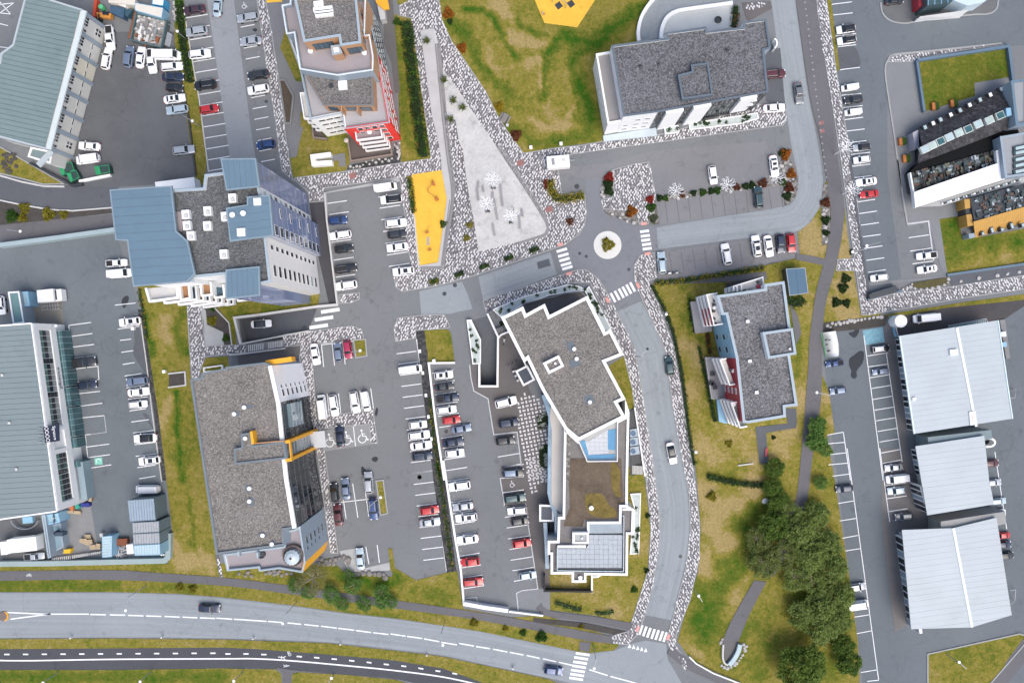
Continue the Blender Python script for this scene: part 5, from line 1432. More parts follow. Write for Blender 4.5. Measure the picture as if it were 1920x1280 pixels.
# --- ramp into the large tower's garage
rc=thing('garage_ramp','sunken garage ramp with one white car south of the tower block','ramp',(*W(F7((650,1030))[0]),0))
fl=WL(RAMP_C);x0=fl[0][0];x1=fl[2][0]
g=G();g.add([(x,y,-.01-3.0*max(0,min(1,(x1-1-x)/(x1-x0)*1.1))) for x,y in fl],[tuple(range(len(fl)-1,-1,-1))])
bmf=g.build('ramp_floor',ASPH_D,rc)
sidewall(fl+[fl[0]],-3.4,rc,CONC_D)
G().strip(WL(F7((1055,912),(925,924),(560,976),(400,995),(440,1162)),.8),.5,0,.8).build('ramp_wall',CONC_L,rc)
G().strip(WL(F7((445,1160),(715,1108),(870,1078)),.6),.3,0,.6).build('ramp_wall',CONC_L,rc)
sp=thing('outdoor_stair','row of pale concrete steps on the footway south of the tower garage ramp','stairs',(*W(F7((600,1180))[0]),0))
for i in range(18):
    if i in (8,9):continue
    x=497+12*i
    G().prism(WL(F7((x,1168-i*1.6),(x+8,1167-i*1.6),(x+8,1208-i*1.8),(x,1210-i*1.8))),0,.2+.08*abs(9-i)).build('step',CONC_L,sp)
G().prism(WL(F7((490,1165),(715,1130),(718,1190),(492,1218))),0,.15).build('stair_base',CONC_D,sp)
tag(G().strip(WL(F7((972,205),(985,380),(1050,905)),1),.35,0,1.0).build('low_wall',CONC_L),'pale low wall along the parking bays east of the tower block','wall')
tag(G().strip(WL(F12((310,65),(410,170),(430,325)),.5),.2,0,.5).build('low_wall',CONC_L),'thin pale garden wall west of the tower garage ramp','wall')
tag(G().strip(WL(F12((410,395),(475,392),(805,350)),.8),.3,0,.8).build('low_wall',CONC_L),'low pale wall below the concrete steps north of the office','wall')
sheet('light_well',F7((875,272),(965,265),(1050,905),(1000,912),(930,600)),.03,M('well_dark',(.055,.055,.062),.9,.2))

# --- residential building with balconies (right of centre)
hR=13.5
PR=Q6((510,352),(1230,250),(1225,182),(1525,140),(1615,830))+Q7((1610,140),(1725,882),(1540,905),(1548,1052),(980,1145),(905,1130),(870,822),(800,172))+Q6((650,640),(590,640))
res=house('residential_block','flat roofed flats with light blue and crimson walls and white balconies','apartment building',PR,hR)
cR=(res.location.x,res.location.y)
block(res,PR,hR,WHITE,speckle('roof_gravel_blue',(.165,.165,.172),1.0,4.2),.45,(PARAP,.55),wmats={12:LBLUE,10:CRIMSON,11:CRIMSON,9:WHITE,13:LBLUE,14:WHITE})
A,B=Q7((800,172))[0],Q6((650,640))[0];L=wlen(A,B,hR)
for k in range(4):
    z=1.6+k*2.9
    windows(res,A,B,hR,[(L*.14,L*.14+1.0,z,z+1.3),(L*.44,L*.44+1.0,z,z+1.3)],GLASS_L if k % 2 else GLASS_D,LBLUE,cR,.08,.05)
A,B=Q7((870,822))[0],Q7((800,172))[0];L=wlen(A,B,hR)
for k in range(4):
    z=1.6+k*2.9
    windows(res,A,B,hR,[(L*.16,L*.16+1.1,z,z+.9)],GLASS_L,WHITE,cR,.08,.05)
PS=Q6((1200,905),(1650,842))+Q7((1705,110),(1285,178))
block(res,PS,hR+1.3,WHITE,speckle('roof_gravel_blue',(.165,.165,.172)),.4,(PARAP,.5),z0=hR-.5)
vent(res,Q6,(1610,1150),hR+.9,.22,.4)
for c in ((978,740),):boxpx(res,Q6,c,hR-.45,50,45,.6,WHITE,'roof_vent',.1)
for c in ((1010,215),(1112,685)):boxpx(res,Q7,c,hR-.45,50,45,.6,WHITE,'roof_vent',.1)
def balcony(fp,levels,root,floor,railm,railm2=None,h=1.0,open_=1):
    for i,z in enumerate(levels):
        G().prism(fp,z-.2,z).build('balcony_floor',floor,root)
        G().strip(fp[:],.22,z-.25,z+h).build('balcony_rail',(railm2 if (railm2 and i % 2) else railm),root)
fp=[W(p,10.5) for p in Q6((505,320),(345,345),(455,800),(590,775))]
balcony(fp,(1.6,4.6,7.6,10.5),res,CONC_L,WHITE)
for z in (4.6,7.6,10.5):
    a_=Vector(fp[1]);b_=Vector(fp[2])
    G().strip([tuple(a_.lerp(b_,.42)),tuple(a_.lerp(b_,.98))],.30,z-.3,z+.75).build('crimson_rail',CRIMSON,res)
fp2=[W(p,10.5) for p in Q7((640,175),(545,190),(690,570),(770,555))]
balcony(fp2,(4.6,7.6,10.5),res,CONC_L,WHITE)
fp3=[W(p,10.5) for p in Q7((800,825),(715,835),(845,1205),(950,1185))]
balcony(fp3,(1.8,4.7,7.6,10.5),res,CONC_D,WHITE)
fp4=[W(p,10.5) for p in Q6((750,290),(745,220),(1180,85),(1195,200))]
balcony(fp4,(4.6,7.6,10.5),res,CONC_L,WHITE)
for a_,b_ in (((810,205),(825,290)),((880,195),(890,280))):
    G().strip(WL(Q6(a_,b_),11.5),.2,10.5,11.5).build('balcony_divider',WHITE,res)
boxpx(res,Q6,(1165,215),10.55,95,60,.5,CRIMSON,'crimson_awning',.12)
for f,c in ((Q6,(470,490)),(Q6,(470,585)),(Q6,(485,425)),(Q7,(720,350)),(Q7,(860,980)),(Q7,(870,1040)),(Q6,(1135,150))):
    boxpx(res,f,c,10.5,40,38,.5,DARK,'balcony_chair',R.uniform(0,1))
for f,c in ((Q6,(480,535)),(Q7,(760,360)),(Q7,(880,910)),(Q7,(775,865)),(Q6,(480,360)),(Q7,(900,1090))):
    boxpx(res,f,c,10.5,50,45,.45,WHITE,'balcony_table',R.uniform(0,1))
for c in ((480,700),(495,770)):
    x,y=W(Q6(c)[0],11);g=G();g.lathe(x,y,[(.25,10.5),(.3,10.8)],10);g.build('balcony_pot',DARK,res)
# ground terraces
G().prism(WL(Q6((115,445),(420,420),(440,890),(190,920)),1.2),0,1.2).build('ground_terrace',M('terrace_slab',(.27,.27,.285),.9,.08,.3),res)
G().prism(WL(Q7((345,165),(480,160),(600,500),(700,770),(440,780)),1.2),0,1.2).build('ground_terrace',M('terrace_slab_b',(.33,.33,.33),.9,.08),res)
G().strip(WL(Q7((480,160),(345,165),(440,780),(560,770)),1.3),.18,0,1.3).build('terrace_kerb',CONC_L,res)
G().prism(WL(Q7((510,790),(580,790),(720,1140),(640,1150),(545,1120)),1.0),0,1.0).build('ground_terrace',LBLUE,res)
G().prism(WL(Q6((650,170),(1180,70),(1200,100),(760,215),(745,300),(660,305)),.3),0,.3).build('sunken_patio',SOIL,res)
for c in ((452,408),(430,545),(460,560),(490,610)):boxpx(res,Q7,c,1.2,60,55,.6,DARK,'terrace_chair',R.uniform(0,1))
# blue shed
PSH=Q6((1555,-45),(1835,-60),(1880,310),(1610,350))
sh=house('bike_shed','flat blue roofed shed on the lawn beside the curved footpath','shed',PSH,3)
block(sh,PSH,3.0,DARK,BLUEROOF,.05)
G().strip(ccw(WL(PSH,3.05)),.15,2.8,3.06,True).build('roof_edge',GREYBL,sh)
panels(sh,Q6((1562,-36),(1828,-50),(1870,303),(1618,340)),3.05,(4,36),2.2,M('shed_blue',(.050,.115,.180),.45,.05),.03)

# --- white office with dark gravel roof (top right)
hW=12.0
PWH=F4((243,312),(625,262),(612,225),(895,188),(900,215),(1150,188),(1150,150),(1305,130),(1335,330),(1290,345),(1320,632),(560,770),(325,800))
wh=house('white_office','white walled office with dark gravel roof beside the curved ramp','office building',PWH,hW)
cW=(wh.location.x,wh.location.y)
block(wh,PWH,hW,WHITE,speckle('roof_gravel_slate',(.138,.140,.150),1.0,4.2),.35,(M('coping_slate',(.10,.13,.16),.6),.42),wmats={12:WHITE,10:GLASS_D,11:WHITE,7:GREYBL,8:GREYBL})
A,B=F4((1320,632))[0],F4((560,770))[0];L=wlen(A,B,hW)
def wf(u0,u1,z0,z1,d0,d1,m,nm):
    g=G();wbox(g,W(A,hW),W(B,hW),cW,u0,u1,z0,z1,d0,d1);return g.build(nm,m,wh)
for u in (L*.175,L*.595,L*.845):
    ww=3.6 if u > L*.3 else 3.4
    o=wf(u-ww/2,u+ww/2,0 if u > L*.3 else 3,11.7,-.1,.55,WHITE,'wall_panel')
for k in range(1,4):wf(.1,L-.1,3*k,3*k+.14,-.02,.09,MUL,'transom')
for k in range(22):wf(.3+k*L/22,.38+k*L/22,.4,11.4,-.02,.07,MUL,'mullion')
windows(wh,A,B,hW,[(1.6,2.8,z,z+.6) for z in (5.6,8.4)],GLASS_D,WHITE,cW,.05,.58)
A2,B2=F4((560,770))[0],F4((325,800))[0]
windows(wh,A2,B2,hW,[(u,u+1.0,z,z+.6) for u in (1.0,3.0) for z in (2.5,5.2,8.2)]+[(5.2,6.2,z,z+.6) for z in (2.5,5.2)],GLASS_D,WHITE,cW,.05)
block(wh,F4((700,515),(795,490),(790,445),(908,430),(940,652),(728,682)),hW+1.0,M('coping_slate',(.10,.13,.16)),speckle('roof_gravel_slate',(.105,.108,.118)),.35,(M('coping_slate',(.10,.13,.16)),.4),z0=hW-.4)
for c in ((445,455),(568,440),(1040,345)):vent(wh,F4,c,hW-.35,.35,.4,DARK)
PWL=F4((135,372),(245,352),(325,818),(385,812),(380,840),(220,905))
PWL=F4((137,370),(243,352),(322,830),(218,850))
block(wh,PWL,8.5,WHITE,M('bay_roof',(.27,.26,.255),.9,.08),.6,(WHITE,.4))
A3_,B3_=F4((137,370))[0],F4((218,850))[0]
windows(wh,A3_,B3_,8.5,[(3+2.1*k,4.4+2.1*k,z,z+.5) for k in range(4) for z in (2.4,5.2)],CONC,WHITE,cW,.04)
G().prism(WL(F4((185,930),(550,875),(555,930),(190,970)),.6),0,.6).build('plinth',M('plinth_bluegrey',(.45,.52,.56),.8),wh)
x,y=W(F4((1348,310))[0],1.2);g=G()
g.strip([(x+.9*math.cos(t)*(.7),y+1.0*math.sin(t)) for t in [-1.4+i*.28 for i in range(11)]],.28,0,2.2);g.build('curved_screen',WHITE,wh)
gravel_planter('long planter with round green shrubs below the white office',F4,[(780,850),(1115,800),(1240,780),(1245,810),(1120,845),(785,885)],.4,14)
gravel_planter('short planter with one low hedge between the white office panels',F4,[(612,880),(695,865),(700,905),(615,915)],.4,3)
# curved ramp walls behind it
rw=thing('curved_ramp','curved white walled ramp behind the white office','ramp',(*W(F4((640,120))[0]),0))
sheet('ramp_road',F4((430,290),(425,200),(450,110),(500,30),(540,-40),(1080,-40),(1075,20),(700,75),(640,110),(600,170),(580,260)),.10,ROAD if False else asphalt('worn_road_flat',(.242,.270,.288)))
sheet('ramp_court',F4((600,235),(605,170),(640,115),(720,80),(1085,45),(1085,190),(900,215),(890,185),(615,225)),.11,M('court_pale',(.42,.45,.46),.9,.1,.3,.08,4))
G().strip(WL(curve(F4((432,280),(428,210),(448,120),(490,45),(550,-30)),5),1.2),.7,0,1.2).build('ramp_wall',WHITE,rw)
G().strip(WL(curve(F4((585,262),(592,190),(625,120),(690,78),(800,58),(1075,20)),5),1.2),.8,0,1.2).build('ramp_wall',WHITE,rw)
x,y=W(F4((975,137))[0],.3);g=G();g.lathe(x,y,[(.75,.1),(.75,.45),(.55,.5),(.5,.3)],16);tag(g.build('round_planter',DARK),'dark round planter on the pale court behind the white office','planter')

# --- right hand office pair
hI=6.0
PI1=R1((345,790),(1700,110),(1730,95),(1790,770),(330,1330),(345,1100))
io=house('shingle_office','office wing with dark shingle roof, skylights and a white long roof','office building',PI1,hI)
cI=(io.location.x,io.location.y)
SHG=M('bright_membrane',(.86,.87,.89),.6,.02)
def roofpoly(pts,mat,name,root,th=.3):
    if area([p[:2] for p in pts]) < 0:pts=pts[::-1]
    n=len(pts);g=G()
    g.add([p for p in pts]+[(p[0],p[1],p[2]-th) for p in pts],[tuple(range(n)),tuple(range(2*n-1,n-1,-1))]+[(i,n+i,n+(i+1) % n,(i+1) % n) for i in range(n)])
    return g.build(name,mat,root)
roofpoly([(*W(p,z),z) for p,z in zip(R1((340,800),(440,760),(600,690),(700,640),(880,550),(1060,450),(1300,330),(1720,100),(1690,500),(395,1070)),(2.8,2.8,2.8,2.8,2.8,2.8,2.8,2.8,5.6,5.6))],SLATE,'shingle_roof',io)
roofpoly([(*W(p,z),z) for p,z in zip(R1((395,1072),(1690,502),(1800,765),(1000,1080),(330,1330),(345,1100)),(5.6,5.6,4.2,4.2,4.2,4.2))],SLATE,'shingle_roof',io)
block(io,R1((370,850),(1700,190),(1750,690),(370,1270)),2.6,DARK,DARK,.1)
for i,c in enumerate(((440,1115),(550,1060),(675,1000),(805,935),(950,870),(1090,815),(1240,740),(1410,680),(1570,610))):
    x,y=W(R1(c)[0],5.9);a=math.radians(24)
    o=G().box(x,y,5.0,1.75,1.55,.85,a).build('roof_light',M('skylight_frame',(.50,.55,.52),.5),io)
    G().box(x,y,5.85,1.45,1.25,.05,a).build('pane',(GLASS_L,M('lit_pane',(.38,.47,.44),.3,.4),GLASS_T)[i % 3],o)
for i,c in enumerate(((440,790),(562,730),(672,675),(825,600),(965,535),(1110,455),(1265,378),(1420,300),(1585,215))):
    x,y=W(R1(c)[0],3.9);a=math.radians(24)
    o=G().box(x,y,2.9,1.0,1.1,.95,a).build('dormer',SLATE,io)
    G().box(x,y,3.85,.62,.8,.06,a).build('pane',GLASS_L if i % 2 == 0 else WHITE,o)
G().box(*W(R1((1690,560))[0],6.2),5.2,1.0,1.6,1.1,.1).build('chimney_box',LBLUE,io)
G().prism(WL(R1((250,870),(335,830),(350,1100),(290,1110)),3),0,3.0).build('entrance_lobby',M('lobby_grey',(.33,.33,.38),.7),io)
# court full of furniture seen through the glass roof between the wings, then the white wing
hI2=4.2
PI2=R2((268,562),(1520,130),(1500,-60),(1570,-80),(1632,370),(290,795))
io2=house('glass_roof_office','white roofed office wing with furnished glass roof strip and ochre timber end','office building',PI2,hI2)
cI2=(io2.location.x,io2.location.y)
block(io2,PI2,hI2,WHITE,SHG,.06,z0=3.3)
G().prism(offset(ccw(WL(PI2,hI2)),2.2,True),0,3.6).build('recess_wall',GLASS_D,io2)
cb=WL(R2((215,270),(1500,-80),(1520,128),(270,560)),2.8)
o=G().prism(cb,0,2.2).build('court_floor',M('court_dark',(.05,.055,.055),.8,.3),io2)
G().prism(WL(R1((330,1330),(1000,1080),(1800,765),(1850,870),(1560,940),(1500,1110),(217,1460)),2.7),0,2.7).build('shadow_infill',M('infill_shadow_black',(.010,.011,.012),.95,.1,spec=.1),io)  # dark roof infill; the shadow band by the court is put into its black
FURN=[M('furn_a',(.10,.06,.045),.7),M('furn_b',(.12,.15,.16),.5),M('furn_c',(.36,.42,.45),.5),M('furn_d',(.035,.055,.058),.6),M('furn_e',(.10,.105,.075),.7)]
fw=WL(R2((250,275),(1490,-60),(1505,115),(290,535)),2.6)
n=0
while n < 150:
    x,y=R.uniform(min(p[0] for p in fw),max(p[0] for p in fw)),R.uniform(min(p[1] for p in fw),max(p[1] for p in fw))
    if not inside((x,y),fw):continue
    G().box(x,y,2.2,R.uniform(.4,1.3),R.uniform(.3,.9),R.uniform(.2,.8),math.radians(18)).build('furniture',R.choice(FURN[:2]+FURN[3:]+FURN[3:]+FURN[2:3]),io2);n += 1
for k in range(9):
    u=k/8
    a_,b_=R2((230+1250*u,268-330*u),(285+1220*u,545-420*u));G().strip(WL([a_,b_],3.3),.16,3.1,3.3).build('glazing_bar',DARK,io2)
G().strip(WL(R2((215,270),(270,565),(290,795)),3.6),.3,2.6,3.6).build('gable_wall',WHITE,io2)
# lower glass and ochre volume
G().prism(WL(R2((350,780),(1650,375),(1940,330),(1940,410),(670,770)),2.4),1.8,2.4).build('service_strip',CONC,io2)
for k in range(30):
    x,y=W(R2((700+40*k,735-12.3*k))[0],2.8);G().box(x,y,2.4,R.uniform(.25,.55),.35,.4,.3).build('strip_fixture',(WHITE,DARK,GLASS_L)[k % 3],io2)
PO2=R2((1130,650),(1960,420),(1960,780),(1190,1000))
G().prism(WL(PO2,4.0),0,3.6).build('glass_hall',M('glass_hall_dark',(.035,.04,.045),.3,.4),io2)
fw=WL(R2((1180,660),(1950,450),(1950,760),(1220,980)),4);n=0
while n < 90:
    x,y=R.uniform(min(p[0] for p in fw),max(p[0] for p in fw)),R.uniform(min(p[1] for p in fw),max(p[1] for p in fw))
    if not inside((x,y),fw):continue
    G().box(x,y,3.6,R.uniform(.3,1.1),R.uniform(.3,.8),R.uniform(.1,.5),math.radians(14)).build('furniture',R.choice(FURN[:4] if n % 3 else FURN[3:4]),io2);n += 1
A,B,C_,D_=[Vector((*W(p,z),z)) for p,z in zip(R2((1165,1005),(1960,772),(1960,1005),(1192,1248)),(4.2,4.2,.4,.4))]
n=26
for k in range(n):
    u0,u1=k/n,(k+.94)/n
    roofpoly([tuple(A.lerp(B,u0)),tuple(A.lerp(B,u1)),tuple(D_.lerp(C_,u1)),tuple(D_.lerp(C_,u0))],TIMBER_O,'timber_board',io2,.25)
for k,(c,hh) in enumerate((((1300,1180),55),((1438,1130),95),((1590,1120),55),((1735,1065),100),((1900,1055),60))):
    x,y=W(R2(c)[0],1.9);o=G().box(x,y,.8,.72,hh*.0142,1.15,.28).build('window',DARK,io2)
    G().box(x+.06,y-.04,1.9,.46,hh*.0105,.1,.28).build('pane',GLASS_L,o)
for q_ in ([(1025,670),(1110,660),(1115,800),(1035,815)],[(1055,900),(1130,890),(1160,1060),(1075,1075)]):G().prism(WL(R2(*q_),3.4),0,3.4).build('ochre_box',TIMBER_O,io2)
G().prism(WL(R2((1040,820),(1120,805),(1130,885),(1050,898)),3),0,3.0).build('dark_box',DARK,io2)
G().prism(WL(R2((1090,1190),(1175,1175),(1190,1240),(1100,1255)),2.5),0,2.5).build('side_box',GREYBL,io2)
# blue-grey flat roofed core at the frame edge
PK=R1((1725,95),(1990,60),(1990,745),(1800,765))
ic=house('office_core','blue grey flat roofed office core at the right edge north part','office building',PK,11)
block(ic,PK,6.8,GREYBL,M('core_roof',(.27,.29,.31),.9,.08),.5,(BLUEROOF,.55))
PK2=R1((1560,930),(1990,860),(1990,1500),(1640,1550))
ic2=house('office_core','blue grey flat roof with long rooflights beside the white office wing','office building',PK2,11)
block(ic2,PK2,5.4,GREYBL,M('core_roof',(.27,.29,.31)),.5,(GREYBL,.5))
for y0 in (1050,1120,1220,1310,1400):
    G().prism(WL(R1((1760,y0+30),(1990,y0-20),(1990,y0+50),(1770,y0+100)),5.3),4.8,5.3).build('rooflight_frame',M('dark_teal_frame',(.03,.055,.06),.4),ic2)
    G().prism(WL(R1((1795,y0+38),(1990,y0-5),(1990,y0+40),(1800,y0+82)),5.36),4.9,5.36).build('rooflight_pane',GLASS_L,ic2)
# top right fragment
PTR=F5((815,-40),(860,-50),(870,40),(1020,15),(1300,-10),(1310,-60),(1120,-80))
tr=house('corner_building','pale corner building with a slanted white wall at the top right','building',F5((820,-60),(1300,-60),(1290,0),(860,40)),5)
G().prism(WL(F5((810,-60),(862,-60),(868,38),(815,48)),3),0,3.0).build('red_porch',CRIMSON,tr)
G().prism(WL(F5((866,-60),(1100,-80),(1040,15),(872,42)),5),0,5.0).build('glass_front',M('front_glass',(.05,.09,.10),.2,.4),tr)
for k in range(5):G().strip(WL(F5((880+45*k,-20),(880+45*k,36-5*k)),5.1),.12,4.9,5.08).build('front_bar',LBLUE,tr)
G().prism(WL(F5((1040,0),(1310,-20),(1260,15),(1150,40)),4),0,4.0).build('pale_wing',M('pale_ice',(.50,.60,.66),.6),tr)
g=G();G().strip(WL(F5((790,145),(1100,108)),.0),.5,0,.5).build('wall_base',WHITE,tr)
roofpoly([(*W(p,z),z) for p,z in zip(F5((785,148),(1095,122),(1160,68),(825,115)),(.2,.2,4.5,4.5))],WHITE,'slanted_wall',tr,.5)

# --- white roofed industrial halls (lower right)
def whitehall(px,h,label,ridge,dr,win=None,overhang=None):
    o=house('industrial_unit',label,'industrial building',px,h)
    w=ccw(WL(px,h-.1));G().prism(offset(w,1.9,True),0,h-.35).build('wall',OFFW,o)
    G().prism(offset(w,.02,True),h-.4,h-.045).build('roof_deck',WHITE_R,o)
    panels(o,px,h,dr,1.15,WHITE_R,.025,.05)
    if ridge:G().strip(WL(ridge,h+.12),.5,h-.02,h+.14).build('ridge_cap',M('ridge_white',(.74,.78,.79),.5),o)
    return o
PJ1=F16((705,262),(1400,152),(1502,845),(808,952))
j1=whitehall(PJ1,6.0,'northern white roofed industrial hall with a red and white sign',F16((1108,205),(1245,900)),(100,-15))
PJ2=F16((815,1040),(1300,965),(1335,1280))+F22((942,305),(578,365))
j2=whitehall(PJ2,6.0,'middle white roofed industrial hall with curved white canopy on its east side',None,(100,-13))
PJ3=F22((440,445),(720,435),(955,378),(1038,908),(820,975),(490,985))
j3=whitehall(PJ3,6.0,'southern white roofed industrial hall next to the grass triangle',F22((720,436),(822,975)),(100,-14))
boxpx(j1,F16,(1088,378),6.0,55,42,.5,WHITE,'roof_unit',.1)
boxpx(j1,F16,(808,707),6.0,25,20,.4,WHITE,'roof_unit',.1)
sgn=roofpoly([(*W(p,z),z) for p,z in zip(F16((1195,800),(1240,792),(1245,885),(1205,893)),(6.3,6.3,6.3,6.3))],SIGNW,'roof_sign',j1,.25)
text_mark('Rafkaup',W(F16((1217,843))[0],6.32),.55,math.radians(-82),M('sign_red',(.55,.03,.03),.5),6.31,'sign_letters',j1)
G().strip(WL(F16((705,262),(808,952)),6.15),.25,5.8,6.16).build('roof_edge',M('eave_ice',(.62,.74,.78),.5),j1)
G().strip(WL(F16((1400,152),(1502,845)),6.15),.2,5.8,6.15).build('roof_edge',M('eave_ice',(.62,.74,.78)),j1)
# glazed west fronts that stand proud of the roof edge
def front(root,a,b,h,n,darks=(2,5,6,9)):
    A,B=W(a,0),W(b,0);c=(root.location.x,root.location.y);L=math.hypot(A[0]-B[0],A[1]-B[1])
    g=G();wbox(g,A,B,c,0,L,0,h,-.6,.0);fo=g.build('front_wall',WHITE,root)
    for k in range(n):
        u0=L*k/n+.16;u1=L*(k+1)/n-.16
        g=G();wbox(g,A,B,c,u0,u1,.25,h-.5,-.05,.06);g.build('window',GLASS_D if k % 7 not in darks else GREYBL,root)
front(j1,F16((672,285))[0],F16((755,920))[0],5.2,16)
front(j2,F16((782,1060))[0],F16((815,1235))[0],5.2,5)
front(j2,F22((475,185))[0],F22((515,325))[0],5.2,5)
front(j3,F22((400,470))[0],F22((470,960))[0],5.2,13)
sheet('link_roof',F16((812,955),(1245,905),(1255,965),(820,1038)),5.3,M('link_teal',(.15,.205,.225),.6,.1),z0=0)
sheet('link_roof',F22((580,368),(920,315),(925,378),(720,432),(582,438)),5.3,M('link_grey',(.28,.285,.28),.8,.1),z0=0)
can=thing('bow_canopy','white bow shaped frame standing at the east side of the middle hall','canopy',(*W(F16((1340,1012))[0]),0))
g=G();g.strip(WL(curve(F16((1305,990),(1350,985),(1378,1010),(1360,1038),(1312,1045)),4),2.4),.4,0,2.4);g.build('bow_frame',WHITE,can)
G().prism(WL(F16((1315,995),(1350,995),(1362,1012),(1350,1030),(1318,1035)),.6),0,.6).build('bow_floor',DARK,can)
for f,pts,lab in ((F16,[(1490,700),(1520,695),(1525,640),(1510,640)],'thin steel cage rail on the east wall of the northern hall'),(F22,[(1030,775),(1060,770),(1055,830),(1035,850)],'thin steel cage rail on the east wall of the southern hall')):
    o=thing('steel_rail',lab,'rail',(*cen(WL(f(*pts))),0))
    w=WL(f(*pts),1.1)
    for a_,b_ in zip(w,w[1:]):g=G();g.tube((*a_,1.1),(*b_,1.1),.05,n=5);g.tube((*b_,0),(*b_,1.1),.05,n=5);g.build('rail',STEEL,o)
stl=thing('steel_ramp','steel grating access ramp along the north wall of the northern hall','ramp',(*W(F16((1180,165))[0]),0))
for k in range(22):
    x=1050+12*k;G().prism(WL(F16((x,192-2.2*k),(x+7,191-2.2*k),(x+9,212-2.2*k),(x+2,213-2.2*k)),1.2),1.05,1.2).build('grating',M('grating_teal',(.26,.36,.38),.5),stl)
g=G();g.strip(WL(F16((1045,190),(1315,140),(1325,165)),2),.1,1.9,2.0);g.build('rail',STEEL,stl)
dk=thing('dock_platform','grey dock platform with crates at the north-east corner of the northern hall','platform',(*W(F16((1440,250))[0]),0))
G().prism(WL(F16((1410,150),(1448,145),(1485,420),(1455,425)),.3),0,.3).build('deck',CONC_D,dk)
for c,m_ in (((1438,250),WHITE),((1442,322),LBLUE)):boxpx(dk,F16,c,.3,34,34,.8,m_,'crate',.1)

yc=thing('entrance_canopy','yellow entrance canopy beside the dark facade of the stepped tower','canopy',(*W(Q1((1580,60))[0]),0))
G().prism(WL(Q1((1455,-30),(1650,-30),(1680,135),(1605,150),(1495,65)),3),2.6,3.0).build('canopy_roof',YELLOWP,yc)
G().prism(WL(Q1((1500,80),(1600,90),(1620,285),(1545,295)),2.4),0,2.4).build('side_box',CONC_L,yc)
# ------------------------------------------------------------------ vehicles
def paint(name,rgb,metal=0.0):
    m=M('paint_' +name,rgb,.30,.03,.5,.0,metal=metal,coat=.7)
    m.node_tree.nodes['Principled BSDF'].inputs['Coat Roughness'].default_value=.06
    return m
COLR={'white':paint('white',(.80,.81,.82)),'silver':paint('silver',(.42,.45,.48),.35),'light blue':paint('light_blue',(.42,.52,.58),.2),
        'grey':paint('grey',(.16,.175,.19),.3),'slate':paint('slate',(.17,.22,.31),.3),'dark blue':paint('dark_blue',(.018,.030,.062),.2),'blue':paint('blue',(.02,.055,.17),.2),
        'black':paint('black',(.012,.013,.015)),'dark':paint('dark',(.030,.034,.040),.2),'red':paint('red',(.46,.018,.022)),'maroon':paint('maroon',(.085,.018,.024)),
        'crimson':paint('crimson',(.32,.012,.06)),'teal':paint('teal',(.035,.075,.085),.2),'plum':paint('plum',(.05,.022,.032))}
WORD={'teal':'dark teal','plum':'dark plum','dark':'charcoal','slate':'slate blue','light blue':'pale blue'}
#        length, width, roof height, hood, belt, [screen base, screen top, rear top, rear base] as fractions of the length from the nose
SPEC={'hatchback':(4.05,1.76,1.48,.86,.98,(.26,.42,.86,.975)),
        'saloon':(4.65,1.82,1.44,.86,.95,(.28,.43,.72,.86)),
        'estate':(4.70,1.82,1.50,.88,.98,(.28,.42,.90,.985)),
        'SUV':(4.65,1.90,1.70,1.00,1.12,(.26,.40,.87,.97)),
        'van':(5.00,1.95,2.00,1.10,1.22,(.14,.27,.975,.995)),
        'large van':(5.80,2.05,2.45,1.20,1.40,(.10,.22,.985,.998)),
        'pickup':(5.25,1.88,1.78,1.02,1.12,(.27,.38,.60,.645))}
def body_mesh(k):
    L,Wd,Ht,hood,belt,(a,b,c,d_)=SPEC[k]
    g=G()
    st=[]
    for t in (0,.012,.05,.12,.22,.34,.5,.66,.78,.88,.95,.988,1.0):
        e=min(t,1-t)
        w=Wd/2*(1-.30*max(0,1-e/.11) ** 2.0-.03*abs(t-.5))
        if e == 0:w *= .93
        nose=hood*(.80+.20*min(1,t/.16))
        tail_h=belt*(.90+.10*min(1,(1-t)/.06)) if k not in ('saloon',) else belt*(.86+.14*min(1,(1-t)/.2))
        s_=min(1,max(0,(t-a)/.12))
        top=nose*(1-s_)+tail_h*s_
        if k == 'pickup' and t > d_:top=belt
        st.append((L/2-t*L,w,top))
    prof=[(.90,.22),(1.0,.42),(.995,.74),(.94,.93),(.80,.985),(.40,1.0)]
    rows_=[]
    for x,w,top in st:
        r=[]
        lo=.24
        for f,hgt in prof:r.append((x,w*f,lo+(top-lo)*((hgt-.22)/.78)))
        r.append((x,0,top+.02))
        r += [(x,-y,z) for x,y,z in reversed(r[:-1])]
        rows_.append(r)
    n=len(rows_[0]);vs=[p for r in rows_ for p in r];fs=[]
    for i in range(len(rows_)-1):
        for j in range(n-1):
            fs.append((i*n+j,i*n+j+1,(i+1)*n+j+1,(i+1)*n+j))
        fs.append((i*n+n-1,i*n,(i+1)*n,(i+1)*n+n-1))
    fs.append(tuple(range(n)));fs.append(tuple(range(len(vs)-1,len(vs)-n-1,-1)))
    g.add(vs,fs)
    me=g.mesh('body',smooth=True)
    bm=bmesh.new();bm.from_mesh(me);bmesh.ops.recalc_face_normals(bm,faces=bm.faces);bm.to_mesh(me);bm.free()
    return me
def cabin_pts(k,grow=0.0):
    L,Wd,Ht,hood,belt,(a,b,c,d_)=SPEC[k]
    X=lambda t:L/2-t*L
    wb,wt=Wd/2*.93,Wd/2*(.74 if k not in ('van','large van') else .85)
    zb=belt-.03
    return X(a),X(b),X(c),X(d_),wb,wt,zb,Ht
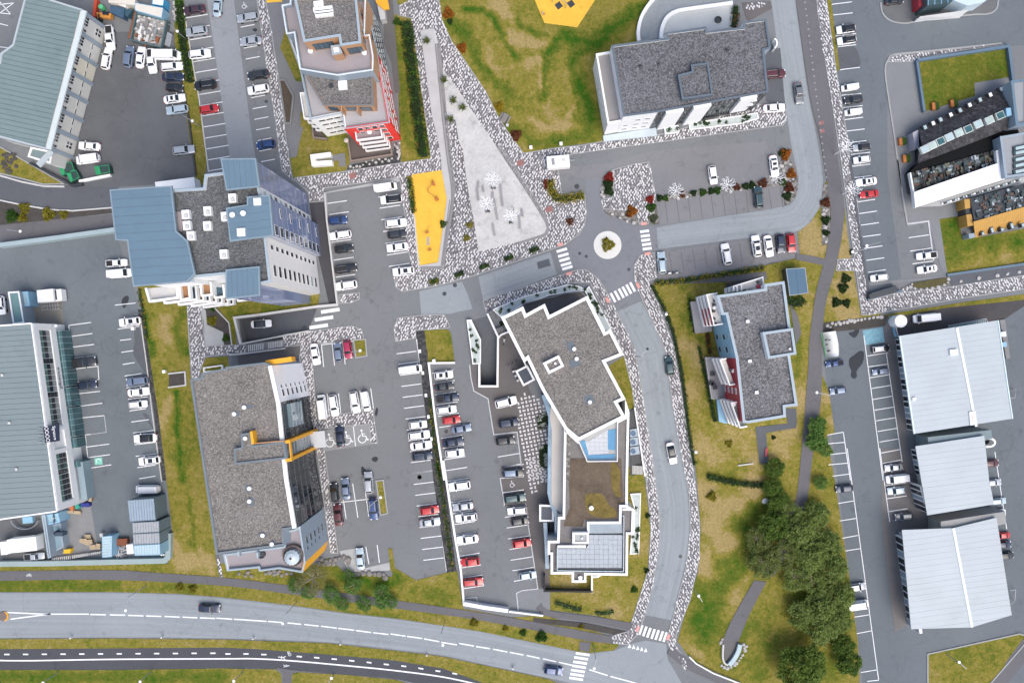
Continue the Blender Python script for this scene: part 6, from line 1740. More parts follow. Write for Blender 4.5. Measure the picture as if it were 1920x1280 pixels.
def cabin_mesh(k):
    xa,xb,xc,xd,wb,wt,zb,Ht=cabin_pts(k)
    wa=wb*.93
    bm=bmesh.new()
    V=[bm.verts.new(p) for p in ((xa,wa,zb),(xa,-wa,zb),(xd,-wa,zb),(xd,wa,zb),(xb,wt*.94,Ht-.05),(xb,-wt*.94,Ht-.05),(xc,-wt*.92,Ht-.04),(xc,wt*.92,Ht-.04))]
    for f in ((0,1,5,4),(1,2,6,5),(2,3,7,6),(3,0,4,7),(4,5,6,7)):bm.faces.new([V[i] for i in f])
    bmesh.ops.recalc_face_normals(bm,faces=bm.faces)
    bmesh.ops.bevel(bm,geom=[e for e in bm.edges if max(v.co.z for v in e.verts) > zb+.1],offset=.09,segments=3,affect='EDGES',profile=.6)
    me=bpy.data.meshes.new('roof');bm.to_mesh(me);bm.free()
    me.polygons.foreach_set('use_smooth',[True]*len(me.polygons))
    return me
def quad_on(A,B,C,D,u0,u1,v0,v1,out,th=.012):
    """panel on the bilinear patch A-B (bottom) D-C (top)"""
    A,B,C,D=(Vector(p) for p in (A,B,C,D))
    def P(u,v):return A.lerp(B,u).lerp(D.lerp(C,u),v)
    q=[P(u0,v0),P(u1,v0),P(u1,v1),P(u0,v1)]
    n=(q[1]-q[0]).cross(q[3]-q[0]).normalized()
    if n.dot(Vector(out)) < 0:n=-n;q=q[::-1]
    g=[p+n*th for p in q]+[p-n*.03 for p in q]
    return g,[(0,1,2,3),(0,4,5,1),(1,5,6,2),(2,6,7,3),(3,7,4,0)]
def proto(k):
    L,Wd,Ht,hood,belt,fr4=SPEC[k]
    xa,xb,xc,xd,wb,wt,zb,Ht=cabin_pts(k);wa=wb*.93
    parts=[('body',body_mesh(k),None),('cabin',cabin_mesh(k),None)]
    def mk(name,gens,mat):
        g=G()
        for v,f in gens:g.add(v,f)
        me=g.mesh(name);me.materials.append(mat);parts.append((name,me,mat))
    t1,t2=wt*.94,wt*.92
    mk('windscreen',[quad_on((xa,-wa,zb),(xa,wa,zb),(xb,t1,Ht-.05),(xb,-t1,Ht-.05),.07,.93,.10,.90,(1,0,1))],CARGLASS)
    if k != 'large van':
        mk('rear_window',[quad_on((xd,-wa,zb),(xd,wa,zb),(xc,t2,Ht-.04),(xc,-t2,Ht-.04),.10,.90,.16 if k != 'van' else .35,.86,(-1,0,.6))],CARGLASS)
    for s_ in (1,-1):
        u1=.93 if k not in ('van','large van') else .30
        mk('side_window',[quad_on((xa,s_*wa,zb),(xd,s_*wa,zb),(xc,s_*t2,Ht-.04),(xb,s_*t1,Ht-.05),.10,u1*.5+.01,.14,.84,(0,s_,.3))]+
           ([quad_on((xa,s_*wa,zb),(xd,s_*wa,zb),(xc,s_*t2,Ht-.04),(xb,s_*t1,Ht-.05),u1*.5+.05,u1,.14,.84,(0,s_,.3))] if u1 > .5 else []),CARGLASS)
    for s_ in (1,-1):
        g=G();g.box(L/2-.17,s_*Wd*.33,hood*.66,.26,.34,.16,-s_*.35);me=g.mesh('headlight');me.materials.append(LAMPW);parts.append(('headlight',me,LAMPW))
        g=G();g.box(-L/2+.09,s_*Wd*.36,belt*.66,.18,.28,.2,s_*.3);me=g.mesh('tail_light');me.materials.append(LAMPR);parts.append(('tail_light',me,LAMPR))
        g=G();g.box(xa-.32,s_*(Wd/2+.07),belt-.02,.16,.22,.14);me=g.mesh('mirror');parts.append(('mirror',me,None))
        for x in (L*.31,-L*.29):
            g=G();g.tube((x,s_*(Wd/2-.20),.33),(x,s_*(Wd/2+.004),.33),.33,n=12);me=g.mesh('wheel');me.materials.append(RUBBER);parts.append(('wheel',me,RUBBER))
    if k in ('SUV','estate'):
        for s_ in (1,-1):
            g=G();g.tube((xb-.1,s_*wt*.84,Ht+.03),(xc+.1,s_*wt*.84,Ht+.03),.03,n=5);me=g.mesh('roof_rail');me.materials.append(STEEL);parts.append(('roof_rail',me,STEEL))
    if k == 'pickup':
        g=G();g.strip([(-L/2+.1,-Wd*.40),(-L/2+.1,Wd*.40),(xd-.1,Wd*.40),(xd-.1,-Wd*.40)],.08,belt-.1,belt+.05,True);me=g.mesh('bed_rail');parts.append(('bed_rail',me,None))
        g=G();g.box((-L/2+xd)/2,0,belt,xd+L/2-.35,Wd*.72,.03);me=g.mesh('bed_liner');me.materials.append(RUBBER);parts.append(('bed_liner',me,RUBBER))
    if k == 'large van':
        for t in (.35,.55,.75):
            g=G();g.box(L/2-t*L,0,Ht-.035,.06,wt*1.6,.03);me=g.mesh('roof_rib');parts.append(('roof_rib',me,None))
    # plate recess / bumper
    g=G();g.box(L/2-.02,0,.38,.08,Wd*.55,.22);me=g.mesh('grille');me.materials.append(DARK);parts.append(('grille',me,DARK))
    return parts
PROTO={k:proto(k) for k in SPEC}
for k in PROTO:
    for i,(nm,me,mt) in enumerate(PROTO[k]):
        if mt is None:me.materials.append(COLR['white'])
gsun={}
def sunroof_mesh(k):
    if k not in gsun:
        xa,xb,xc,xd,wb,wt,zb,Ht=cabin_pts(k)
        g=G();g.box(xb*.55+xc*.45-.05,0,Ht-.045,abs(xb-xc)*.42,wt*1.25,.02);me=g.mesh('sunroof');me.materials.append(CARGLASS);gsun[k]=me
    return gsun[k]
def car(f,c,kind,col,ang,label,group,z=0.0,scale=1.0,roof=None):
    """ang: heading of the nose in picture degrees (0 right, 90 up)"""
    x,y=W(f(c)[0],z+.7)
    t=thing({'van':'van','large van':'van','pickup':'pickup_truck'}.get(kind,'parked_car'),label,{'van':'van','large van':'van','pickup':'pickup truck'}.get(kind,'car'),(x,y,z),group)
    t.rotation_euler=(0,0,math.radians(ang+R.uniform(-1.2,1.2)));t.scale=(scale,)*3
    for nm,me,mt in PROTO[kind]:
        o=bpy.data.objects.new(nm,me);COL.objects.link(o);o.parent=t
        if mt is None:
            o.material_slots[0].link='OBJECT'
            o.material_slots[0].material=COLR[roof if (roof and nm == 'cabin') else col]
    if roof == 'sun' or (roof is None and R.random() < .10 and kind in ('SUV','saloon','estate','hatchback')):
        pass
    return t
ORD=['first','second','third','fourth','fifth','sixth','seventh','eighth','ninth','tenth','eleventh','twelfth']
def row(f,where,ang,cars,start='top',one=False):
    """cars: (x, y, kind, colour[, dict]) in order from the named end of the row"""
    seen={}
    for c in cars:seen.setdefault((c[2],c[3]),[]).append(c)
    bycol={}
    for c in cars:bycol.setdefault(c[3],[]).append(c)
    for i,c in enumerate(cars):
        kw=dict(c[4]) if len(c) > 4 else {}
        a=kw.pop('ang',ang);sr=kw.pop('sun',False)
        cw=WORD.get(c[3],c[3]);kd=c[2]
        extra=kw.pop('note','')
        if len(cars) == 1:lab=f'{cw} {kd} {extra} {where}'
        elif len(bycol[c[3]]) == 1:lab=f'the only {cw} {kd} {where}'
        elif len(seen[(c[2],c[3])]) == 1:lab=f'the only {cw} {kd} {where}'
        else:lab=f'{cw} {kd}, {ORD[i]} vehicle from the {start} {where}'
        lab=' '.join(lab.split())
        rf=kw.pop('roof',None)
        t=car(f,(c[0],c[1]),kd,c[3],a,lab,'vehicles ' +where,roof=rf,**kw)
        if sr:
            o=bpy.data.objects.new('sunroof',sunroof_mesh(kd));COL.objects.link(o);o.parent=t
sun_={'sun':True}
# yard between the ribbed hall and the hedge strip
row(F1,'parked against the white hall bays',-83,[(755,262,'pickup','white',{'ang':-84}),(733,403,'estate','white',{'ang':80})])
row(F1,'below the open skip in the yard',84,[(885,393,'SUV','slate',{'ang':82}),(965,395,'saloon','white',{'ang':82}),(1042,422,'pickup','white',{'ang':-83})],'left')
row(F1,'along the left edge of the hedge strip',5,[(1152,383,'large van','white',{'ang':-2}),(1180,457,'estate','white',{'ang':4}),(1187,528,'saloon','dark blue',{'ang':2}),(1197,602,'hatchback','black',{'ang':-4,'scale':.92}),(1197,678,'saloon','white',{'ang':7,'sun':True}),(1215,752,'estate','light blue',{'ang':188}),(1260,1030,'SUV','silver',{'ang':6})])
row(F1,'near the green containers in the yard',-5,[(613,1003,'saloon','white',{'ang':175}),(605,1092,'van','white',{'ang':187})])
row(F1,'in the bays right of the hedge strip',188,[(1332,68,'saloon','plum',{'ang':188}),(1350,217,'SUV','silver',{'ang':187}),(1372,373,'SUV','white',{'ang':6}),(1408,583,'SUV','black',{'ang':188}),(1435,748,'hatchback','red',{'ang':9})])
row(F1,'driving along the upper left parking lane',85,[(1492,42,'saloon','light blue',{'ang':85})])
row(F2,'in the bays beside the narrow mosaic strip',188,[(530,122,'estate','silver',{'ang':187}),(550,283,'saloon','silver',{'ang':187}),(600,513,'saloon','dark',{'ang':188}),(602,615,'SUV','white',{'ang':188}),(653,992,'hatchback','blue',{'ang':188})])
# left lots
row(F6,'by the west edge of the tower block',-5,[(800,706,'pickup','white',{'ang':5,'scale':.86}),(824,777,'van','white',{'ang':5})])
row(F6,'at the frame edge left of the loading bay',90,[(8,995,'hatchback','white',{'ang':-85})])
row(F6,'beside the verge south of the tower block',8,[(892,1108,'SUV','white',{'ang':187,'sun':True})])
row(F11,'facing the showroom hall glass front',5,[(620,397,'pickup','dark',{'ang':7,'scale':1.13}),(656,566,'hatchback','dark blue',{'ang':5})])
row(F11,'in the bays left of the office lawn',5,[(1028,538,'estate','slate',{'ang':185}),(1040,618,'saloon','white',{'ang':6}),(1036,711,'SUV','white',{'ang':6,'scale':.85}),(1090,965,'saloon','white',{'ang':185,'roof':'black','scale':1.06}),(1122,1131,'SUV','white',{'ang':187,'sun':True})])
row(F17,'just above the tall grey containers',5,[(846,172,'large van','white',{'ang':181,'scale':.88})])
row(F17,'beside the white box truck',5,[(196,557,'pickup','silver',{'ang':5,'scale':.82})])
# bays east of the tower block
row(F7,'in the bays left of the yellow playground',8,[(1357,173,'large van','white',{'ang':8,'scale':.84}),(1393,248,'SUV','white',{'ang':187,'roof':'black'}),(1422,399,'SUV','white',{'ang':6}),(1430,468,'hatchback','dark',{'ang':6}),(1432,550,'saloon','white',{'ang':187}),(1470,702,'SUV','white',{'ang':186,'sun':True})])
row(F7,'in the bays along the tower block wall',8,[(1055,381,'hatchback','blue',{'ang':6}),(1072,474,'estate','white',{'ang':187}),(1095,560,'hatchback','black',{'ang':6}),(1107,686,'estate','black',{'ang':6}),(1110,791,'SUV','white',{'ang':188})])
# office car park
row(F12,'at the top of the office car park',95,[(1021,391,'saloon','white',{'ang':-80}),(1183,376,'hatchback','slate',{'ang':97}),(1250,357,'hatchback','crimson',{'ang':-82})],'left')
row(F12,'above the wheelchair bays',-80,[(1071,763,'large van','white',{'ang':97,'scale':.9}),(1152,752,'estate','white',{'ang':-82}),(1301,729,'estate','white',{'ang':-80}),(1378,722,'van','white',{'ang':-80,'scale':.86})],'left')
row(F12,'standing across the left wheelchair bays',95,[(1195,968,'saloon','dark blue',{'ang':95})])
row(F18,'in the two rows below the wheelchair bays',95,[(935,192,'hatchback','dark',{'ang':96}),(1000,170,'saloon','slate',{'ang':96}),(1132,135,'SUV','silver',{'ang':95}),(957,318,'saloon','maroon',{'ang':95}),(1158,285,'estate','blue',{'ang':-85})],'left')
row(F18,'by the boulders in the bottom bays',92,[(1083,570,'saloon','light blue',{'ang':95,'note':'parked'})])
# long rows
row(F13,'left of the dark gravel strip',8,[(263,496,'large van','white',{'ang':7,'scale':.84}),(315,888,'hatchback','white',{'ang':6,'scale':.96}),(323,962,'SUV','white',{'ang':8}),(337,1035,'saloon','white',{'ang':7}),(346,1110,'SUV','dark blue',{'ang':5,'scale':.92})])
row(F19,'in the lower bays left of the gravel strip',8,[(322,293,'hatchback','red',{'ang':8}),(323,361,'saloon','silver',{'ang':8,'scale':.96})])
row(F13,'right of the dark gravel strip',8,[(497,538,'hatchback','white',{'ang':6,'sun':True}),(500,618,'saloon','dark',{'ang':8,'scale':.9}),(524,700,'pickup','dark blue',{'ang':6,'scale':.92}),(517,783,'SUV','white',{'ang':6,'scale':.92}),(550,855,'hatchback','red',{'ang':7,'scale':.96}),(622,917,'saloon','slate',{'ang':8,'scale':.92}),(563,1013,'saloon','dark blue',{'ang':8}),(576,1088,'hatchback','white',{'ang':6})])
row(F19,'in the lower bays right of the gravel strip',8,[(493,152,'SUV','white',{'ang':187}),(512,271,'saloon','silver',{'ang':186,'scale':.95}),(531,334,'estate','white',{'ang':186,'sun':True}),(539,458,'saloon','white',{'ang':187}),(552,587,'hatchback','red',{'ang':186}),(570,703,'estate','red',{'ang':6,'scale':.95})])
row(F13,'beside the white brick paving',8,[(937,729,'SUV','white',{'ang':13,'scale':1.02}),(955,876,'SUV','dark blue',{'ang':8,'scale':.92}),(932,1000,'hatchback','dark',{'ang':6,'scale':1.0}),(987,1228,'SUV','black',{'ang':5,'roof':'slate'})])
row(F19,'in the bays west of the annex',8,[(810,224,'estate','teal',{'ang':7}),(822,296,'estate','white',{'ang':186,'scale':.9}),(838,354,'hatchback','dark',{'ang':8,'scale':.95}),(850,481,'hatchback','red',{'ang':7}),(883,665,'hatchback','light blue',{'ang':8,'scale':.92})])
# right of the plaza
row(F9,'in the upper paved lot near the light trees',-85,[(938,103,'hatchback','white',{'ang':-82}),(1358,42,'saloon','white',{'ang':-82,'sun':True}),(1250,256,'SUV','teal',{'ang':95})],'left')
row(F9,'in the lower paved lot by the yellow hedge',95,[(588,705,'estate','light blue',{'ang':94}),(1030,646,'SUV','white',{'ang':100}),(1236,590,'SUV','white',{'ang':98,'sun':True}),(1320,590,'saloon','white',{'ang':-82}),(1403,573,'hatchback','dark blue',{'ang':-84}),(1475,568,'hatchback','red',{'ang':-84})],'left')
row(F4,'below the corner of the white office',5,[(1358,741,'saloon','white',{'ang':5,'note':'parked on mosaic'})])
row(F4,'half under the white office overhang',5,[(1362,508,'estate','maroon',{'ang':5})])
row(F4,'driving on the pale loop street',0,[(1527,640,'saloon','grey',{'ang':-82})])
row(F15,'parked half on the street mosaic',90,[(240,593,'hatchback','teal',{'ang':97})])
row(F15,'driving down the curved side street',90,[(254,1118,'saloon','white',{'ang':-80,'roof':'black'})])
row(F5,'in the upper bays right of the mosaic strip',8,[(315,200,'hatchback','white',{'ang':188,'roof':'black','scale':1.0}),(320,276,'SUV','white',{'ang':188,'roof':'black','scale':.88}),(342,600,'van','white',{'ang':188,'scale':.72}),(366,683,'hatchback','dark',{'ang':188,'scale':.95}),(364,769,'van','white',{'ang':188,'scale':.72}),(424,1010,'hatchback','silver',{'ang':188,'roof':'black','scale':.9}),(424,1094,'hatchback','white',{'ang':188,'scale':.88}),(456,1246,'saloon','white',{'ang':188,'sun':True,'scale':.95})])
row(F10,'right of the starry light tree',8,[(474,233,'saloon','red',{'ang':188,'scale':.85})])
row(F10,'in the two bays beside the office lawn',8,[(868,655,'pickup','white',{'ang':186,'scale':.84}),(872,748,'saloon','white',{'ang':187,'scale':.92,'sun':True})])
row(F10,'above the small dark stairwell roof',8,[(543,806,'SUV','white',{'ang':186,'scale':.8})])
row(F10,'in the alley next to the round white tank',8,[(860,1083,'large van','white',{'ang':186,'scale':.92})])
row(F5,'at the top edge beside the corner building',8,[(648,4,'saloon','dark',{'ang':6,'scale':.85})])
row(F16,'left of the heart shaped asphalt patch',8,[(245,456,'pickup','blue',{'ang':188,'scale':.72}),(270,649,'hatchback','slate',{'ang':188,'scale':.85})])
row(F16,'in the bays west of the northern hall',8,[(570,353,'SUV','black',{'ang':8,'roof':'white','scale':.8}),(570,513,'estate','slate',{'ang':188,'scale':.74})])
row(F22,'in the bays west of the middle hall',8,[(395,105,'saloon','silver',{'ang':186,'scale':.82}),(412,165,'van','white',{'ang':186,'scale':.95}),(410,231,'hatchback','light blue',{'ang':186,'scale':.95}),(450,372,'hatchback','grey',{'ang':186,'scale':.95})])
row(F22,'along the east walls of the white halls',8,[(925,82,'hatchback','maroon',{'ang':5,'scale':.85}),(936,188,'saloon','silver',{'ang':5,'scale':.8}),(964,289,'SUV','light blue',{'ang':5,'scale':.75}),(955,353,'van','white',{'ang':5,'scale':.8}),(985,476,'saloon','red',{'ang':185,'scale':.75}),(992,525,'hatchback','dark blue',{'ang':5,'scale':.85}),(1002,585,'SUV','black',{'ang':5,'scale':.8})])
row(F22,'under the trees in the lower right car park',8,[(125,220,'hatchback','dark blue',{'ang':186,'scale':.9}),(192,757,'hatchback','silver',{'ang':8,'scale':.95}),(195,852,'large van','white',{'ang':8,'scale':.85})])
row(F7,'on the sunken ramp of the tower block',0,[(572,1034,'saloon','white',{'ang':3,'roof':'black','z':-1.6,'scale':.95})])
row(F18,'driving on the upper lane of the main road',0,[(222,852,'saloon','dark blue',{'ang':-2})])
row(F19,'driving beside the main road crosswalk',0,[(1030,1208,'hatchback','blue',{'ang':-8})])
row(F2,'cut',0,[]) if False else None
# caravan
cv=thing('caravan','white caravan with its drawbar, parked on the mosaic below the park','caravan',(*W(F3((1198,1108))[0]),0))
boxpx(cv,F3,(1195,1108),.45,155,82,2.05,WHITE,'body',.09)
boxpx(cv,F3,(1160,1108),2.5,20,45,.12,M('vent_grey',(.25,.26,.27),.6),'roof_hatch',.09)
boxpx(cv,F3,(1232,1095),2.5,20,20,.10,CONC_L,'roof_vent',.09)
a_,b_=WL(F3((1270,1100),(1305,1098)),.5);g=G();g.tube((*a_,.45),(*b_,.45),.12);g.build('drawbar',STEEL,cv)
for s_ in (-1,1):
    x,y=W(F3((1195,1108+s_*34))[0]);g=G();g.tube((x,y-.1,.33),(x,y+.1,.33),.33,n=10);g.build('wheel',RUBBER,cv)
# box lorry in the south loading yard
tk=thing('box_truck','long white box truck with green tail in the south loading yard','truck',(*W(F17((110,490))[0]),0))
boxpx(tk,F17,(125,492),1.0,165,78,2.4,M('truck_white',(.84,.86,.86),.5,.03),'cargo_box',.1)
boxpx(tk,F17,(22,510),.5,40,74,1.9,WHITE,'cab',.1)
boxpx(tk,F17,(10,512),1.7,10,60,.6,CARGLASS,'windscreen',.1)
boxpx(tk,F17,(212,470),.6,16,70,2.0,M('tail_green',(.42,.50,.46),.5),'tail_lift',.1)
boxpx(tk,F17,(110,495),.45,190,50,.4,DARK,'chassis',.1)
for dx,dy in ((-70,-30),(-70,34),(60,-36),(60,28),(85,-38),(85,24)):
    x,y=W(F17((115+dx,498+dy))[0]);g=G();g.tube((x,y-.15,.48),(x,y+.15,.48),.48,n=10);g.build('wheel',RUBBER,tk)
# motorcycles
for i,(f,c,a,m_,lab) in enumerate(((F9,(636,778),.1,WHITE,'white motorcycle beside the pale blue estate car'),(F9,(685,776),.1,STEEL,'grey scooter standing right of the white motorcycle'),(R7,(683,555),1.4,STEEL,'motorcycle leaning by the curved white wall'))):
    x,y=W(f(c)[0]);o=thing('motorcycle',lab,'motorcycle',(x,y,0),'parked motorcycles')
    ca,sa=math.cos(a),math.sin(a)
    for dd in (-.65,.65):
        g=G();px_,py_=x+ca*dd,y+sa*dd;g.tube((px_+sa*.06,py_-ca*.06,.3),(px_-sa*.06,py_+ca*.06,.3),.3,n=10);g.build('wheel',RUBBER,o)
    G().box(x,y,.45,.8,.32,.35,a).build('tank',m_,o)
    G().box(x-ca*.5,y-sa*.5,.7,.6,.28,.12,a).build('seat',DARK,o)
    g=G();q=(x+ca*.45,y+sa*.45);g.tube((q[0]-sa*.35,q[1]+ca*.35,.95),(q[0]+sa*.35,q[1]-ca*.35,.95),.03,n=5);g.tube((q[0],q[1],.95),(x+ca*.65,y+sa*.65,.3),.04,n=5);g.build('handlebar',STEEL,o)
# ------------------------------------------------------------------ street furniture and loose things
def lamp(f,head,base,label,hgt=8.0,grp='slim street lamps'):
    dk_='dark' in label
    """head: where the lantern shows; base: where the post meets the ground"""
    bx,by=W(f(base)[0]);hx,hy=W(f(head)[0],hgt)
    d=Vector((hx-bx,hy-by))
    if d.length > 3.0:d=d.normalized()*3.0
    hx,hy=bx+d.x,by+d.y
    o=thing('street_lamp',label,'street lamp',(bx,by,0),grp)
    g=G();g.tube((bx,by,0),(bx,by,hgt-.25),.09,.06,8);g.build('pole',DARK if dk_ else STEEL,o)
    g=G();g.tube((bx,by,hgt-.3),(hx,hy,hgt),.05,.045,6);g.build('arm',STEEL,o)
    g=G();g.lathe(hx,hy,[(.10,hgt+.08),(.30,hgt+.02),(.30,hgt-.04),(.2,hgt-.12)][::-1],10);g.build('lantern',DARK if dk_ else WHITE,o)
    return o
for f,h_,b_,lab in ((F1,(1215,215),(1275,270),'street lamp in the hedge strip beside the silver SUV'),(F1,(1318,830),(1370,868),'street lamp in the hedge strip below the red hatchback'),
        (F15,(222,285),(190,280),'street lamp over the lawn near the zebra crossing corner'),(F15,(400,1112),(366,1087),'street lamp at the lawn edge beside the driving white car'),
        (F20,(945,782),(920,745),'street lamp at the mosaic kerb above the green slope'),(F17,(717,865),(838,722),'street lamp reaching over the dashed line of the main road'),
        (F18,(640,940),(722,815),'street lamp leaning out from beside the pale willow'),(F19,(397,1062),(410,925),'street lamp on the verge above the gravel strip end'),
        (F20,(348,1195),(342,1065),'street lamp beside the main road zebra crossing'),(F17,(245,1278),(335,1216),'leftmost street lamp on the grass below the cycle path'),
        (F17,(800,1272),(872,1208),'second street lamp from the left below the cycle path'),(F18,(360,1268),(418,1206),'third street lamp from the left below the cycle path'),
        (F22,(752,1165),(680,1118),'street lamp on the lower right grass triangle'),(F12,(1337,365),(1337,372),'lamp standing in the small green planter by the crimson car'),
        (F18,(1205,215),(1180,228),'lamp standing in the narrow green planter by the blue estate'),(F14,(1125,452),(1050,497),'thin dark street lamp leaning over the side street'),
        (F16,(113,660),(118,664),'white lamp on the curved path by the dry bank'),(F6,(185,495),(150,500),'lamp on the footpath above the blue wall'),
        (F10,(352,632),(348,640),'white lamp on the mosaic edge by the dry bank'),(F10,(440,593),(440,596),'lamp among the bays opposite the white pickup'),
        (F18,(925,1240),(935,1228),'short lamp right of the path fork below the cycle path'),(F6,(384,1135),(386,1140),'small lamp on the showroom hall corner')):
    lamp(f,h_,b_,lab,8.0 if f not in (F6,) else 5)
for i,(f,c) in enumerate(((F17,(416,1014)),(F17,(934,1011)),(F18,(478,1018)),(F18,(975,1050)),(F19,(308,1112)),(F19,(798,1188)))):
    x,y=W(f(c)[0]);g=G();g.lathe(x,y,[(.12,0),(.12,.8),(.18,.82),(.18,1.0),(.05,1.05)],8)
    tag(g.build('marker_post',STONE_W),f'{ORD[i]} white marker post from the left along the lower edge of the main road','marker post','marker posts along the main road')
for i,(f,c) in enumerate(((F13,(330,370)),(F13,(351,523)),(F13,(373,680)),(F13,(391,831)),(F13,(412,987)))):
    x,y=W(f(c)[0]);tag(G().box(x,y,0,.5,.75,.55,.1).build('bollard_light',WHITE),f'{ORD[i]} white box light from the top along the dark gravel strip','box light','white box lights on the gravel strip')
for f,c,lab in ((F13,(430,437),'white box light in the corner of the small square lawn'),(F6,(920,1155),'small white box beside the kerb south of the white SUV'),(F11,(1240,465),'white cabinet beside the dark square bed on the lawn'),(F3,(1007,1015),'white cabinet at the bottom edge of the park lawn'),(F3,(1213,990),'small white post light on the park lawn near the office')):
    x,y=W(f(c)[0]);o=G().box(x,y,0,.65,.65,.8,.1).build('utility_box',WHITE);tag(o,lab,'utility box')
# walls and fences
def wall(label,f,pts,w,h,mat,cat='wall',name='boundary_wall',h0=0):
    g=G();g.strip([W(p,h) for p in f(*pts)],w,h0,h);return tag(g.build(name,mat),label,cat)
wall('long pale blue boundary wall above the left car park',F6,[(-20,585),(400,530),(790,475)],.9,2.0,M('wall_bluegrey',(.30,.38,.40),.8,.08))
wall('white boundary wall between the two long car parks',F13,[(575,452),(390,454),(440,880),(500,1280)],.4,.8,WHITE)
wall('lower white boundary wall ending at the footpath',F19,[(399,10),(470,470),(500,640),(518,838)],.4,.85,WHITE)
wall('thick white wall along the footpath below the car park',F19,[(520,828),(640,850),(770,868)],.8,1.6,WHITE)
wall('thin white wall end beside the footpath',F19,[(775,872),(970,896)],.35,.9,WHITE)
wall('pale concrete edge along the left car park verge',F11,[(1050,60),(1100,420),(1140,770),(1212,1290)],.2,.3,CONC_L,name='kerb_wall')
wall('long yard wall along the bottom of the storage yard',Q5,[(-20,1205),(520,1200),(1790,1170),(1830,1130),(1835,870)],1.1,1.2,M('yard_wall',(.27,.34,.34),.8,.1))
wall('black timber fence below the tiled terrace',R6,[(62,1035),(62,1208),(590,1215)],.35,1.7,M('black_timber',(.02,.02,.022),.8),'fence','timber_fence')
wall('white garden wall below the tiled terrace',R6,[(582,1040),(582,1228)],.35,1.6,WHITE)
wall('curved white garden wall below the tiled terrace',R6,curve([(590,1055),(650,1050),(680,1030)],4),.3,1.2,WHITE)
wall('dark edge around the office lawn, west side',F5,[(805,415),(855,765)],.5,1.0,M('slate_edge',(.10,.16,.22),.6),'wall','lawn_wall')
wall('dark edge around the office lawn, north and east side',F5,[(805,412),(1435,316),(1465,548)],.6,1.0,M('slate_edge',(.10,.16,.22)),'wall','lawn_wall')
wall('grey edge along the lower office lawn',F10,[(1012,788),(1560,710)],.5,.6,M('slate_edge',(.10,.16,.22)),'wall','lawn_wall')
wall('dark sunken edge of the right car park beside the mosaic',F10,[(345,0),(400,420),(440,700),(478,950)],.5,.25,ASPH_D,'wall','sunken_edge')
wall('low white curved rail by the bottom footpath',F21,[(160,1130),(200,1170),(300,1225),(455,1285)],.25,.7,WHITE,'rail','path_rail')
wall('low garden wall around the sunken timber terrace of the stepped tower',Q2,[(520,690),(540,860),(740,880)],.3,1.2,M('brown_timber_wall',(.22,.18,.15),.8),'wall','terrace_wall')
wall('timber wall around the dark deck of the stepped tower',Q2,[(1050,860),(1100,1215),(1715,1115),(1690,930)],.35,1.1,M('brown_timber_wall',(.22,.18,.15)),'wall','terrace_wall')
sheet('timber_deck',Q2((1060,870),(1105,1205),(1705,1110),(1690,940)),.3,M('brown_deck',(.105,.085,.078),.85,.08,.3,.1))
sheet('timber_deck',Q2((520,690),(545,855),(740,875),(620,740)),.3,M('brown_deck',(.105,.085,.078)))
# angular bed and concrete garden box by the stepped tower
o=tag(G().strip(WL(Q2((30,0),(110,0),(240,245),(195,650),(120,650)),.5),.35,0,.5,True).build('bed_edge',CONC_D),'angular grey edged planting bed beside the narrow mosaic','planting bed')
sheet('bed_soil',Q2((40,15),(105,15),(225,245),(185,630),(130,630)),.3,M('brown_soil',(.075,.058,.042),1,.3,1,.35,5))
o=thing('garden_box','white concrete U shaped garden box on the lawn below the stepped tower','garden wall',(*W(Q2((660,1180))[0]),0))
G().strip(WL(Q2((820,1235),(545,1255),(530,1150),(800,1115)),1.6),1.0,0,1.6).build('u_wall',WHITE,o)
G().prism(WL(Q2((800,1130),(1010,1095),(1030,1300),(930,1300),(915,1205),(820,1220)),.1),0,.12).build('patio',PAVG,o)
for c,lab in (((1030,905),'round pale parasol below the white balcony stack of the stepped tower'),):
    x,y=W(Q2(c)[0],2.2);o=thing('parasol',lab,'parasol',(x,y,0));g=G();g.tube((x,y,0),(x,y,2.2),.04,n=6);g.build('pole',STEEL,o)
    g=G();g.lathe(x,y,[(.50,2.1),(.12,2.4)],12);g.build('canopy',M('canvas',(.55,.48,.42),.9),o)
# square bed on the lawn
o=thing('timber_bed','square dark bed with pale kerb frame on the office lawn','planting bed',(*W(F11((1325,525))[0]),0))
G().strip(WL(F11((1258,585),(1392,568),(1385,468),(1260,482)),.4),.3,0,.4,False).build('frame',CONC_L,o)
G().prism(WL(F11((1265,575),(1388,560),(1380,475),(1268,488)),.2),0,.2).build('bed',SOIL,o)
o=tag(G().strip(WL(F12((232,488),(360,470),(365,500),(235,518)),.8),.25,0,.8,True).build('window_well',WHITE),'small white framed window well at the north edge of the office','window well')
